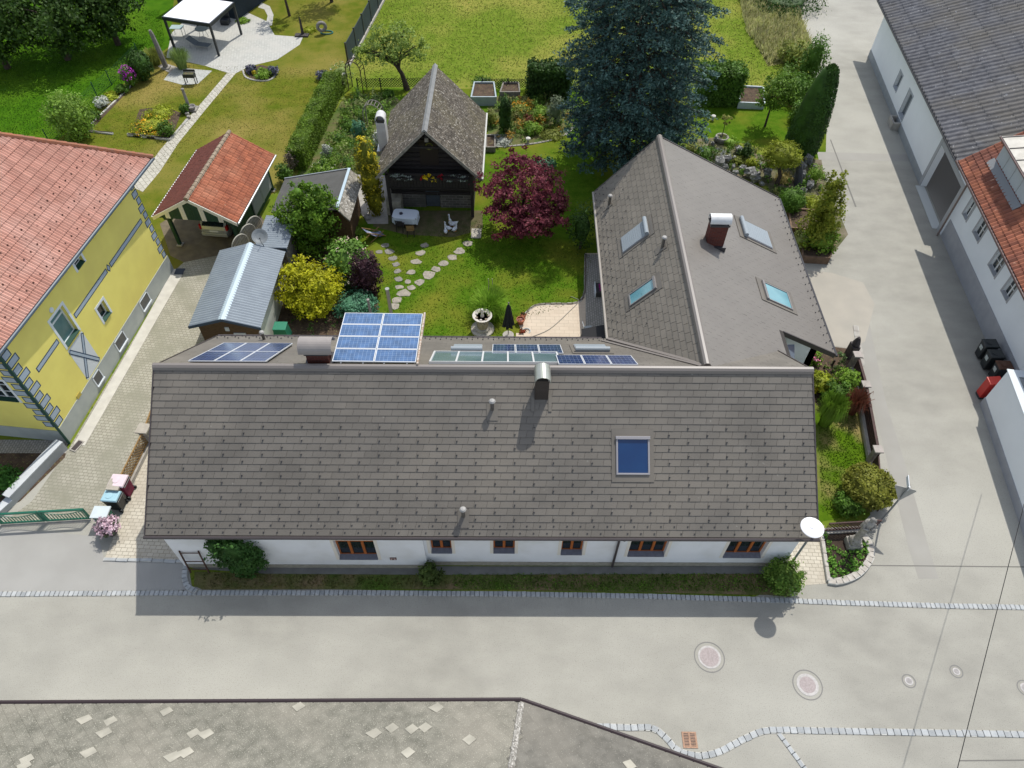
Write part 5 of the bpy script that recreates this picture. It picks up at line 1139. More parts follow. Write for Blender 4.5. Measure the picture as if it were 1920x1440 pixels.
# ================================================================ OBJECTS
M_plastic = mat('dark_plastic', (.018, .022, .024), rough=.45, spec=.5)
def wheelie(name, label, loc, rz, bodym, lidm, h=1.0, w_=.56, d_=.68, group=None, sticker=True):
    t = thing(name, label, 'bin', loc, group); r = random.Random(int(loc[0] * 100))
    fr = yawfr(Vector(loc), rz); mb = MB(); a, b = w_ / 2 * .82, d_ / 2 * .78
    mb.hexa([fr(-a, -b, .06), fr(a, -b, .06), fr(a, b, .06), fr(-a, b, .06), fr(-w_ / 2, -d_ / 2, h), fr(w_ / 2, -d_ / 2, h), fr(w_ / 2, d_ / 2, h), fr(-w_ / 2, d_ / 2, h)]); mb.build('body', bodym, t, bevel=.03)
    mb = MB(); e = .03; mb.hexa([fr(-w_ / 2 - e, -d_ / 2 - e, h + .005), fr(w_ / 2 + e, -d_ / 2 - e, h + .005), fr(w_ / 2 + e, d_ / 2 + e, h + .005), fr(-w_ / 2 - e, d_ / 2 + e, h + .005), fr(-w_ / 2, -d_ / 2, h + .07), fr(w_ / 2, -d_ / 2, h + .07), fr(w_ / 2, d_ / 2, h + .10), fr(-w_ / 2, d_ / 2, h + .10)]); ld = mb.build('lid', lidm, t, bevel=.025)
    mb = MB(); mb.lathe([(.15, h + .088), (.15, h + .10), (.0, h + .105)], fr(0, -.05, 0), 14); mb.build('lid_boss', lidm, ld)
    mb = MB(); mb.tube([fr(-w_ / 2, d_ / 2 + .07, h - .02), fr(w_ / 2, d_ / 2 + .07, h - .02)], .022, 8)
    for s in (-1, 1): mb.bar(fr(s * w_ * .4, d_ / 2, h - .02), fr(s * w_ * .4, d_ / 2 + .07, h - .02), .05, .05)
    mb.build('handle', M_plastic, t)
    for s in (-1, 1): mb = MB(); mb.lathe([(.04, -.03), (.10, -.03), (.10, .03), (.04, .03)], n=12, fr=Fr(fr(s * (a + .05), b - .02, .10), fr.y, (0, 0, 1))); mb.build('wheel', M_plastic, t)
    if sticker: mb = MB(); mb.hexa([fr(-.13, -d_ / 2 + .012, .60), fr(.12, -d_ / 2 + .012, .60), fr(.12, -d_ / 2 + .03, .60), fr(-.13, -d_ / 2 + .03, .60), fr(-.13, -d_ / 2 - .012, .84), fr(.12, -d_ / 2 - .012, .84), fr(.12, -d_ / 2 + .01, .84), fr(-.13, -d_ / 2 + .01, .84)]); mb.build('sticker', mat('white_sticker', (.62, .66, .64), (.25, .3, .28), 30), t)
    return t
for (px, py), lm, lab in (((1826, 674), M_plastic, 'black wheelie bin farthest from the red box by the white wall'), ((1836, 694), M_plastic, 'black wheelie bin between the brown lidded bin and another black bin'),
                          ((1851, 715), mat('brown_lid', (.11, .05, .03), (.08, .035, .02), 6, .5), 'black wheelie bin with a brown lid by the white wall')):
    p = P(px, py); wheelie('wheelie_bin', lab, (p.x + .42, p.y + .2, 0), R(-92), M_plastic, lm, group='bins by the right wall')
p = P(1834, 752); t = thing('post_box', 'red upright box with a dark foot at the corner of the white annex', 'box', (p.x + .25, p.y + .3, 0)); q = Vector((p.x + .25, p.y + .3, 0))
M_red = mat('signal_red', (.50, .02, .015), (.44, .018, .015), 3, .45, spec=.5)
mb = MB(); mb.box(q.x - .22, q.x + .3, q.y - .2, q.y + .24, .14, 1.2); mb.build('body', M_red, t, bevel=.03)
mb = MB(); mb.prism([(-.26, 1.2), (.34, 1.2), (.34, 1.34), (-.26, 1.26)], -.22, .26, Fr((q.x, q.y, 0), (1, 0, 0), (0, 0, 1))); mb.build('lid', mat('light_red', (.62, .06, .045), rough=.4), t)
mb = MB(); mb.box(q.x - .2, q.x + .28, q.y - .18, q.y + .22, 0, .14); mb.build('foot', M_dkmetal, t)
for (px, py), lm, h, lab, w_ in (((217, 902), mat('pink_white_lid', (.72, .60, .64), (.66, .55, .60), 4, .5), 1.0, 'dark bin with a pale pink lid beside the lattice fence', .60), ((204, 931), mat('pale_blue_lid', (.36, .56, .64), (.32, .52, .6), 4, .5), .85, 'dark bin with a pale blue lid beside the lattice fence', .50)):
    p = P(px, py, h); wheelie('wheelie_bin', lab, (p.x + .1, p.y, 0), R(-94), mat('maroon_bin', (.16, .02, .05)) if w_ > .55 else M_plastic, lm, h=h, w_=w_, group='bins in the drive', sticker=False)

# ---- gate, wall, lattice fence, letterbox cabinet, flower bowl at the left
M_ggate = mat('gate_green', (.012, .13, .085), (.01, .11, .07), 5, .4, spec=.5)
a, b = P(3, 984), P(174, 974); d = b - a; gl_ = d.length; GF = yawfr(a, math.atan2(d.y, d.x))
t = thing('gate', 'green iron double gate across the paved drive', 'gate', GF(gl_ / 2, 0, 0))
for k in (0, 1):
    x0, x1 = k * gl_ / 2 + .02, (k + 1) * gl_ / 2 - .02; mb = MB(); mb.box(x0, x1, -.04, .04, .84, .92, GF); mb.box(x0, x1, -.03, .03, .10, .17, GF); mb.box(x0, x0 + .09, -.04, .04, .17, .84, GF); mb.box(x1 - .07, x1, -.04, .04, .17, .84, GF)
    n = 13; xm_ = (x0 + x1) / 2
    for i in range(n): x = x0 + .15 + i * (x1 - x0 - .3) / (n - 1); hh_ = .66 + .10 * math.cos((x - xm_) / (x1 - x0) * 2 * math.pi) * -1; mb.box(x - .015, x + .015, -.012, .012, .17, hh_, GF)
    mb.tube([GF(x0 + .1 + i * (x1 - x0 - .2) / 16, 0, .66 - .10 * math.cos((x0 + .1 + i * (x1 - x0 - .2) / 16 - xm_) / (x1 - x0) * 2 * math.pi)) for i in range(17)], .018, 6)
    mb.build('gate_leaf', M_ggate, t)
mb = MB(); mb.box(-.0, gl_, -.12, .05, 0, .03, GF); mb.build('sill', M_concrete, t)
wA = P(-14, 985); wB = P(30, 945); wC = P(128, 842)
t = thing('garden_wall', 'low pale rendered wall between the drive and the shaded front garden', 'wall', wB)
M_lw = mat('wall_blue_grey', (.45, .47, .48), (.38, .40, .41), 2, .9, .1, 40)
for p_, q_, h, w_, nm in ((wB, wC, .55, .34, 'wall_run'), (wA, wB, .30, .30, 'wall_end')):
    d = q_ - p_; fr = yawfr(p_, math.atan2(d.y, d.x)); mb = MB(); mb.box(0, d.length, 0, w_, 0, h, fr); o = mb.build(nm, M_lw, t)
    mb = MB(); mb.box(-.02, d.length, -.03, w_ + .03, h, h + .06, fr); mb.build('coping', mat('coping_pale', (.55, .58, .60), (.48, .5, .52), 2, .8), o)
mb = MB(); fr = yawfr(P(134, 846), 0); d = P(154, 824) - P(134, 846); fr = yawfr(P(136, 846), math.atan2(d.y, d.x)); mb.box(0, .62, -.18, .16, .0, .05, fr); o = tag(mb.build('cellar_grate', M_concrete), 'concrete framed cellar light at the corner of the yellow house', 'grate')
mb = MB(); mb.box(.05, .57, -.13, .11, .05, .054, fr); mb.build('grille', M_gutter, o)
M_lat = mat('honey_lattice', (.30, .19, .075), (.21, .125, .05), 6, .8)
def lattice(name, label, p, q, h, z0, mt, step=.16, th=.02, wd=.035, post=None, base=None, group=None, rails=True, cat='fence'):
    d = q - p; L = d.length; fr = yawfr(p, math.atan2(d.y, d.x)); t = thing(name, label, cat, fr(L / 2, 0, 0), group)
    mb = MB(); k = int((L + h) / step)
    for i in range(k + 1):
        for s in (1, -1):
            x0 = i * step - (h if s == 1 else 0); x1 = x0 + h * 1.0; za, zb = (z0, z0 + h) if s == 1 else (z0 + h, z0)
            if x0 < 0: za += (zb - za) * (-x0) / h; x0 = 0
            if x1 > L: zb -= (zb - za) * (x1 - L) / max(x1 - x0, .01); x1 = L
            if x1 - x0 < .03: continue
            y = .012 * s; mb.bar(fr(x0, y, za), fr(x1, y, zb), th, wd, up=(0, 0, 1))
    mb.build('lattice', mt, t)
    if rails:
        mb = MB(); mb.box(0, L, -.03, .03, z0 - .05, z0, fr); mb.box(0, L, -.03, .03, z0 + h, z0 + h + .05, fr); mb.build('rail', mt, t)
    if base: mb = MB(); mb.box(-.02, L, -.12, .14, 0, base, fr); mb.build('base_wall', M_concrete, t)
    if post:
        n = max(1, round(L / post))
        for i in range(n + 1): x = L * i / n; mb = MB(); mb.box(x - .04, x + .04, -.085, -.035, 0, z0 + h + .08, fr); mb.build('post', mt, t)
    return t, fr, L
a, b, c_ = P(233, 932), P(284, 828), P(305, 770)
t, fr, L = lattice('lattice_fence', 'honey coloured lattice fence with stone posts between drive and paved apron', a, b, .62, .30, M_lat, base=.22)
for x in (0, L):
    mb = MB(); mb.box(x - .2, x + .2, -.2, .2, 0, 1.0, fr); po = mb.build('post', M_stone, t); mb = MB(); mb.prism([(-.27, -.27), (.27, -.27), (.27, .27), (-.27, .27)], 1.0, 1.08, fr.sub(x, 0)); mb.build('cap', mat('pale_stone_cap', (.42, .39, .33), (.35, .32, .27), 6, .9), po)
lattice('lattice_fence', 'short honey coloured lattice panel running under the roof edge of the farmhouse', b + (c_ - b) * .08, c_ + (c_ - b), .62, .30, M_lat, base=.22)
p = P(207, 978); t = thing('letterbox_cabinet', 'green letterbox cabinet with a pale flat top at the end of the gate', 'letterbox', p)
mb = MB(); mb.box(p.x - .42, p.x + .18, p.y - .2, p.y + .25, 0, .72); mb.build('body', M_ggate, t, bevel=.01)
mb = MB(); mb.box(p.x - .47, p.x + .23, p.y - .25, p.y + .32, .72, .78); mb.build('top', mat('pale_blue_top', (.58, .65, .67), (.52, .59, .61), 3, .6), t)
p = P(212, 1000); t = thing('flower_bowl', 'stone bowl overflowing with pale pink flowers beside the letterbox cabinet', 'flower pot', p)
mb = MB(); mb.lathe([(.16, 0), (.18, .05), (.12, .12), (.14, .3), (.42, .48), (.46, .55), (.40, .55), (.1, .5)], p, 18); mb.build('bowl', mat('dark_bowl', (.10, .09, .085)), t)
V = blob_leaves([(p.x, p.y, .68, .46, .44, .26)], 1000, .055, 3, clump=8); leafmesh('flowers', V, leafmat('pale_pink_flowers', (.55, .36, .44), (.72, .58, .64), .15), t)
V = blob_leaves([(p.x, p.y, .62, .46, .44, .22)], 320, .06, 4); leafmesh('leaves', V, leafmat('dull_leaves', (.05, .09, .03), (.08, .06, .06), .1), t)
# ladder rack, downpipe end and wall bush of the front are in the vegetation section
t = thing('ladder', 'rusty iron ladder frame leaning on the white wall at the left corner', 'ladder', HF(1.1, .05, 0))
M_rust = mat('rusty_iron', (.10, .05, .035), (.06, .035, .03), 10, .8)
for s in (0, .75): mb = MB(); mb.bar(HF(.75 + s, -.12, .05), HF(.7 + s, .13, 1.5), .05, .04); mb.build('rail', M_rust, t)
for k in range(3): mb = MB(); tt = .15 + k * .38; mb.bar(HF(.745, -.12 + .25 * tt, .05 + 1.45 * tt), HF(1.48, -.12 + .25 * tt, .05 + 1.45 * tt), .03, .03); mb.build('rung', M_rust, t)

# ---- street lamps, signs, statue on the right corner
M_pole = mat('galvanised_pole', (.30, .32, .34), (.25, .27, .29), 4, .4, metal=.5)
b = P(1478, 1064); t = thing('street_lamp', 'street lamp with a round white disc shade beside the house corner', 'street lamp', b)
zl = 3.95; hd_ = P(1523, 989, zl)
mb = MB(); mb.tube([b, Vector((b.x, b.y, 3.2)), Vector((b.x + .04, b.y, 3.6)), hd_ - Vector((0, 0, .1))], .05, 10, r2=.035); mb.build('pole', M_pole, t)
mb = MB(); mb.lathe([(.09, -.22), (.10, -.05), (.43, -.03), (.43, .01), (.36, .04), (.12, .07), (.10, .10), (0, .11)], hd_, 28); mb.build('shade', mat('white_enamel', (.80, .80, .82), rough=.35, spec=.5), t)
b = P(1650, 979); t = thing('road_sign', 'road sign post with a grey triangle and a thin blade above, behind the round bush', 'sign', b)
mb = MB(); mb.tube([b, b + Vector((.0, 0, 2.95))], .04, 10); mb.build('pole', M_pole, t)
fr = Fr(b + Vector((0, .05, 2.3)), (math.cos(R(-18)), math.sin(R(-18)), 0), (0, .25, .97)); mb = MB(); s = .42
mb.prism([(-s, .32), (0, -.40), (s, .32), (s * .9, .38), (-s * .9, .38)], -.01, .015, fr); mb.build('triangle_sign', mat('sign_back_grey', (.38, .38, .36), (.33, .33, .31), 4, .5, metal=.3), t)
fr = Fr(b + Vector((.02, 0, 2.72)), (.25, .97, 0), (0, 0, 1)); mb = MB(); mb.box(-.05, .62, -.02, .18, -.012, .012, fr); mb.build('name_blade', mat('blade_white', (.62, .66, .70), rough=.4), t)
b = P(1597, 1022); t = thing('wayside_statue', 'weathered stone statue on a pedestal in the flower bed', 'statue', b)
mb = MB(); mb.box(b.x - .29, b.x + .29, b.y - .26, b.y + .26, 0, .34); mb.box(b.x - .22, b.x + .22, b.y - .21, b.y + .21, .34, .50); mb.build('pedestal', M_stone, t, bevel=.02)
mb = MB(); mb.lathe([(.22, .50), (.20, .58), (.14, .66), (.135, 1.45), (.17, 1.5), (.20, 1.58)], b, 14, sx=1.1); mb.build('column', M_stone, t)
mb = MB(); mb.lathe([(.18, 1.58), (.21, 1.64), (.19, 1.85), (.17, 2.02), (.10, 2.12), (.06, 2.15)], b, 12, sx=1.25); mb.ball(b + Vector((0, -.02, 2.24)), .10, .10, .13, 12, 8, .06); mb.tube([b + Vector((-.2, -.05, 1.95)), b + Vector((-.24, -.16, 1.78)), b + Vector((-.05, -.22, 1.74))], .055, 8); mb.tube([b + Vector((.2, -.05, 1.95)), b + Vector((.24, -.16, 1.78)), b + Vector((.05, -.22, 1.76))], .055, 8); mb.ball(b + Vector((.12, .02, 2.10)), .13, .08, .09, 10, 6, .15); mb.build('figure', mat('pale_statue_stone', (.34, .33, .30), (.20, .19, .175), 6, .9, .5, 25), t)
# ---- garden fence right of the gable: stone piers with a dark slatted fence
M_pier = mat('pier_stone', (.30, .26, .23), (.20, .17, .15), 5, .9, .5, 20)
fpts = [P(1596, 690), P(1611, 745), P(1632, 866)]
t = thing('garden_fence', 'dark brown slatted fence on stone piers between gable garden and lane', 'fence', fpts[1])
def pier(px, h=1.0, w_=.26):
    mb = MB(); mb.box(px.x - w_ / 2 - .06, px.x + w_ / 2 - .06, px.y - w_ / 2, px.y + w_ / 2, 0, h); o = mb.build('pier', M_pier, t); mb = MB(); mb.prism([(px.x - .26, px.y - .2), (px.x + .14, px.y - .2), (px.x + .14, px.y + .2), (px.x - .26, px.y + .2)], h, h + .08); mb.build('cap', mat('pier_cap', (.40, .36, .33), (.32, .29, .26), 6, .9), o)
for q in fpts: pier(q)
M_fence = mat('dark_fence_brown', (.07, .035, .03), (.045, .025, .022), 6, .7)
for p_, q_ in zip(fpts[:-1], fpts[1:]):
    d = q_ - p_; fr = yawfr(p_, math.atan2(d.y, d.x)); L = d.length; mb = MB()
    for i in range(4): mb.box(.2, L - .2, -.03 + .0, .03, .28 + i * .17, .40 + i * .17, fr)
    mb.box(.2, L - .2, -.06, .06, .93, .97, fr); mb.build('slats', M_fence, t); mb = MB(); mb.box(-.1, L + .1, -.16, .06, 0, .22, fr); mb.build('base_wall', M_concrete, t)
p_, q_ = P(1632, 866), P(1640, 965); d = q_ - p_; fr = yawfr(p_, math.atan2(d.y, d.x)); mb = MB()
for i in range(4): mb.box(.2, d.length, -.03, .03, .28 + i * .17, .40 + i * .17, fr)
mb.build('slats', M_fence, t)
lattice('lattice_fence', 'dark low lattice fence behind the statue, from the gable to the lane', P(1543, 998), P(1640, 992), .55, .2, M_fence, step=.15, wd=.03, base=.12)
b = P(1592, 668); t = thing('stone_figure', 'dark stone gatepost with a hooded figure at the top of the gable garden', 'statue', b)
mb = MB(); mb.box(b.x - .2, b.x + .2, b.y - .25, b.y + .25, 0, .9); mb.build('post', mat('dark_granite', (.06, .05, .05), (.035, .03, .03), 5, .6), t, bevel=.03)
mb = MB(); mb.lathe([(.2, .9), (.24, 1.0), (.16, 1.25), (.08, 1.42), (0, 1.45)], b, 12, sx=.8); mb.build('figure', MATS['dark_granite'], t)
cobbles('kerb', arcpts([(1604, 612), (1610, 650), (1616, 680), (1608, 690)], 3), wdt=.25, ln=.4, h=.05, mt=M_concrete)
# ---- timber raised beds beside the wing
M_sleeper = mat('sleeper_wood', (.20, .13, .085), (.13, .085, .055), 5, .85, .3, 20)
def rbed(label, pts, h, mt, w_=.10, soilz=None, group=None, name='raised_bed', px=True):
    q = [P(*p) if px else Vector(p) for p in pts]; c = sum(q, Vector()) / len(q); t = thing(name, label, 'raised bed', c, group)
    mb = MB()
    for p_, r_ in zip(q, q[1:] + q[:1]):
        d = r_ - p_; fr = yawfr(p_, math.atan2(d.y, d.x)); mb.box(-w_ / 2 + .003, d.length - w_ / 2, -w_ / 2, w_ / 2, 0, h, fr)
    mb.build('boards', mt, t); mb = MB(); mb.poly([(p_.x, p_.y, soilz or h - .12) for p_ in q]); mb.build('soil', M_soil, t); return t, q
rbed('brown timber planter full of shrubs at the forecourt corner', [(1500, 492), (1550, 495), (1566, 455), (1500, 440)], .5, M_sleeper)
rbed('small timber sleeper planter with white gravel beside the wing eave', [(1480, 436), (1520, 438), (1522, 402), (1475, 400)], .4, M_sleeper)
M_galv = mat('galvanised_sheet', (.36, .42, .44), (.30, .36, .38), 3, .5)
rbed('galvanised raised bed with vegetables, directly behind the cabin roof', [(884, 198), (930, 198), (926, 170), (890, 170)], .7, M_galv)
rbed('brown wooden raised bed beside the galvanised one behind the cabin', [(938, 186), (974, 186), (972, 168), (944, 168)], .6, M_greywood)
rbed('white raised bed with dark soil behind the small garden tree', [(1383, 203), (1430, 205), (1428, 174), (1386, 172)], .5, mat('white_boards', (.50, .56, .60), (.44, .5, .54), 3, .6))
rbed('rectangular bed box of pale stone next to the cabin eave', [(912, 285), (928, 285), (928, 262), (912, 262)], .4, M_greywood)

# ---- garden furniture and ornaments
tz = .75; c = P(760, 401, tz); t = thing('garden_table', 'garden table under a white cloth in front of the log cabin', 'table', (c.x, c.y, 0))
fr = yawfr((c.x, c.y, 0), R(-4))
for sx in (-1, 1):
    for sy in (-1, 1): mb = MB(); mb.box(sx * .55 - .03, sx * .55 + .03, sy * .3 - .03, sy * .3 + .03, 0, tz - .04, fr); mb.build('leg', M_dkwood, t)
mb = MB(); mb.box(-.72, .72, -.42, .42, tz - .04, tz, fr); mb.build('tabletop', M_wood, t)
k = 40; mb = MB(); rr = []
for lev, (s, z) in enumerate(((.0, tz + .008), (1.0, tz + .008), (1.03, tz - .03), (1.05, tz - .42))):
    ring = []
    for i in range(k):
        a_ = 2 * math.pi * i / k; ca, sa = math.cos(a_), math.sin(a_); x = math.copysign(abs(ca) ** .35, ca) * .76 * s; y = math.copysign(abs(sa) ** .35, sa) * .46 * s
        if lev == 3: x *= 1 + .025 * math.sin(9 * a_); y *= 1 + .05 * math.sin(9 * a_)
        mb.v.append(tuple(fr(x, y, z + (.05 * math.sin(4 * a_) if lev == 3 else 0)))); ring.append(len(mb.v) - 1)
    rr.append(ring)
for l in range(1, 3):
    for i in range(k): mb.f.append((rr[l][i], rr[l][(i + 1) % k], rr[l + 1][(i + 1) % k], rr[l + 1][i]))
mb.f.append(tuple(rr[1])); tag(mb.build('tablecloth', mat('white_cloth', (.62, .68, .74), rough=.9), smooth=False), 'white cloth draped over the garden table by the cabin', 'tablecloth')
mb = MB(); q = fr(-.25, -.05, tz + .01); mb.lathe([(.07, 0), (.10, .03), (.11, .07), (.09, .07), (.06, .03)], q, 14); tag(mb.build('bowl', mat('dark_bowl2', (.05, .05, .07))), 'small dark bowl on the white tablecloth', 'bowl')
def gchair(label, loc, rz, mt):
    t = thing('garden_chair', label, 'chair', loc, 'chairs at the garden table'); fr = yawfr(Vector(loc), rz)
    for sx in (-1, 1):
        mb = MB(); mb.bar(fr(sx * .2, -.2, 0), fr(sx * .2, -.18, .44), .04, .04); mb.build('leg', M_dkwood, t); mb = MB(); mb.bar(fr(sx * .2, .24, 0), fr(sx * .2, .18, .44), .04, .04); mb.build('leg', M_dkwood, t)
    mb = MB()
    for i in range(5): mb.box(-.23, .23, -.22 + i * .088, -.22 + i * .088 + .075, .44, .465, fr)
    mb.build('seat', mt, t); mb = MB()
    for sx in (-1, 1): mb.bar(fr(sx * .2, .2, .46), fr(sx * .2, .30, .90), .04, .03)
    for i in range(3): mb.bar(fr(-.2, .215 + i * .035, .56 + i * .14), fr(.2, .215 + i * .035, .56 + i * .14), .02, .08)
    mb.build('backrest', mt, t); return t
p = P(771, 438); gchair('light wooden garden chair in front of the white table', (p.x, p.y - .1, 0), R(186), M_lat)
p = P(752, 430); gchair('dark wooden garden chair in front of the white table', (p.x, p.y - .05, 0), R(172), M_dkwood)
p = P(703, 446); t = thing('deckchair', 'deckchair with a blue patterned sling on the lawn', 'deckchair', p); fr = yawfr(p, R(40) + math.pi / 2)
for s in (-1, 1):
    mb = MB(); mb.bar(fr(s * .3, -.6, .05), fr(s * .3, .62, .85), .04, .05); mb.build('rail', M_lat, t); mb = MB(); mb.bar(fr(s * .26, .45, .04), fr(s * .26, -.5, .42), .035, .04); mb.build('rail', M_lat, t)
mb = MB(); n = 8
for i in range(n):
    f0, f1 = i / n, (i + 1) / n; z = lambda q_: .08 + .80 * q_ - .18 * math.sin(math.pi * q_); mb.slab([fr(-.26, -.55 + 1.15 * f0, z(f0)), fr(.26, -.55 + 1.15 * f0, z(f0)), fr(.26, -.55 + 1.15 * f1, z(f1)), fr(-.26, -.55 + 1.15 * f1, z(f1))], .012)
mb.build('sling', mat('blue_patterned_cloth', (.05, .08, .22), (.40, .46, .55), 9, .9, c3=(.06, .02, .08), s3=5), t)
M_goose = mat('white_goose', (.66, .70, .74), rough=.6)
g0 = thing('goose_figure', 'white goose figure with stretched neck, nearest to the cabin door', 'garden figure', (0, 0, 0), 'white goose figures'); gz_ = MB()
gz_.ball((0, 0, .20), .12, .20, .13, 12, 8); gz_.tube([(0, .14, .26), (0, .19, .40), (0, .19, .54), (0, .22, .57)], [.06, .04, .035, .03], 8); gz_.ball((0, .23, .58), .045, .06, .045, 10, 6); gz_.tube([(0, -.15, .22), (0, -.28, .27)], [.07, .015], 8); gz_.build('body', M_goose, g0)
mb = MB(); mb.tube([(0, .28, .58), (0, .35, .565)], [.02, .006], 6); mb.build('beak', mat('orange_beak', (.6, .25, .03)), g0); mb = MB(); mb.box(-.06, .06, -.04, .08, 0, .09); mb.build('foot', MATS['orange_beak'], g0)
for i, ((px, py), rz, sc, lab) in enumerate((((846, 424), .5, 1.15, 'white goose figure standing farthest back in the flock'), ((852, 425), 2.2, 1.1, 'white goose figure at the right rear of the flock'), ((841, 432), 1.2, .95, 'crouching white goose figure in the middle of the flock'), ((853, 434), -.6, 1.0, 'white goose figure at the right front of the flock'), ((836, 438), .2, .95, 'white goose figure standing apart at the left of the flock'))):
    p = P(px, py)
    if i == 0: g0.location = p; g0.rotation_euler.z = rz; g0.scale = (sc,) * 3; g0['label'] = lab
    else: dup(g0, p, rz, lab, sc)
b = P(905, 618); t = thing('fountain', 'pale stone fountain with a figure in its bowl on the lawn', 'fountain', b); M_fst = mat('pale_fountain_stone', (.46, .43, .37), (.30, .28, .24), 6, .9, .4, 25)
mb = MB(); mb.lathe([(.62, 0), (.62, .10), (.55, .12), (.50, .12)], b, 24); mb.lathe([(.42, .12), (.42, .22), (.3, .24), (0, .24)], b, 8); mb.build('base', M_fst, t)
mb = MB(); mb.lathe([(.28, .24), (.30, .34), (.32, .60), (.26, .70), (.18, .74), (.15, .85)], b, 16); mb.build('pedestal', mat('carved_pedestal', (.36, .30, .22), (.24, .20, .15), 8, .9, .5, 30), t)
mb = MB(); mb.lathe([(.15, .85), (.30, .92), (.50, 1.04), (.52, 1.08), (.48, 1.08), (.30, .99), (0, .97)], b, 24); bw_ = mb.build('bowl', mat('white_bowl', (.58, .55, .50), (.48, .45, .4), 6), t)
mb = MB(); mb.lathe([(0, 1.0), (.45, 1.0)], b, 20); mb.build('water', mat('dark_water', (.05, .05, .06), rough=.1, spec=.6), bw_)
mb = MB(); mb.lathe([(.10, .98), (.09, 1.1), (.06, 1.2), (.09, 1.32), (.05, 1.4)], b, 10); mb.ball(b + Vector((0, 0, 1.46)), .07); mb.tube([b + Vector((.05, 0, 1.32)), b + Vector((.17, -.03, 1.42))], .03, 6); mb.build('figure', MATS['white_bowl'], t)
rn = random.Random(4)
for i in range(7): a_ = i * .9; mb = MB(); mb.ball(b + Vector((.33 * math.cos(a_), .33 * math.sin(a_), 1.05)), .075, .06, .05, 8, 6, .15, i); mb.build('pebble', MATS['white_bowl'] if i % 2 else MATS['carved_pedestal'], bw_)
b = P(953, 629); t = thing('parasol', 'closed black parasol on the lawn next to the fountain', 'parasol', b)
mb = MB(); mb.tube([b, b + Vector((0, 0, 2.35))], .025, 8); mb.build('pole', M_greywood, t)
mb = MB(); k = 24; rr = []
for z, r_, am in ((.75, .26, .35), (.95, .24, .3), (1.5, .18, .2), (1.95, .13, .15), (2.15, .10, .1), (2.3, .03, 0)):
    ring = []
    for i in range(k): a_ = 2 * math.pi * i / k; q = r_ * (1 + am * math.sin(6 * a_)); mb.v.append((b.x + q * math.cos(a_), b.y + q * math.sin(a_), z)); ring.append(len(mb.v) - 1)
    rr.append(ring)
for l in range(5):
    for i in range(k): mb.f.append((rr[l][i], rr[l][(i + 1) % k], rr[l + 1][(i + 1) % k], rr[l + 1][i]))
mb.build('canopy', mat('black_cloth', (.014, .015, .02), rough=.9), t); mb = MB(); mb.ball(b + Vector((0, 0, 2.4)), .05); mb.build('finial', M_greywood, t); mb = MB(); mb.lathe([(.3, 0), (.3, .06), (.05, .1)], b, 16); mb.build('base', M_concrete, t)
M_terra = mat('terracotta', (.36, .13, .07), (.30, .10, .055), 6, .8)
for i, (px, py, r_, h, lab) in enumerate(((976, 606, .22, .28, 'larger terracotta pot with a pink plant on the terrace edge'), (981, 595, .17, .2, 'small square terracotta pot behind the larger one'))):
    b = P(px, py); t = thing('plant_pot', lab, 'plant pot', b, 'terracotta pots'); mb = MB(); mb.lathe([(r_ * .7, 0), (r_, h), (r_ * 1.08, h), (r_ * 1.08, h + .04), (r_ * .9, h + .04), (r_ * .85, h - .04), (0, h - .04)], b, 16 if i == 0 else 4); mb.build('pot', M_terra, t)
    V = blob_leaves([(b.x, b.y, h + .03, r_ * .8, r_ * .8, .07)], 80, .05, i); leafmesh('plant', V, leafmat('pot_plant_%d' % i, (.55, .30, .26) if i == 0 else (.06, .05, .03), (.45, .22, .2) if i == 0 else (.04, .08, .02), .1), t)
b = P(978, 640); t = thing('planter_box', 'pale stone planter with red flowers at the terrace corner', 'planter', b); mb = MB(); mb.box(b.x - .3, b.x + .42, b.y - .22, b.y + .2, 0, .42); mb.build('box', mat('peach_stone', (.60, .50, .38), (.55, .45, .34), 4), t)
V = blob_leaves([(b.x + .02, b.y + .3, .40, .3, .2, .2)], 240, .05, 9); leafmesh('flowers', V, leafmat('red_flowers', (.42, .02, .015), (.06, .10, .02), .1), t)
b = P(987, 622); mb = MB(); mb.tube([b + Vector((.2 * math.cos(a_), .2 * math.sin(a_), .05 + .01 * k_)) for k_ in range(3) for a_ in np.linspace(0, 6.28, 17)], .02, 6); tag(mb.build('hose_coil', mat('pale_hose', (.45, .52, .55))), 'pale coiled hose on the terrace beside the planter', 'hose')
hp_ = [P(*p) for p in arcpts([(992, 634), (1030, 618), (1068, 584), (1085, 566), (1078, 560), (1070, 557)], 5)]; mb = MB(); mb.tube([q + Vector((0, 0, .04)) for q in hp_], .016, 6); tag(mb.build('garden_hose', mat('grey_hose', (.30, .29, .26))), 'thin grey hose lying across the pale terrace', 'hose')
# awning-like black shelter and the grey chair by the wing
b = P(1120, 622); t = thing('lean_to_cover', 'black sloping cover against the wing wall at the terrace', 'cover', b); mb = MB(); q = [P(1106, 632, 1.7), P(1140, 632, 2.0), P(1135, 570, 2.0), P(1110, 576, 1.7)]; mb.slab([Vector((3.45, 22.9, 1.75)), Vector((4.95, 22.9, 2.2)), Vector((4.95, 25.2, 2.2)), Vector((3.45, 25.2, 1.75))], .05); mb.build('cover', mat('black_tarp', (.012, .012, .013), rough=.6), t)
for y_ in (22.95, 25.1): mb = MB(); mb.box(3.47, 3.53, y_, y_ + .06, 0, 1.7); mb.build('post', M_dkmetal, t)
b = P(1101, 628); t = thing('stacked_chair', 'grey plastic chair beside the black cover on the terrace path', 'chair', b); fr = yawfr(b, R(100))
M_gpl = mat('grey_plastic', (.38, .42, .44), rough=.5)
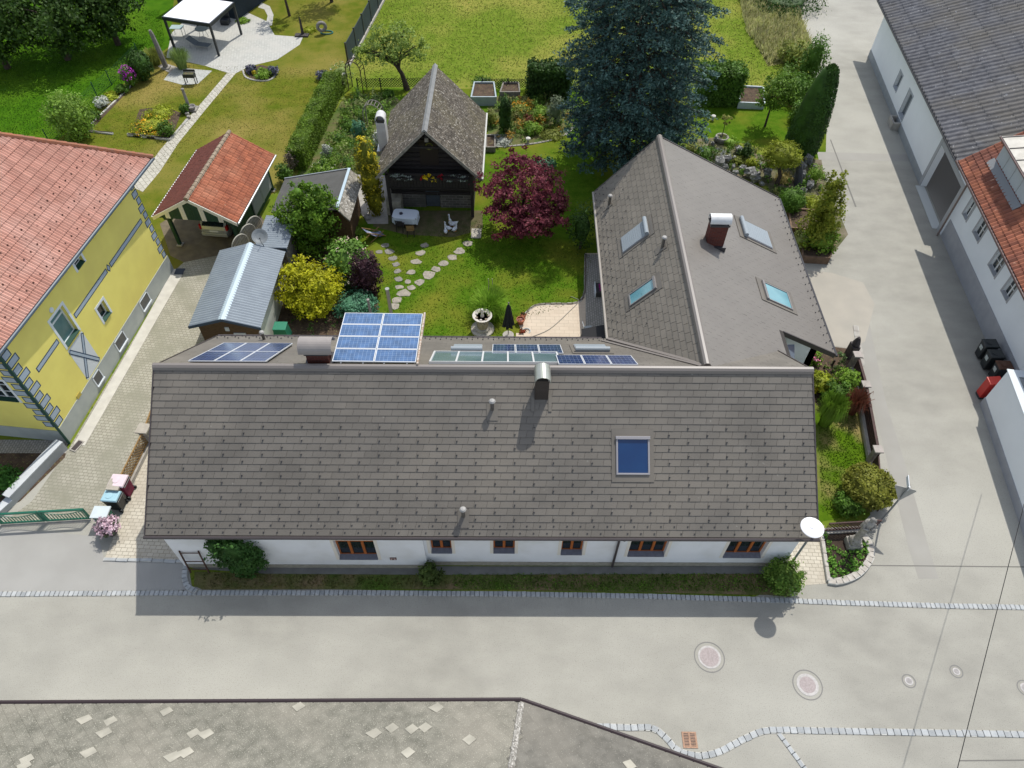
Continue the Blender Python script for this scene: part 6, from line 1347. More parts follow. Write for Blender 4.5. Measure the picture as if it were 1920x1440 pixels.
for sx in (-1, 1):
    for sy in (-1, 1): mb = MB(); mb.bar(fr(sx * .24, sy * .2, 0), fr(sx * .2, sy * .18, .43), .04, .04); mb.build('leg', M_gpl, t)
mb = MB(); mb.box(-.23, .23, -.22, .22, .43, .46, fr); mb.build('seat', M_gpl, t); mb = MB(); mb.bar(fr(0, .2, .46), fr(0, .3, .88), .42, .025, up=fr.y); mb.build('backrest', M_gpl, t)
b = P(1124, 548); t = thing('flower_trough', 'framed trough with magenta flowers on the grey path by the wing', 'planter', b); mb = MB(); mb.box(b.x - .25, b.x + .2, b.y - .4, b.y + .4, 0, .35); mb.build('box', mat('dark_trough', (.05, .05, .05)), t); mb = MB(); mb.box(b.x - .29, b.x - .251, b.y - .44, b.y + .44, .0, .40); mb.build('frame', M_wwhite, t)
V = blob_leaves([(b.x + .1, b.y + .05, .55, .25, .4, .28)], 320, .06, 19); leafmesh('flowers', V, leafmat('magenta_flowers', (.42, .02, .28), (.55, .08, .42), .15), t)
# stepping stones across the lawn
rn = random.Random(11); st0 = None
M_step = mat('stepping_stone', (.37, .335, .275), (.25, .23, .195), 4, .9, .4, 20)
SP = ((1585, 388), (1530, 443), (1470, 490), (1408, 535), (1352, 578), (1295, 625), (1222, 680), (1165, 720), (1107, 760), (1053, 812), (1035, 858), (1238, 460), (1200, 525), (1165, 605), (1140, 672), (1078, 713), (1265, 400), (1000, 448), (1030, 498), (1050, 545), (1060, 597), (1067, 655), (970, 400), (925, 450))
SZ = (.38, .42, .42, .35, .35, .5, .40, .34, .46, .40, .36, .36, .38, .34, .26, .30, .3, .34, .32, .3, .3, .3, .3, .28)
for i, ((zx, zy), s) in enumerate(zip(SP, SZ)):
    p = P(480 + zx / 4, 360 + zy / 4); mb = MB(); k = 9; o_ = rn.uniform(0, 6); pts = []
    for j in range(k): a_ = 2 * math.pi * j / k; r_ = s * .84 * rn.uniform(.65, 1.08); pts.append((p.x + r_ * math.cos(a_) * 1.1, p.y + r_ * math.sin(a_) * .9))
    mb.prism(pts, 0, .03); o = mb.build('stepping_stone', M_step if i < 17 else mat('grey_stepping_stone', (.26, .25, .22), (.19, .18, .16), 5, .9), bevel=.01)
    row = ('in the long curved row towards the red maple' if i < 11 else 'in the short middle row from the cabin' if i < 17 else 'in the grey row beside the purple shrub')
    tag(o, ('pale irregular stepping stone ' if i < 17 else 'grey irregular stepping stone ') + row, 'stepping stone', 'stepping stones ' + row)
mb = MB(); p = P(893, 437); mb.box(p.x - .3, p.x + .3, p.y - .5, p.y + .4, 0, .03); tag(mb.build('paving_slab', M_flag), 'pale paving slab under the red maple beside the cabin', 'slab')
# ---- satellite dish, fan trellises between carport and sheds
b = Vector((-14.3, 29.7, 0)); c = P(487, 443, 3.05); t = thing('satellite_dish', 'grey satellite dish standing at the back of the metal shed roof', 'dish', (c.x, c.y, 2.4))
ax = Vector((.2, -.55, .8)).normalized(); fr = Fr(c, ax.cross(Vector((0, 0, 1))), ax.cross(ax.cross(Vector((0, 0, 1)))) * -1, None)
if fr.z.dot(ax) < 0: fr = Fr(c, -fr.x, fr.y)
mb = MB(); mb.lathe([(0, -.09), (.2, -.075), (.36, -.02), (.42, .0), (.42, .012), (.35, -.005), (.2, -.06), (0, -.075)], n=24, fr=fr); mb.build('dish', mat('dish_grey', (.20, .22, .23), (.17, .19, .2), 3, .5), t); mb = MB(); mb.tube([fr(0, -.38, 0), fr(0, -.25, .45)], .012, 6); mb.ball(fr(0, -.25, .47), .04); mb.build('feed_arm', M_dkmetal, t); mb = MB(); mb.tube([Vector((c.x, c.y + .1, 2.2)), c - ax * .09], .025, 8); mb.build('mount', M_metal, t)
for i, ((px, py), lab) in enumerate((((474, 421), 'round topped slatted screen farthest back beside the carport'), ((463, 436), 'round topped slatted screen in the middle beside the carport'), ((449, 455), 'round topped slatted screen nearest the metal shed'))):
    c = P(px, py, 1.3); ang = R(62); fr = Fr((c.x, c.y, 0), (math.cos(ang), math.sin(ang), 0), (0, 0, 1)); t = thing('trellis_screen', lab, 'trellis', (c.x, c.y, 0), 'round topped slatted screens'); mb = MB(); r_ = .62; zc_ = 1.15
    mb.tube([fr(-r_, 0)] + [fr(r_ * math.cos(a_), zc_ + r_ * math.sin(a_)) for a_ in np.linspace(math.pi, 0, 15)] + [fr(r_, 0)], .035, 6); mb.build('hoop', mat('pale_hoop', (.45, .44, .38)), t); mb = MB()
    for j in range(-5, 6): x = j * .10; mb.box(x - .03, x + .03, .15, zc_ + math.sqrt(max(0, r_ * r_ - x * x)) - .03, -.012, .012, fr)
    mb.build('slats', mat('pale_slats', (.52, .50, .42), (.42, .40, .33), 6), t)
b = P(550, 520); t = thing('compost_bin', 'green compost bin in the corner behind the farmhouse', 'bin', P(532, 628)); q = P(532, 632); mb = MB(); mb.hexa([q + Vector(v) for v in ((-.4, -.35, 0), (.4, -.35, 0), (.4, .35, 0), (-.4, .35, 0), (-.32, -.28, .8), (.32, -.28, .8), (.32, .28, .8), (-.32, .28, .8))]); mb.build('body', mat('compost_green', (.02, .14, .08), rough=.6), t, bevel=.03); mb = MB(); mb.box(q.x - .34, q.x + .34, q.y - .3, q.y + .3, .8, .87); mb.build('lid', mat('compost_lid', (.03, .20, .12), rough=.6), t, bevel=.02)
# ---- arches, lattice fence, privacy fence
def arch(label, px, py, w_, h, ang, dpt, mt):
    b = P(px, py); t = thing('garden_arch', label, 'arch', b, 'rose arches'); fr = yawfr(b, ang)
    for k in (0, 1): y = k * dpt; mb = MB(); mb.tube([fr(-w_ / 2, y, 0)] + [fr(w_ / 2 * math.cos(a_), y, h - w_ / 2 + w_ / 2 * math.sin(a_)) for a_ in np.linspace(math.pi, 0, 13)] + [fr(w_ / 2, y, 0)], .035, 6); mb.build('hoop', mt, t)
    mb = MB()
    for a_ in np.linspace(math.pi, 0, 9): x, z = w_ / 2 * math.cos(a_), h - w_ / 2 + w_ / 2 * math.sin(a_); mb.bar(fr(x, 0, z), fr(x, dpt, z), .04, .025)
    mb.build('rungs', mt, t)
M_arch = mat('brown_arch', (.10, .065, .045), (.06, .04, .03), 5)
arch('wooden slatted rose arch left of the white cabin chimney', 703, 254, 1.25, 2.3, R(-8), .6, M_greywood)
arch('dark rose arch overgrown with white roses at the end of the hedge', 668, 172, 1.2, 2.3, R(-18), .6, M_arch)
a, b = P(672, 168), P(800, 166); lattice('lattice_fence', 'dark criss cross fence along the back left of the garden', a, b, .7, .15, M_dkwood, step=.2, post=2.0, rails=False)
a, b = P(905, 168), P(1000, 168); lattice('lattice_fence', 'dark criss cross fence behind the raised beds', a, b, .7, .15, M_dkwood, step=.2, post=2.0, rails=False)
lattice('lattice_fence', 'dark criss cross fence panel beside the white raised bed', P(1366, 183), P(1388, 176), .8, .1, M_greywood, step=.2, post=1.2, rails=False)
a, b = P(654, 124), P(724, -8); d = b - a; fr = yawfr(a, math.atan2(d.y, d.x)); t = thing('privacy_fence', 'long dark solid privacy fence between the neighbour lawn and the meadow', 'fence', a); L = d.length; k = int(L / 2.5)
for i in range(k + 1): mb = MB(); mb.box(i * 2.5 - .05, i * 2.5 + .05, -.06, .06, 0, 1.85, fr); mb.build('post', M_dkmetal, t)
for i in range(k): mb = MB(); mb.box(i * 2.5 + .05, i * 2.5 + 2.45, -.02, .02, .12, 1.75, fr); mb.build('panel', mat('dark_teal_screen', (.035, .055, .06), (.03, .045, .05), 2, .7), t)
mb = MB(); mb.box(0, L, -.14, .0, 0, .18, fr); mb.build('kerb_board', M_concrete, t)
pts = [(95, 271), (155, 212), (183, 182), (210, 160), (262, 108)]
t = thing('wire_fence', 'low green wire fence along the left garden bed', 'fence', P(155, 212)); prev = None
for p_ in pts:
    b = P(*p_); mb = MB(); mb.tube([b, b + Vector((0, 0, 1.15))], .035, 8); mb.build('post', mat('green_fence_post', (.01, .06, .05)), t)
    if prev is not None:
        mb = MB()
        for z in np.arange(.1, 1.15, .15): mb.bar(prev + Vector((0, 0, z)), b + Vector((0, 0, z)), .006, .006)
        n = int((b - prev).length / .15)
        for i in range(n): q = prev + (b - prev) * i / n; mb.bar(q + Vector((0, 0, .05)), q + Vector((0, 0, 1.1)), .006, .006)
        mb.build('wire_mesh', MATS['green_fence_post'], t)
    prev = b
# ---- pergola, dark house, terrace furniture
A_, B2, C2 = P(328, 92), P(411, 105), P(453, 65); D2 = A_ + C2 - B2; ph = 2.5
t = thing('pergola', 'anthracite pergola with a flat white roof on the paved patio', 'pergola', (A_ + C2) / 2)
M_anth = mat('anthracite', (.02, .024, .03), rough=.4, spec=.5)
for q in (A_, B2, C2, D2): mb = MB(); mb.box(q.x - .08, q.x + .08, q.y - .08, q.y + .08, 0, ph - .2); mb.build('post', M_anth, t)
mb = MB()
for p_, q_ in ((A_, B2), (B2, C2), (C2, D2), (D2, A_)): d = q_ - p_; fr = yawfr(p_, math.atan2(d.y, d.x)); mb.box(-.1, d.length - .1, -.1, .1, ph - .2, ph + .05, fr)
mb.build('frame', M_anth, t); mb = MB(); up = Vector((0, 0, ph + .07)); mb.slab([A_ + up, B2 + up, C2 + up, D2 + up], .04); mb.build('roof', mat('white_polycarbonate', (.85, .87, .88), rough=.3), t)
b = P(447, 37); hx = Vector((1.1, 3.05, 0)).normalized(); hf = Fr((b.x, b.y, 0), hx, Vector((-hx.y, hx.x, 0))); t = thing('garden_house', 'dark blue garden house behind the pergola', 'house', hf(3, 3, 0))
wb = MB(); wall_open(wb, hf, 7, 3.0, .25, [(1.6, 2.6, 1.6, 2.6)]); wb.box(0, .25, .25, 6, 0, 3, hf); wb.box(6.75, 7, .25, 6, 0, 3, hf); wb.box(.25, 6.75, 5.75, 6, 0, 3, hf); wb.build('wall', mat('midnight_boards', (.016, .028, .042), (.012, .022, .034), 4, .7), t)
window(t, hf, 1.6, 2.6, 1.6, 2.6, 1, M_wwhite, None, .08, M_wwhite, .06)
mb = MB(); mb.box(-.4, 7.4, -.4, 6.4, 3.0, 3.2, hf); mb.build('roof', M_anth, t)
def lounger(label, loc, rz):
    t = thing('sun_lounger', label, 'lounger', loc); fr = yawfr(Vector(loc), rz); m_ = mat('grey_mesh_cloth', (.10, .12, .14))
    mb = MB(); mb.slab([fr(-.3, -.9, .36), fr(.3, -.9, .36), fr(.3, .25, .34), fr(-.3, .25, .34)], .03); mb.build('seat', m_, t); mb = MB(); mb.slab([fr(-.3, .26, .34), fr(.3, .26, .34), fr(.3, .95, .75), fr(-.3, .95, .75)], .03); mb.build('backrest', m_, t)
    for s in (-1, 1):
        for y in (-.8, .2, .75): mb = MB(); mb.bar(fr(s * .3, y, 0), fr(s * .3, y, .35), .025, .025); mb.build('leg', M_metal, t)
lounger('grey sun lounger on the patio under the pergola', P(377, 90), R(75))
b = P(383, 70); t = thing('patio_table', 'round grey table behind the lounger under the pergola', 'table', b); mb = MB(); mb.lathe([(.55, .70), (.55, .73), (0, .735)], b, 20); mb.build('tabletop', mat('grey_table', (.20, .24, .25)), t)
for i in range(4): a_ = i * 1.57 + .4; mb = MB(); mb.bar(b + Vector((.35 * math.cos(a_), .35 * math.sin(a_), 0)), b + Vector((.2 * math.cos(a_), .2 * math.sin(a_), .7)), .03, .03); mb.build('leg', M_metal, t)
b = P(337, 68); t = thing('side_table', 'small pale table at the back left of the pergola patio', 'table', b); mb = MB(); mb.box(b.x - .5, b.x + .5, b.y - .35, b.y + .35, .72, .76); mb.build('tabletop', mat('pale_table', (.32, .42, .42)), t)
for sx in (-1, 1):
    for sy in (-1, 1): mb = MB(); mb.bar(b + Vector((sx * .42, sy * .28, 0)), b + Vector((sx * .42, sy * .28, .72)), .03, .03); mb.build('leg', M_metal, t)
b = P(424, 45); t = thing('armchair', 'dark wicker armchair under the far side of the pergola', 'chair', b); mb = MB(); mb.box(b.x - .35, b.x + .35, b.y - .35, b.y + .35, .05, .45); mb.build('seat', M_anth, t, bevel=.04); mb = MB(); mb.box(b.x - .35, b.x + .35, b.y + .22, b.y + .35, .455, .95); mb.build('backrest', M_anth, t, bevel=.04)
b = P(360, 157); t = thing('planter_stand', 'small dark raised planting box on legs on the round patio', 'planter', b); mb = MB(); mb.box(b.x - .42, b.x + .42, b.y - .22, b.y + .22, .55, .80); mb.build('box', M_anth, t)
for sx in (-1, 1):
    for sy in (-1, 1): mb = MB(); mb.bar(b + Vector((sx * .38, sy * .18, 0)), b + Vector((sx * .38, sy * .18, .55)), .05, .05); mb.build('leg', M_anth, t)
mb = MB(); mb.box(b.x - .38, b.x + .38, b.y - .18, b.y + .18, .801, .82); mb.build('soil', mat('box_soil', (.16, .10, .06), (.04, .09, .03), 6), t); mb = MB(); mb.box(b.x - .44, b.x + .44, b.y + .21, b.y + .25, .82, 1.0); mb.build('back_board', M_anth, t)
b = P(312, 128); t = thing('stone_pillar', 'tall leaning grey stone pillar on a slab beside the patio', 'pillar', b); mb = MB(); mb.tube([b, b + Vector((-.05, 0, 1.2)), b + Vector((-.18, .05, 2.6)), b + Vector((-.22, .05, 2.9))], [.20, .19, .15, .10], 6); mb.build('shaft', mat('grey_pillar', (.24, .225, .21), (.17, .16, .15), 4, .9, .4, 15), t); mb = MB(); mb.box(b.x - .3, b.x + .3, b.y - .25, b.y + .25, 0, .12); mb.build('base', M_concrete, t)
b = P(358, 206); t = thing('garden_fountain', 'small stone pump fountain with a round basin beside the path', 'fountain', b); mb = MB(); mb.box(b.x - .4, b.x + .5, b.y - .35, b.y + .35, 0, .14); mb.build('base', M_stone, t, bevel=.02); mb = MB(); mb.tube([b + Vector((-.12, .1, .14)), b + Vector((-.14, .12, 1.45))], [.13, .10], 8); mb.ball(b + Vector((-.14, .12, 1.5)), .13, .13, .08, 8, 5); mb.build('pillar', mat('grey_pillar2', (.30, .28, .27), (.2, .19, .18), 5, .9), t)
mb = MB(); mb.lathe([(.2, .14), (.30, .30), (.31, .36), (.25, .36), (.15, .25), (0, .24)], b + Vector((.15, -.1, 0)), 16); mb.build('basin', MATS['grey_pillar2'], t)
for i, (px, py) in enumerate(((352, 216), (355, 222))): b = P(px, py); mb = MB(); mb.box(b.x - .12, b.x + .12, b.y - .1, b.y + .1, 0, .2); tag(mb.build('stone_block', M_stone, bevel=.02), ('small stone block close to the pump fountain base', 'small stone block on the path side below the pump fountain')[i], 'stone')
b = P(575, 66); t = thing('stone_ornament', 'dark stone ornament group at the tip of the neighbour patio', 'garden figure', b); mb = MB(); mb.box(b.x - .9, b.x + .2, b.y - .4, b.y + .1, 0, .12); mb.build('slab', MATS['dark_granite'], t); mb = MB(); mb.lathe([(.14, .12), (.12, .4), (.08, 1.2), (.02, 1.5)], b + Vector((-.3, 0, 0)), 8); mb.build('obelisk', MATS['dark_granite'], t); mb = MB(); fr = Fr(b + Vector((1.3, .25, .6)), (.9, .3, 0), (0, 0, 1)); mb.tube([fr(.32 * math.cos(a_), .32 * math.sin(a_)) for a_ in np.linspace(0, 6.283, 17)], .14, 8); mb.build('stone_ring', MATS['grey_pillar2'], t)
b = P(613, 62); mb = MB(); mb.tube([b + Vector((.5 * math.cos(a_), .3 * math.sin(a_), .05)) for a_ in np.linspace(0, 6.283, 17)], .05, 6); tag(mb.build('hose_coil', mat('teal_hose', (.03, .16, .15))), 'teal hose coil lying on the neighbour lawn', 'hose')
# ---- iron covers in the road, drain, overhead cable
M_iron = mat('cast_iron', (.34, .32, .31), (.26, .25, .24), 10, .7)
def manhole(label, px, py, rc, rr_, ro, inner, group):
    b = P(px, py); t = thing('manhole_cover', label, 'manhole cover', (b.x, b.y, .008), group); z = .010
    mb = MB(); mb.lathe([(ro - .02, z), (ro, z + .001), (ro + .02, z)], (b.x, b.y, 0), 40); mb.f = [f_ for f_ in mb.f if len(f_) == 4]; mb.build('cut_seam', mat('dark_seam', (.20, .195, .185)), t)
    mb = MB(); mb.lathe([(rc, z + .004), (rr_, z + .006), (rr_ + .01, z)], (b.x, b.y, 0), 40); mb.f = [f_ for f_ in mb.f if len(f_) == 4]; mb.build('frame', mat('polished_ring', (.50, .48, .46), (.38, .365, .35), 9, .7), t)
    mb = MB(); mb.lathe([(0, z + .006), (rc * .66, z + .006), (rc * .70, z + .003), (rc * .80, z + .003), (rc * .84, z + .006), (rc + .004, z + .005)], (b.x, b.y, 0), 40); mb.build('cover', inner, t)
M_pinkc = mat('pinkish_cover', (.40, .345, .335), (.31, .275, .265), 14, .8, speck=(.30, .24, .24), sscale=30)
manhole('large pinkish manhole cover left of the other one, in the road', 1330, 1232, .36, .43, .57, M_pinkc, 'large manhole covers')
manhole('large pinkish manhole cover nearest the bottom kerb line', 1514, 1284, .30, .40, .54, M_pinkc, 'large manhole covers')
manhole('small round valve cover next to the large manhole', 1704, 1277, .10, .15, .24, M_iron, 'small valve covers')
manhole('small round valve cover close to the overhead cable', 1793, 1259, .09, .13, .23, M_iron, 'small valve covers')
manhole('small round valve cover cut by the right edge', 1922, 1290, .12, .17, .28, M_iron, 'small valve covers')
b = P(1293, 1388); mb = MB(); x0, x1, y0, y1 = b.x - .26, b.x + .26, b.y - .26, b.y + .28; mb.box(x0, x1, y0, y0 + .06, .004, .03); mb.box(x0, x1, y1 - .06, y1, .004, .03); mb.box(x0, x0 + .06, y0 + .06, y1 - .06, .004, .03); mb.box(x1 - .06, x1, y0 + .06, y1 - .06, .004, .03)
for i in range(8): mb.box(x0 + .06, x1 - .06, y0 + .075 + i * .05, y0 + .10 + i * .05, .004, .028)
mb.box(b.x - .03, b.x + .03, y0 + .06, y1 - .06, .004, .029)
o = tag(mb.build('drain_grate', mat('rusty_grate', (.42, .26, .18), (.30, .19, .13), 12, .85)), 'square rusty drain grate inside the curved kerb', 'drain'); mb = MB(); mb.poly([(x0 + .02, y0 + .02, .0095), (x1 - .02, y0 + .02, .0095), (x1 - .02, y1 - .02, .0095), (x0 + .02, y1 - .02, .0095)]); mb.build('shaft', M_dkmetal, o)
mb = MB(); pa, pb_ = P(1768, 1550, 5.6), P(1932, 900, 5.9); mid = (pa + pb_) / 2; mb.tube([pa, pa + (pb_ - pa) * .25 - Vector((0, 0, .03)), mid - Vector((0, 0, .04)), pb_ - (pb_ - pa) * .25 - Vector((0, 0, .03)), pb_, pb_ + (pb_ - pa) * .6], .012, 6); tag(mb.build('overhead_cable', mat('black_cable', (.02, .02, .02))), 'thin black overhead cable crossing the road at the right', 'cable')
# ---- the parked car in the carport (rear towards the drive)
cb = P(412, 452); t = thing('parked_car', 'silver hatchback parked rear end out in the carport', 'car', cb); fr = yawfr(Vector((cb.x + .05, cb.y + 2.1, 0)), R(-5))
M_paint = mat('silver_paint', (.40, .41, .39), rough=.28, spec=.6, metal=.35); M_rubber = mat('rubber', (.015, .015, .016), rough=.8)
sec = [(-2.08, .42, .80, .70), (-2.0, .30, .98, .80), (-1.75, .24, 1.02, .86), (-.9, .22, 1.0, .88), (.6, .22, .98, .88), (1.3, .22, .92, .87), (1.9, .26, .80, .80), (2.1, .38, .66, .66)]
def loft(secs, ring):
    mb = MB(); n = None
    for s_ in secs:
        r_ = ring(s_); n = len(r_)
        for q in r_: mb.v.append(tuple(fr(*q)))
    for i in range(len(secs) - 1):
        for j in range(n): a_ = i * n + j; b_ = i * n + (j + 1) % n; mb.f.append((a_, b_, b_ + n, a_ + n))
    mb.f.append(tuple(range(n))); mb.f.append(tuple((len(secs) - 1) * n + j for j in reversed(range(n)))); return mb
mb = loft(sec, lambda s_: [(-s_[3] * .92, s_[0], s_[1]), (s_[3] * .92, s_[0], s_[1]), (s_[3], s_[0], s_[1] + .18), (s_[3] * .99, s_[0], s_[2] - .12), (s_[3] * .92, s_[0], s_[2]), (-s_[3] * .92, s_[0], s_[2]), (-s_[3] * .99, s_[0], s_[2] - .12), (-s_[3], s_[0], s_[1] + .18)])
bd = mb.build('body', M_paint, t, bevel=.03)
cab_ = [(-1.98, 1.0, 1.06, .80), (-1.55, 1.0, 1.46, .74), (-.9, 1.0, 1.54, .72), (.1, .98, 1.52, .72), (.9, .96, 1.10, .76), (1.2, .95, .98, .78)]
mb = loft(cab_, lambda s_: [(-s_[3], s_[0], s_[1] - .02), (s_[3], s_[0], s_[1] - .02), (s_[3] * .82, s_[0], s_[2]), (-s_[3] * .82, s_[0], s_[2])]); mb.build('cabin_glass', M_glass, t)
mb = MB(); mb.hexa([fr(-.6, -1.5, 1.475), fr(.6, -1.5, 1.475), fr(.58, .15, 1.53), fr(-.58, .15, 1.53), fr(-.6, -1.55, 1.53), fr(.6, -1.55, 1.53), fr(.56, .2, 1.57), fr(-.56, .2, 1.57)]); mb.build('roof', M_paint, t, bevel=.02)
for s in (-1, 1):
    mb = MB(); mb.hexa([fr(s * .80, -2.03, 1.0), fr(s * .66, -2.06, 1.0), fr(s * .66, -1.96, 1.02), fr(s * .80, -1.92, 1.02), fr(s * .74, -1.66, 1.40), fr(s * .62, -1.68, 1.40), fr(s * .62, -1.58, 1.42), fr(s * .74, -1.55, 1.42)]); mb.build('rear_pillar', M_paint, t)
    mb = MB(); mb.box(s * .79 - .06, s * .79 + .06, -2.05, -1.85, .78, 1.08, fr); mb.build('tail_light', mat('tail_red', (.35, .015, .015), rough=.2), t)
    for y in (-1.35, 1.35):
        mb = MB(); mb.lathe([(.18, -.09), (.30, -.10), (.31, .0), (.30, .10), (.18, .09)], n=20, fr=Fr(fr(s * .80, y, .31), fr.y, (0, 0, 1))); w_ = mb.build('wheel', M_rubber, t); mb = MB(); mb.lathe([(0, -.08), (.18, -.085), (.18, .085), (0, .08)], n=16, fr=Fr(fr(s * .80, y, .31), fr.y, (0, 0, 1))); mb.build('rim', M_metal, w_)
mb = MB(); mb.box(-.78, .78, -2.16, -2.0, .36, .60, fr); mb.build('bumper', M_paint, t, bevel=.04); mb = MB(); mb.box(-.26, .26, -2.105, -2.085, .66, .77, fr); mb.build('number_plate', mat('plate_white', (.65, .66, .66)), t)
mb = MB(); b = P(338, 510); mb.box(b.x - .28, b.x + .22, b.y - .25, b.y + .25, 0, .05); tag(mb.build('drain_cover', mat('blue_black_cover', (.05, .06, .08))), 'small dark square cover at the far corner of the yellow house', 'drain')
for i, (px, py, lab) in enumerate(((1372, 222, 'small white lantern on the lawn by the standard rose'), (990, 268, 'small white mushroom lantern at the edge of the flower bed'))):
    b = P(px if i else 1336, py if i else 226); t = thing('lantern', lab, 'lantern', b); mb = MB(); mb.tube([b, b + Vector((0, 0, .3))], .07, 8); mb.build('stem', M_concrete, t); mb = MB(); mb.lathe([(.06, .3), (.17, .30), (.16, .38), (.06, .44), (0, .45)], b, 12); mb.build('cap', mat('lantern_white', (.66, .64, .58)), t)
b = P(703, 420); 
b = P(690, 410); t = thing('garden_lantern', 'pale round stone bowl beside the golden column conifer', 'bowl', b); mb = MB(); mb.lathe([(.2, 0), (.24, .1), (.22, .2), (.12, .22), (.1, .14), (0, .14)], b, 14); mb.build('bowl', M_stone, t)
for i, (px, py) in enumerate(((916, 545), (923, 545))): b = P(px, py); mb = MB(); mb.tube([b, b + Vector((.02, 0, .55)), b + Vector((.0, 0, .9))], .02, 6); tag(mb.build('plant_stake', mat('pale_stake', (.50, .44, .36))), ('pale wavy plant stake on the left behind the ornamental grass', 'pale wavy plant stake on the right behind the ornamental grass')[i], 'stake', 'plant stakes')

# ================================================================ VEGETATION
def proj(p):
    c = BAS.T @ (np.array([p[0], p[1], p[2] - CAMH])); return 960 + FPX * c[0] / c[2], 720 - FPX * c[1] / c[2]
def hfor(b, ty):
    lo, hi = 0.0, 22.0
    for _ in range(40):
        m_ = (lo + hi) / 2
        if proj((b.x, b.y, m_))[1] > ty: lo = m_
        else: hi = m_
    return max(.15, lo)
def mpp(b): return 1.0 / (proj((b.x + .5, b.y, .5))[0] - proj((b.x - .5, b.y, .5))[0])
LG = {}
def G(n, c, c2, t=.3):
    f = 1.55 if c[1] > c[0] * .8 else 1.35
    q = lambda k: (min(.8, k[0] * f), min(.8, k[1] * f), min(.8, k[2] * (f if c[2] > c[1] * .5 else f * .7)))
    return leafmat('leaf_' + n, q(c), q(c2), t)
G_dk = G('dark_green', (.018, .045, .012), (.035, .075, .018)); G_md = G('mid_green', (.045, .10, .016), (.075, .145, .026)); G_lt = G('light_green', (.10, .18, .025), (.15, .24, .04))
G_lime = G('lime', (.17, .21, .02), (.24, .27, .035)); G_gold = G('golden', (.33, .28, .02), (.46, .37, .025)); G_yew = G('yew', (.10, .115, .022), (.15, .15, .03)); G_pur = G('dark_purple', (.020, .008, .014), (.040, .014, .020), .15)
G_red = G('red_maple', (.085, .012, .022), (.20, .05, .066), .3); G_blue = G('blue_spruce', (.010, .032, .027), (.075, .135, .118), .15); G_jun = G('blue_green', (.035, .11, .06), (.06, .15, .085), .1); G_hedge = G('hedge', (.06, .115, .012), (.11, .17, .022))
G_thuja = G('thuja', (.014, .040, .006), (.032, .075, .012), .15); G_olive = G('olive', (.12, .15, .035), (.19, .21, .06)); G_brown = G('dead_brown', (.13, .10, .075), (.19, .155, .12), .1); G_straw = G('straw', (.34, .27, .12), (.44, .36, .18), .2)
G_flame = G('rusty_red', (.17, .045, .03), (.12, .06, .03)); G_lav = G('lavender', (.09, .07, .17), (.06, .09, .06), .1); G_silver = G('silver_leaf', (.24, .26, .22), (.33, .34, .30), .1)
M_bark = mat('bark', (.08, .06, .045), (.045, .035, .028), 8, .9, .5, 20)
def shrub(name, label, bx, by, wpx, ty, mt, n=1500, size=.07, cat='shrub', seed=None, group=None, core=.72, clump=22, spread=.20, flat=1.0, depth=1.0, low=.0, blobs=None, asp=.6, shell=.78, base=None, extra=None):
    if base is None:                      # fit an upright ellipsoid to its outline in the photo
        b = P(bx, by); cy = (by + ty) / 2; z_ = .4
        for _ in range(4):
            al = R(39.35) - math.atan((cy - 720) / FPX); c = P(bx, cy, z_); mm = (CAMH - z_) / math.cos(al) / math.cos(math.atan((cy - 720) / FPX)) / FPX * math.cos(math.atan((cy - 720) / FPX)) ** 2; r = wpx / 2 * mm
            hm = (by - ty) / 2 * mm; z_ = math.sqrt(max(hm ** 2 - (r * depth * math.cos(al)) ** 2, (.35 * hm) ** 2)) / math.sin(al); z_ = min(z_, 4.5)
        b = Vector((c.x, c.y, 0)); h = 2 * z_ * (1.0 if low == 0 else 1) + low
    else: b = base; r = wpx / 2 * mpp(b); h = hfor(b, ty)
    h = max(h, .18); seed = seed if seed is not None else int(bx * 7 + by)
    t = thing(name, label, cat, b, group)
    if blobs is None: bl = [(b.x, b.y, low + (h - low) / 2, r * .92, r * .92 * depth, (h - low) / 2 * .98)]
    else: bl = [(b.x + q[0] * r, b.y + q[1] * r, q[2] * h, q[3] * r, q[3] * r * depth, q[4] * h) for q in blobs]
    V = blob_leaves(bl, n, size, seed, clump, spread, flat=flat, shell=shell, asp=asp); leafmesh('foliage', V, mt, t)
    if core:
        mb = MB()
        for q in bl: ell_core(mb, q, core, seed)
        mb.build('inner_branches', mt, t, smooth=True)
    mb = MB(); mb.tube([b - Vector((0, 0, .02)), Vector((bl[0][0], bl[0][1], max(.15, bl[0][2] * .8)))], min(.08, r * .12), 6); mb.build('stem', M_bark, t)
    if extra:
        V = blob_leaves([(q[0], q[1], q[2] + q[5] * .06, q[3] * 1.03, q[4] * 1.03, q[5] * 1.02) for q in bl], extra[1], extra[2], seed + 1, 3, .10, shell=.95); ok = V.reshape(-1, 4, 3)[:, :, 2].mean(1) > bl[0][2] * .9; leafmesh('flowers', V.reshape(-1, 4, 3)[ok].reshape(-1, 3), extra[0], t)
    return t
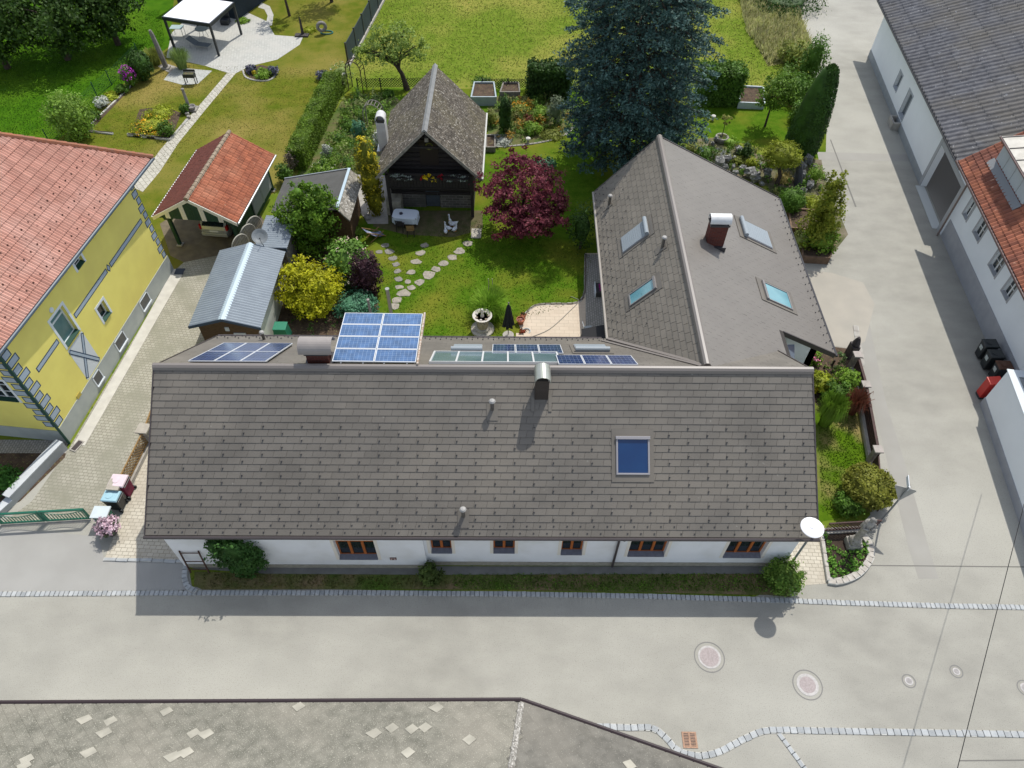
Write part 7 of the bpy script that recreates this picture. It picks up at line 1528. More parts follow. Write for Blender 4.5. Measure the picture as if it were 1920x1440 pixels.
def tree(name, label, b, h, crown, mt, n, size, cat='tree', seed=1, group=None, tr=.16, lean=(0, 0), clump=30, spread=.20, limbs=5, shell=.7):
    t = thing(name, label, cat, b, group); top = Vector((b.x + lean[0], b.y + lean[1], h * .55)); rn = random.Random(seed)
    mb = MB(); mid = b + Vector((lean[0] * .3, lean[1] * .3, h * .28)); mb.tube([b, mid, top], [tr, tr * .75, tr * .45], 8)
    for i in range(limbs):
        q = crown[i % len(crown)]; e = Vector((b.x + q[0] + rn.uniform(-.5, .5) * q[3], b.y + q[1] + rn.uniform(-.5, .5) * q[3], q[2] + rn.uniform(-.2, .4) * q[4])); s = mid + (top - mid) * rn.uniform(.1, .9); mb.tube([s, s + (e - s) * .5 + Vector((0, 0, .15)), e], [tr * .4, tr * .28, tr * .12], 6)
    mb.build('trunk', M_bark, t)
    bl = [(b.x + q[0], b.y + q[1], q[2], q[3], q[3], q[4]) for q in crown]
    leafmesh('crown', blob_leaves(bl, n, size, seed, clump, spread, shell=shell), mt, t); return t
# ---- blue spruce: whorls of drooping boughs carrying side twigs with needle tufts
def spruce(label, b, h, rad, seed=5):
    t = thing('blue_spruce', label, 'tree', b); rg = np.random.default_rng(seed); mb = MB(); mb.tube([b, b + Vector((0, 0, h))], .30, 10, r2=.03); mb.build('trunk', M_bark, t)
    Pq, Nq = [], []; bb = MB(); z = 1.7
    while z < h - .3:
        f = z / h; rr = rad * min(1.0, (1 - f) * 1.9 + .02) * (.86 if z < 3.0 else 1); nb = 13 if z < 14 else 7; a0 = rg.uniform(0, 6.28); z0 = z
        for i in range(nb):
            a = a0 + 2 * math.pi * i / nb + rg.normal() * .18; L = rr * rg.uniform(.66, 1.14); d = np.array([math.cos(a), math.sin(a), 0]); side = np.array([-d[1], d[0], 0]); dr = rg.uniform(.12, .30) * L; zz = z0 + rg.uniform(-.15, .15)
            nt_ = max(3, int((24 if z < 14 else 7) * L / rad)); u = rg.uniform(.25, 1, nt_) ** .7; u[0] = 1.0; sg = rg.choice([-1, 1], nt_); sp = rg.uniform(.1, 1, nt_) * (1.08 - u) * L * .55
            tw = np.array([b.x, b.y, zz]) + d * (u * L)[:, None] + side * (sg * sp)[:, None]; tw[:, 2] += -dr * u ** 2 + .30 * u ** 6 - sp * .22
            td = d * .8 + side * (sg * .65)[:, None] + np.array([0, 0, -.25]); k = 12 if z < 14 else 7
            s_ = rg.uniform(-.5, .5, (nt_, k, 1)); p = tw[:, None, :] + td[:, None, :] * s_ * .55 + rg.normal(size=(nt_, k, 3)) * np.array([.075, .075, .05]); Pq.append(p.reshape(-1, 3)); Nq.append((rg.normal(size=(nt_, k, 3)) * .55 + np.array([0, 0, .7])).reshape(-1, 3))
            if z < 12: bb.tube([Vector((b.x, b.y, zz)), Vector(np.array([b.x, b.y, zz - dr * .25]) + d * L * .5), Vector(np.array([b.x, b.y, zz - dr + .15]) + d * L * .95)], [.05, .035, .012], 5, cap=False)
        z += .42 if z < 14 else .6
    leafmesh('crown', _quads(np.concatenate(Pq), np.concatenate(Nq), .105, rg, .42), G_blue, t); bb.build('branches', M_bark, t)
spruce('huge blue spruce towering behind the farmhouse wing', Vector((7.15, 42.0, 0)), 20.5, 4.4)
# ---- trees at the top left, in the meadow and by the lane
for i, (px, py, h, lab, cr) in enumerate(((15, 128, 6.4, 'large dark broadleaf tree at the far left edge', [(0, 0, 3.4, 3.0, 2.2), (-1.8, .8, 3.2, 2.2, 1.8), (1.6, 1.2, 3.7, 2.3, 1.9), (.5, -1.2, 2.4, 1.8, 1.3)]), (128, 112, 6.8, 'large dark broadleaf tree in the middle of the left group', [(0, 0, 3.6, 3.1, 2.2), (1.9, .5, 3.2, 2.3, 1.8), (-1.6, 1.5, 3.9, 2.4, 2.0), (.6, -1.3, 2.5, 1.9, 1.3)]), (222, 84, 6.2, 'dark broadleaf tree of the left group nearest the pergola', [(0, 0, 3.3, 2.6, 2.0), (-1.5, .8, 3.5, 2.1, 1.8), (1.1, 1.0, 3.9, 1.9, 1.7), (0, -1.0, 2.4, 1.6, 1.1)]))):
    tree('broadleaf_tree', lab, P(px, py), h, cr, G('orchard%d' % i, (.014, .038, .007), (.040, .080, .013)), 10000, .13, seed=20 + i, group='dark trees at the top left', tr=.25, clump=40, spread=.2)
tree('fruit_tree', 'thin young fruit tree on the neighbour lawn near the top edge', P(543, 30), 4.6, [(0, 0, 3.6, 1.3, 1.2), (.5, .3, 4.2, 1.0, .9)], G_dk, 1500, .09, seed=31, tr=.13, lean=(-.2, 0))
tree('fruit_tree', 'fruit tree at the top edge shading the neighbour lawn', P(622, 4), 5.0, [(0, 0, 3.8, 1.9, 1.4), (.6, .5, 4.4, 1.4, 1.2)], G_dk, 2600, .10, seed=32, tr=.16)
ap = P(764, 168)
tree('apple_tree', 'gnarled apple tree with a leaning trunk behind the cabin roof', ap, 4.4, [(-1.1, .2, 3.0, 1.45, .85), (-.2, .5, 3.7, 1.35, .85), (-2.5, .1, 2.7, 1.1, .6), (.9, .2, 3.0, 1.05, .7), (-1.7, .8, 3.6, 1.0, .7), (-3.3, .3, 2.6, .6, .4)], G('apple', (.10, .155, .035), (.19, .25, .085)), 3400, .095, seed=33, tr=.22, lean=(-1.0, .1), clump=20, spread=.24, limbs=12, shell=.5)
tree('garden_tree', 'small round leafy tree on the lawn beside the white raised bed', P(1434, 237), 3.6, [(.15, .1, 2.7, 1.25, 1.05), (-.4, -.2, 2.4, .9, .7), (.6, .2, 2.9, .8, .8)], G('garden_tree', (.06, .12, .015), (.10, .17, .025)), 3200, .085, seed=34, tr=.09)
tree('standard_rose', 'standard rose with a small round head in a stone ring', P(1352, 262), 1.9, [(0, 0, 1.55, .36, .30)], G('standard', (.15, .17, .05), (.24, .23, .10)), 420, .06, seed=35, tr=.04, limbs=2)
# ---- clipped and columnar evergreens
b = P(1497, 286); t = thing('thuja', 'tall dark green thuja cone beside the lane', 'tree', b); rg = np.random.default_rng(3); h = hfor(b, 122); k = 9000; u = rg.uniform(0, 1, k); a_ = rg.uniform(0, 6.28, k); prof = np.interp(u, [0, .06, .3, .62, .85, .96, 1], [.80, 1.0, 1.0, .80, .55, .33, .05]) * 1.12 * rg.uniform(.86, 1.08, k)
pp = np.stack([b.x + .25 * u + prof * np.cos(a_), b.y + prof * np.sin(a_), .05 + u * h], 1); leafmesh('foliage', _quads(pp, np.stack([np.cos(a_), np.sin(a_), .4 + 0 * a_], 1) + rg.normal(size=(k, 3)) * .4, .09, rg, .5), G_thuja, t); mb = MB(); mb.lathe([(.9, .05), (1.1, .1 * h), (1.08, .3 * h), (.85, .62 * h), (.55, .85 * h), (.3, .95 * h), (0, .98 * h)], b, 16); mb.build('inner_branches', G_thuja, t, smooth=True); mb = MB(); mb.tube([b, b + Vector((0, 0, 1))], .1, 6); mb.build('trunk', M_bark, t)
shrub('yew_ball', 'large clipped round yew ball at the corner of the gable garden', 1628, 957, 98, 872, G_yew, 6500, .06, core=.88, clump=9, spread=.09, shell=.92, low=.15)
shrub('clipped_yew', 'dark clipped rounded yew block beside the grass tuft and patio', 261, 149, 46, 96, G_thuja, 2200, .07, core=.85, clump=9, spread=.10, shell=.9)
shrub('columnar_yew', 'small dark columnar yew right of the cabin roof', 947, 247, 27, 180, G_dk, 1600, .06, core=.86, clump=9, spread=.1, shell=.9, blobs=[(0, 0, .30, .95, .32), (0, 0, .62, .95, .36)])
shrub('golden_cypress', 'tall golden tipped column conifer left of the cabin', 693, 402, 46, 262, G('golden_tips', (.075, .09, .012), (.20, .18, .015)), 3200, .075, core=.8, clump=14, spread=.14, blobs=[(.1, 0, .22, .78, .26), (0, 0, .48, .92, .32), (-.08, 0, .72, .86, .26)], extra=(G_gold, 900, .07))
shrub('bushy_conifer', 'bushy bright green conifer between the sheds', 583, 482, 122, 343, G('bushy_conifer', (.05, .115, .012), (.10, .175, .02)), 8500, .085, core=.45, clump=34, spread=.20, cat='tree', blobs=[(0, 0, .30, .72, .28), (-.15, .1, .60, .78, .26), (.25, 0, .66, .62, .24), (-.5, 0, .5, .45, .2), (.35, .1, .86, .4, .15), (-.25, .1, .86, .4, .15)])
shrub('golden_juniper', 'wide golden yellow juniper beside the metal shed', 582, 588, 122, 478, G('gold_juniper', (.185, .20, .010), (.34, .33, .014)), 9000, .075, core=.5, clump=32, spread=.19, flat=.5, blobs=[(0, 0, .45, .88, .42), (-.35, .2, .6, .55, .36), (.35, -.2, .5, .6, .4), (.1, -.55, .32, .55, .30), (-.5, -.3, .4, .5, .35)])
shrub('rhododendron', 'glossy green rhododendron behind the dark purple shrub', 652, 528, 92, 446, G('rhodo', (.07, .15, .03), (.13, .23, .06)), 2200, .10, core=.66, clump=14, spread=.16, extra=(G('pale_pink_bloom', (.5, .36, .36), (.4, .3, .2), .1), 150, .06))
shrub('purple_berberis', 'dark purple shrub between rhododendron and lawn', 686, 556, 64, 472, G_pur, 2600, .07, core=.66, clump=16, spread=.18)
shrub('juniper', 'low blue green juniper next to the flue pipes', 668, 606, 82, 540, G_jun, 3000, .065, core=.68, clump=18, spread=.18, flat=.6)
shrub('hydrangea', 'white flowered shrub in shade beneath the purple berberis', 652, 548, 34, 516, G_dk, 500, .07, extra=(G('offwhite_bloom', (.55, .50, .44), (.4, .36, .3), .1), 160, .06))
t = shrub('japanese_maple', 'red leaved japanese maple on the lawn right of the cabin', 982, 450, 190, 274, G_red, 14000, .085, cat='tree', core=0, clump=40, spread=.17, flat=.55, blobs=[(0, 0, .62, .60, .30), (-.45, .1, .52, .5, .24), (.45, .1, .50, .52, .24), (.1, -.45, .38, .55, .22), (-.35, -.45, .34, .45, .2), (.55, -.3, .34, .42, .2), (0, .25, .82, .36, .16)], shell=.6)
b = P(978, 446); mb = MB()
for k_, e in enumerate(((-.9, .1, 1.6), (.9, .2, 1.6), (.2, -.8, 1.2), (0, .5, 2.4), (-.6, -.7, 1.1))): mb.tube([b, b + Vector((e[0] * .4, e[1] * .4, e[2] * .6)), b + Vector(e)], [.09, .06, .03], 6)
mb.build('trunk', M_bark, t)
# hedges
a, b = P(643, 172), P(575, 320); d = (a - b); fr = yawfr(b, math.atan2(d.y, d.x)); t = thing('hedge', 'long clipped green hedge between the neighbour lawn and the kitchen garden', 'hedge', b)
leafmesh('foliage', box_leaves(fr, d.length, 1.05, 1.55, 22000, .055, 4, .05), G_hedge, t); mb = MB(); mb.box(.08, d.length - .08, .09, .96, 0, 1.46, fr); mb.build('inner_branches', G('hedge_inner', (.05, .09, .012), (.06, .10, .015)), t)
for i, (p_, q_, w_, h, lab) in enumerate((((992, 186), (1066, 188), 1.3, 2.3, 'dark clipped hedge block left of the blue spruce'), ((1310, 200), (1384, 200), 1.6, 2.6, 'bright topped hedge block right of the blue spruce'))):
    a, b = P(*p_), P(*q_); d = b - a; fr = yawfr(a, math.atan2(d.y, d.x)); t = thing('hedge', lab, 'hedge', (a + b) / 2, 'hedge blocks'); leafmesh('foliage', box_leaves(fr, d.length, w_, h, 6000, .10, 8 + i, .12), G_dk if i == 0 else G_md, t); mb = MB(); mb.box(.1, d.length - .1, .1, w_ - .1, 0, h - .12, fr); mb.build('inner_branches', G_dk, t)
# pond garden: cloud pine, bushes
b = P(1456, 347); t = thing('cloud_pine', 'dome shaped yellow green bonsai pine in the rock garden', 'tree', b); c = P(1467, 292, 1.75); r = 1.2
leafmesh('crown', blob_leaves([(c.x, c.y, 1.85, r, r, .62), (c.x, c.y, 2.25, r * .72, r * .72, .48), (c.x - .5, c.y - .3, 1.6, r * .6, r * .6, .4), (c.x + .5, c.y - .2, 1.65, r * .6, r * .6, .4)], 5200, .06, 61, 16, .13, shell=.85), G('cloud_pine', (.13, .165, .018), (.20, .22, .03)), t); mb = MB(); mb.tube([b, b + Vector((.1, .2, .6)), Vector((c.x - .1, c.y, 1.2)), Vector((c.x, c.y, 1.9))], [.16, .13, .11, .06], 8); mb.build('trunk', M_bark, t); mb = MB(); mb.ball((c.x, c.y, 1.85), r * .8, r * .8, .5, 14, 8, .08); mb.build('inner_branches', MATS['leaf_cloud_pine'], t, smooth=True)
shrub('box_ball', 'round green box bush beside the wing eave', 1484, 402, 52, 350, G_md, 2200, .06, core=.85, clump=9, spread=.1, shell=.9)
shrub('cypress_shrub', 'feathery yellow green cypress at the edge of the lane', 1548, 470, 74, 324, G('feathery', (.10, .135, .015), (.20, .21, .03)), 5600, .085, core=.42, clump=26, spread=.22, cat='tree', blobs=[(-.1, 0, .25, .85, .26), (.2, 0, .42, .75, .26), (0, 0, .62, .62, .24), (-.05, 0, .82, .42, .2)])
shrub('leafy_shrub', 'leafy bright green shrub in the brown timber planter', 1528, 478, 66, 425, G_lt, 2200, .08, base=P(1528, 470, 0), core=.66)
shrub('variegated_shrub', 'pale variegated shrub in the small sleeper planter', 1502, 470, 36, 432, G('variegated', (.10, .15, .05), (.35, .36, .20)), 800, .06)
for i, (x, y, w_, ty, mt, n_, lab) in enumerate(((1325, 303, 42, 272, G_md, 800, 'green leafy bush left of the pond'), (1398, 300, 28, 268, G_dk, 700, 'small dark pine right of the pond'), (1410, 318, 26, 294, G_lime, 500, 'lime green clump below the small dark pine'), (1385, 310, 26, 292, G_olive, 400, 'brownish tuft between rocks at the pond'), (1470, 345, 34, 322, G_straw, 600, 'pale straw coloured grass under the bonsai pine'), (1300, 290, 46, 262, G_olive, 700, 'tall meadow grass clump beside the spruce at the rockery'),
     (1368, 275, 34, 255, G_lt, 500, 'grey green tuft behind the pond'), (1440, 318, 22, 303, G_md, 300, 'tiny green cushion left of the bonsai trunk'), (1505, 350, 30, 330, G_md, 500, 'green cushion plant right of the bonsai pine'), (1530, 345, 34, 310, G_lt, 600, 'light green perennials at the lane side of the rockery'), (1525, 395, 36, 365, G_lime, 600, 'yellow green tuft between box ball and cypress'), (1475, 372, 22, 352, G_md, 300, 'blue green cushion at the roof corner'))):
    shrub('rockery_plant', lab, x, y, w_, ty, mt, n_, .06, cat='plant', core=.6, clump=9, spread=.22, group='rockery plants')
mb = MB(); q = [P(*p) for p in arcpts([(1338, 283), (1352, 276), (1370, 286), (1366, 304), (1345, 308), (1334, 296), (1338, 283)], 4)[:-1]]; mb.poly([(v.x, v.y, .02) for v in q]); mb.build('pond_water', mat('murky_water', (.12, .13, .09), rough=.08, spec=.6), kind='structure')
rn = random.Random(21); M_rock = mat('rockery_rock', (.22, .22, .21), (.10, .10, .10), 5, .9, .5, 15, speck=(.48, .48, .46), sscale=6, sth=.6); r0 = None
rk = ((1330, 312), (1345, 318), (1358, 322), (1372, 318), (1360, 305), (1376, 300), (1385, 288), (1336, 276), (1322, 290), (1392, 322), (1378, 328), (1365, 330), (1404, 330), (1425, 312), (1418, 330), (1438, 335), (1500, 322), (1512, 338), (1505, 360), (1518, 352), (1495, 340), (1512, 310), (1525, 322), (1410, 340), (1425, 348), (1350, 262), (1362, 264), (1342, 266))
for i, (px, py) in enumerate(rk):
    p = P(px, py); s = rn.uniform(.7, 1.5) * (1.4 if i in (1, 12, 18, 19) else 1)
    if r0 is None:
        mb = MB(); mb.ball((0, 0, .12), .24, .18, .2, 8, 6, .28, 5); r0 = mb.build('rock', M_rock); r0.location = p; tag(r0, 'rough grey and white rock in the rock garden by the pond', 'rock', 'rockery rocks'); r0.scale = (s, s, s)
    else: o = r0.copy(); C.objects.link(o); o.location = p; o.rotation_euler = (rn.uniform(-.3, .3), rn.uniform(-.3, .3), rn.uniform(0, 6)); o.scale = (s, s * rn.uniform(.8, 1.2), s * rn.uniform(.8, 1.5))
b = P(1496, 347); mb = MB(); mb.tube([b, b + Vector((-.1, .1, .6)), b + Vector((-.25, .2, 1.3)), b + Vector((-.3, .2, 1.7))], [.30, .26, .20, .05], 7); tag(mb.build('standing_rock', mat('slate_rock', (.07, .075, .085), (.04, .04, .05), 5, .7, .5, 15)), 'dark upright slate rock beside the bonsai pine', 'rock')
b = P(1352, 264); mb = MB(); mb.lathe([(.42, 0), (.48, .2), (.46, .34), (.36, .34), (.3, .2), (0, .2)], b, 16); tag(mb.build('stone_ring', M_stone), 'round stone planting ring at the foot of the standard rose', 'planter')
# wild edge of the lane at the top right
for i, (x, y, w_, ty, mt, n_, lab) in enumerate(((1490, 190, 80, 135, G_md, 2600, 'dense green shrub behind the thuja at the meadow edge'), (1528, 150, 46, 70, G_md, 2000, 'tall bright shrub at the lane edge above the thuja'), (1505, 232, 50, 190, G_md, 1200, 'dark leafy shrub at the left foot of the thuja'), (1470, 20, 150, -30, G_dk, 3000, 'dark bush at the top edge beside the lane'), (1490, 120, 60, 75, G_olive, 1500, 'pale olive shrub in the wild meadow edge'), (1536, 215, 34, 165, G_lt, 1000, 'light green shrub peeping out right of the thuja'))):
    shrub('wild_shrub', lab, x, y, w_, ty, mt, n_, .09, core=.6, clump=18, spread=.22, group='wild shrubs by the lane')
# ---- left garden
shrub('round_shrub', 'light green fluttering shrub near the roof of the yellow house', 128, 260, 80, 176, G('willow', (.09, .165, .03), (.16, .25, .055)), 3800, .09, core=.68, clump=16, spread=.18)
shrub('flowering_shrub', 'magenta flowering shrub beside the clipped yew', 241, 163, 30, 126, G_md, 700, .07, extra=(G('magenta_bloom', (.30, .02, .30), (.42, .05, .42), .2), 500, .07))
def grass(label, bx, by, wpx, ty, mt, n=700, cat='ornamental grass', name='ornamental_grass', wdt=.02, lean=1.0, base=None):
    b = base or P(bx, by); r = wpx / 2 * mpp(b); h = hfor(b, ty); rg = np.random.default_rng(int(bx + by)); V = []
    for i in range(n):
        a_ = rg.uniform(0, 6.28); L = rg.uniform(.6, 1.0); d = np.array([math.cos(a_), math.sin(a_), 0]); s = np.array([-d[1], d[0], 0]) * wdt; p0 = np.array([b.x, b.y, 0]) + d * r * .45 * rg.uniform(0, 1); o = r * rg.uniform(.3, 1.0) * lean; pts = [p0, p0 + d * o * .35 + np.array([0, 0, h * L * .7]), p0 + d * o * .8 + np.array([0, 0, h * L * .95]), p0 + d * o * 1.1 + np.array([0, 0, h * L * .62])]
        for k_ in range(3): w0, w1 = 1 - k_ * .3, 1 - (k_ + 1) * .3; V += [pts[k_] - s * w0, pts[k_] + s * w0, pts[k_ + 1] + s * w1, pts[k_ + 1] - s * w1]
    o = leafmesh(name, np.array(V), mt); tag(o, label, cat); return o
grass('arching grass tuft in front of the pergola patio', 343, 128, 36, 92, G('grassy', (.10, .165, .05), (.17, .23, .09)))
grass('wide dull grass tuft left of the leaning stone pillar', 292, 120, 36, 92, G_olive)
grass('large bright ornamental grass behind the stone fountain', 919, 588, 70, 552, G('bright_grass', (.11, .21, .02), (.17, .28, .04)), 900)
grass('long green grass under the right roof verge of the farmhouse', 1545, 795, 44, 745, G_lt, 900, wdt=.025)
for i, (x, y, w_, ty, mt, ex, lab) in enumerate(((298, 222, 54, 198, G_lime, None, 'yellow green leafy clump in the flower bed by the path'), (283, 250, 74, 218, G_lime, (G('orange_bloom', (.55, .26, .02), (.5, .36, .04), .1), 420, .06), 'orange flowering clump in the flower bed by the path'), (311, 256, 32, 228, G_md, None, 'bright green bush at the right end of the flower bed'), (345, 212, 18, 194, G_md, None, 'small green bush beside the pump fountain'),
     (190, 202, 28, 180, G_silver, None, 'white flowering plant in the border by the wire fence'), (207, 188, 34, 172, G_lime, None, 'pale yellow plant in the border by the wire fence'), (172, 226, 34, 205, G_md, None, 'low green plant in the border near the light green shrub'), (228, 176, 24, 158, G_md, None, 'dark leafy plant in the border beside the magenta shrub'), (155, 246, 24, 226, G_lime, None, 'lime green plant at the foot of the light green shrub'),
     (470, 137, 22, 122, G_lav, None, 'lavender mound at the left of the small round bed'), (513, 140, 20, 123, G_lav, None, 'lavender mound at the right of the small round bed'), (494, 147, 34, 128, G_lt, None, 'white edged hosta in the small round bed'), (604, 150, 24, 132, G_lav, None, 'lavender mound in the crescent bed by the hedge'), (476, 140, 8, 132, G_gold, None, 'small yellow flower clump between the lavender mounds'),
     (545, 318, 26, 280, G_brown, None, 'withered grey brown shrub at the near end of the hedge'), (533, 345, 34, 306, G_md, None, 'dark green bush at the carport corner'), (606, 328, 54, 300, G_lt, (G('cream_bloom', (.5, .48, .34), (.4, .4, .26), .1), 120, .06), 'cream flowering bush behind the felt roofed shed'), (613, 294, 20, 272, G_silver, None, 'small white flowering plant in the kitchen garden'),
     (655, 245, 34, 222, G_md, None, 'green vegetable clump in the kitchen garden'), (672, 262, 26, 226, G_jun, None, 'blue green bush left of the slatted rose arch'), (712, 275, 26, 245, G_silver, None, 'grey lavender bush under the cabin chimney'), (725, 182, 26, 168, G_md, None, 'dark green bush behind the slatted arch'), (640, 278, 40, 262, G_lt, None, 'low bright vegetables beside the hedge end'), (700, 225, 30, 200, G_lt, None, 'tall light perennials under the slatted rose arch'), (640, 160, 46, 118, G('white_rose', (.13, .18, .06), (.22, .27, .12)), (G('white_rose_bloom', (.6, .58, .52), (.5, .48, .4), .1), 60, .07), 'climbing rose on the dark arch at the end of the hedge'),
     (668, 440, 24, 425, G_lt, None, 'small leafy plant beside the deckchair'), (1092, 470, 54, 385, G_dk, None, 'dark green shrub in shade under the wing eave'), (1020, 318, 50, 296, G_jun, None, 'blue green plant behind the red maple'), (455, 44, 26, 34, G_lt, None, 'small plants in the black trough beside the patio'), (580, 62, 28, 50, G_lime, None, 'yellow green plant between the dark stone ornaments'),
     (1042, 232, 34, 182, G('greygreen', (.09, .12, .07), (.13, .16, .10)), None, 'grey green upright shrub in the flower bed by the spruce'), (975, 215, 40, 190, G_olive, (G('deep_orange_bloom', (.5, .2, .01), (.45, .28, .02), .1), 200, .06), 'orange flowering perennials in the bed beside the columnar yew'), (1015, 225, 36, 198, G_lt, None, 'light green perennials in the middle of the flower bed'), (1000, 252, 32, 228, G_lt, None, 'bright green tuft at the front of the flower bed'), (990, 232, 22, 215, G_flame, None, 'reddish perennial in the flower bed'), (940, 272, 40, 255, G_silver, None, 'silver grey lavender mound beside the cabin eave'), (1035, 258, 50, 240, G_olive, None, 'rusty olive ground cover at the right end of the flower bed'), (920, 235, 22, 205, G_olive, None, 'grassy tuft between the cabin roof and columnar yew'),
     (905, 186, 42, 168, G_md, None, 'vegetables growing in the galvanised raised bed'), (905, 166, 40, 142, G_md, None, 'tall beans behind the galvanised raised bed'), (950, 166, 40, 150, G_lt, None, 'leafy vegetables behind the wooden raised bed'), (8, 930, 64, 872, G('fern', (.03, .10, .02), (.05, .14, .03)), None, 'bright green shrub in the shaded front garden'))):
    shrub('garden_plant' if w_ < 45 else 'garden_shrub', lab, x, y, w_, ty, mt, int(260 + w_ * 18), .065, cat='plant', core=.58, clump=10, spread=.22, extra=ex)
# ---- planting round the farmhouse front and gable
shrub('wall_shrub', 'dark green shrub growing against the white street front', 462, 1078, 112, 1018, G('wall_shrub', (.022, .065, .018), (.045, .105, .03)), 4200, .065, core=.66, clump=20, spread=.17, depth=.5, blobs=[(-.05, .1, .62, .85, .42), (.3, .1, .5, .6, .4), (-.45, .1, .75, .5, .28), (.1, 0, .2, .45, .22)], base=P(462, 1078))
shrub('small_bush', 'small brownish green bush at the step of the street front', 806, 1098, 46, 1055, G('olive_dark', (.04, .065, .02), (.07, .10, .03)), 1100, .055, core=.66, clump=12)
shrub('corner_bush', 'round leafy bush at the foot of the street lamp', 1470, 1114, 74, 1044, G('corner', (.05, .115, .02), (.13, .20, .045)), 2600, .06, core=.7, clump=14)
shrub('green_bush', 'soft green bush in front of the clipped yew ball', 1592, 968, 56, 918, G_md, 1800, .06, core=.66)
shrub('hydrangea', 'pink hydrangea in the corner under the wing roof', 1516, 690, 48, 650, G_lt, 1300, .075, core=.62, extra=(G('pink_bloom', (.62, .16, .28), (.66, .30, .40), .2), 260, .07))
shrub('rose_bush', 'thin rose bush in bare soil beside the hydrangea', 1567, 690, 34, 655, G('rose_leaf', (.06, .11, .05), (.1, .15, .07)), 260, .06, core=0)
shrub('leafy_bush', 'bright green bush beside the farmhouse verge', 1540, 740, 50, 696, G_lime, 1500, .065)
shrub('leafy_bush', 'mid green bush in the middle of the gable garden', 1570, 765, 56, 712, G_md, 1800, .065)
shrub('leafy_bush', 'green bush against the slatted garden fence', 1590, 735, 44, 690, G_lt, 1200, .065)
shrub('yellow_flower', 'yellow flowering plant close to the roof edge', 1529, 738, 18, 720, G_gold, 220, .06)
grass('spiky reddish maple like shrub by the slatted fence', 1594, 772, 46, 738, G_flame, 260, 'shrub', 'red_shrub', .03)
rn = random.Random(31); b0 = None
bed = [(1553, 1018), (1562, 1028), (1552, 1033), (1572, 1035), (1560, 1048), (1582, 1042), (1578, 1055), (1596, 1050), (1566, 1060), (1590, 1062), (1602, 1058), (1612, 1045), (1558, 1070), (1572, 1072), (1584, 1075), (1600, 1068), (1614, 1060), (1608, 1036), (1622, 1036), (1622, 1022), (1562, 1082), (1580, 1084), (1595, 1036), (1612, 1020), (1545, 1005), (1555, 1056)]
for i, (px, py) in enumerate(bed):
    p = P(px, py); s = rn.uniform(.65, .95)
    if b0 is None:
        V = blob_leaves([(0, 0, .14, .17, .17, .14)], 90, .055, 71, 6, .25); b0 = leafmesh('bedding_plant', V - np.array([0, 0, 0]), G('bedding', (.08, .19, .035), (.15, .28, .07))); b0.location = p; tag(b0, 'small bright leafy bedding plant in the stone edged bed around the statue', 'bedding plant', 'bedding plants by the statue'); b0.scale = (s, s, s)
    else: o = b0.copy(); C.objects.link(o); o.location = p; o.rotation_euler.z = rn.uniform(0, 6); o.scale = (s, s, s)
sheet('garden_bed', [(1541, 1000), (1605, 1000), (1625, 1015), (1630, 1040), (1618, 1062), (1600, 1078), (1570, 1088), (1553, 1086)], .03, mat('dark_bed_soil', (.06, .042, .03), (.035, .025, .02), 5, 1, .6, 20))
# ---- ground cover that nobody could count
def tufts(name, poly, n, hgt, mt, seed=1, wdt=.05, dens=None, z=.0):
    rg = np.random.default_rng(seed); q = [P(*p) for p in poly]; xs = [v.x for v in q]; ys = [v.y for v in q]; pts = []
    px = np.array(xs); py = np.array(ys)
    while len(pts) < n:
        X = rg.uniform(px.min(), px.max(), n); Y = rg.uniform(py.min(), py.max(), n); ins = np.zeros(n, bool); j = len(q) - 1
        for i in range(len(q)):
            c_ = ((py[i] > Y) != (py[j] > Y)) & (X < (px[j] - px[i]) * (Y - py[i]) / (py[j] - py[i] + 1e-12) + px[i]); ins ^= c_; j = i
        pts += list(zip(X[ins], Y[ins]))
    A = np.array(pts[:n]); a_ = rg.uniform(0, 6.28, n); hh = hgt * rg.uniform(.5, 1.3, n); ww = wdt * rg.uniform(.6, 1.4, n); d = np.stack([np.cos(a_), np.sin(a_), 0 * a_], 1); p0 = np.stack([A[:, 0], A[:, 1], np.full(n, z)], 1); ln = np.stack([rg.normal(size=n), rg.normal(size=n), 0 * a_], 1) * (hh * .35)[:, None]
    up = np.stack([0 * a_, 0 * a_, hh], 1)
    V = np.stack([p0 - d * ww[:, None], p0 + d * ww[:, None], p0 + d * ww[:, None] * .25 + up + ln, p0 - d * ww[:, None] * .25 + up + ln], 1).reshape(-1, 3)
    o = leafmesh(name, V, mt); tag(o, None, None, None, 'stuff'); return o
tufts('meadow_grass', [(715, -5), (660, 150), (1010, 160), (1330, 150), (1400, 165), (1490, 150), (1500, -5)], 30000, .055, leafmat('meadow_blades', (.135, .185, .028), (.225, .235, .06), .3), 1, .035)
tufts('tall_dry_grass', [(1385, -5), (1400, 60), (1440, 120), (1500, 110), (1520, 90), (1500, 30), (1490, -5)], 6000, .5, leafmat('dry_blades', (.50, .46, .25), (.36, .39, .13), .4), 2, .05)
tufts('lush_grass', [(0, 270), (90, 270), (160, 220), (245, 140), (310, 85), (300, 20), (0, 20)], 22000, .06, leafmat('lush_blades', (.05, .14, .007), (.08, .18, .012), .3), 3, .03)
tufts('lawn_grass', [(720, 440), (880, 430), (900, 400), (1110, 480), (1095, 560), (985, 600), (960, 640), (720, 640)], 9000, .045, leafmat('lawn_blades', (.08, .145, .008), (.13, .18, .02), .3), 4, .035)
tufts('dry_lawn_grass', [(170, 245), (300, 120), (640, 130), (555, 300), (420, 240), (280, 330)], 14000, .028, leafmat('drylawn_blades', (.135, .16, .022), (.22, .19, .05), .3), 5, .04)
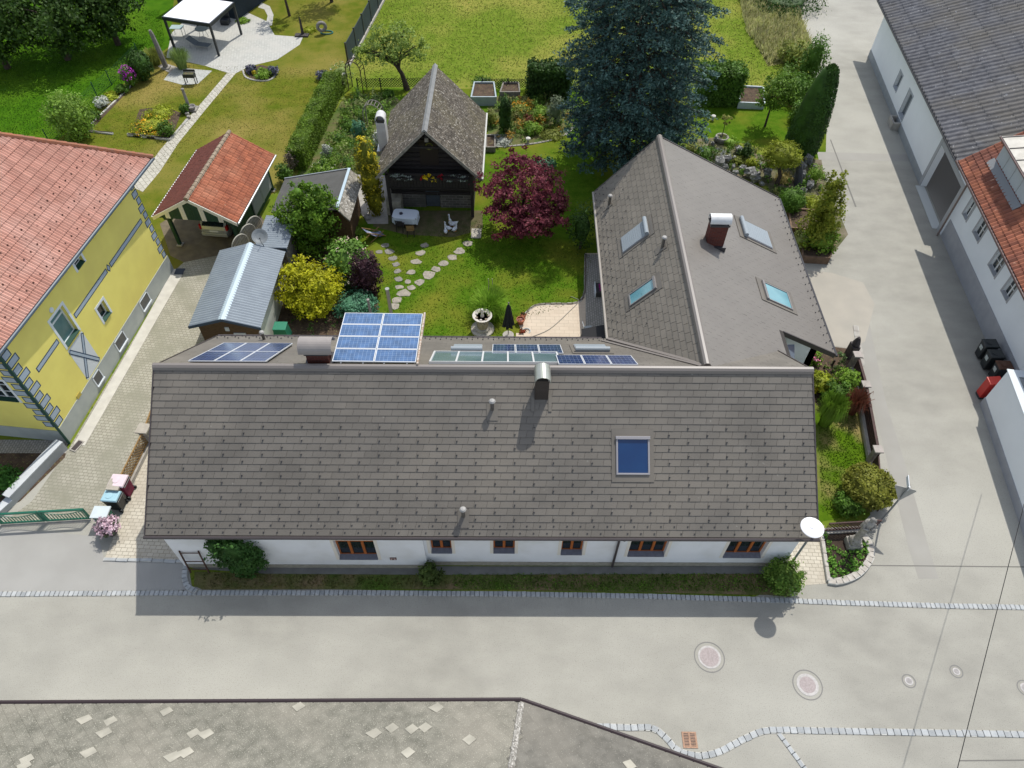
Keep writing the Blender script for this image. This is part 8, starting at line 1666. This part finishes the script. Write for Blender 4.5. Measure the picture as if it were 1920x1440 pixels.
tufts('gable_lawn_grass', [(1535, 790), (1600, 780), (1625, 870), (1600, 945), (1540, 960)], 2600, .06, leafmat('gable_blades', (.08, .165, .009), (.13, .20, .02), .3), 6, .03)
tufts('verge_grass', [(850, 1076), (1440, 1076), (1440, 1110), (850, 1104)], 2600, .05, G('verge_blades', (.05, .12, .012), (.09, .16, .025), .2), 7, .04, z=.02)
tufts('verge_grass', [(380, 1076), (840, 1080), (840, 1104), (380, 1104)], 900, .05, G('verge_blades2', (.10, .085, .035), (.05, .07, .02), .2), 8, .04, z=.02)
def mounds(name, poly, n, r0, r1, mt, seed, per=26, size=.06, z=.0):
    """dense mixed planting: many low leafy mounds"""
    rg = np.random.default_rng(seed); q = [P(*p) for p in poly]; px = np.array([v.x for v in q]); py = np.array([v.y for v in q]); out = []
    while len(out) < n:
        X, Y = rg.uniform(px.min(), px.max()), rg.uniform(py.min(), py.max()); ins = False; j = len(q) - 1
        for i in range(len(q)):
            if (py[i] > Y) != (py[j] > Y) and X < (px[j] - px[i]) * (Y - py[i]) / (py[j] - py[i] + 1e-12) + px[i]: ins = not ins
            j = i
        if ins: r = rg.uniform(r0, r1); out.append((X, Y, z + r * rg.uniform(.5, 1.0), r, r, r * rg.uniform(.6, 1.3)))
    o = leafmesh(name, blob_leaves(out, n * per, size, seed, 7, .28, shell=.6), mt); tag(o, None, None, None, 'stuff')
KG = [(655, 185), (730, 180), (745, 200), (705, 240), (690, 322), (598, 325), (642, 200)]
for i, (a_, b_) in enumerate((((.13, .25, .025), (.22, .35, .05)), ((.06, .14, .03), (.12, .22, .05)), ((.24, .30, .07), (.38, .42, .18)))): mounds('kitchen_garden_plants', KG, (90, 50, 30)[i], .18, .50, leafmat('kitchen_leaves%d' % i, a_, b_, .3), 90 + i, 70)
FB = [(925, 185), (1058, 182), (1072, 235), (1055, 252), (985, 268), (925, 265)]
for i, (a_, b_) in enumerate((((.11, .22, .025), (.19, .31, .05)), ((.17, .20, .05), (.28, .28, .09)), ((.38, .20, .03), (.48, .32, .05)))): mounds('flower_bed_plants', FB, (60, 36, 18)[i], .15, .40, leafmat('bed_leaves%d' % i, a_, b_, .3), 95 + i, 80)
RK = [(1290, 262), (1350, 258), (1420, 290), (1540, 302), (1565, 395), (1480, 398), (1440, 350), (1300, 302)]
for i, (a_, b_) in enumerate((((.10, .20, .025), (.18, .29, .05)), ((.19, .21, .06), (.29, .30, .10)))): mounds('rockery_ground_cover', RK, (60, 40)[i], .10, .30, leafmat('rockery_leaves%d' % i, a_, b_, .3), 99 + i, 55)
mounds('gable_garden_plants', [(1528, 690), (1590, 690), (1600, 775), (1535, 770)], 26, .12, .3, leafmat('gable_leaves', (.09, .18, .02), (.16, .25, .04), .3), 103)
mounds('shaded_shrub_layer', [(540, 640), (528, 480), (620, 470), (700, 560), (640, 635)], 30, .15, .35, leafmat('shade_leaves', (.04, .10, .02), (.08, .15, .03), .3), 104)
mounds('lane_edge_plants', [(1470, 225), (1455, 150), (1500, 90), (1540, 110), (1548, 220)], 60, .3, .8, leafmat('lane_leaves', (.08, .17, .02), (.15, .25, .04), .3), 105, 60, .09)
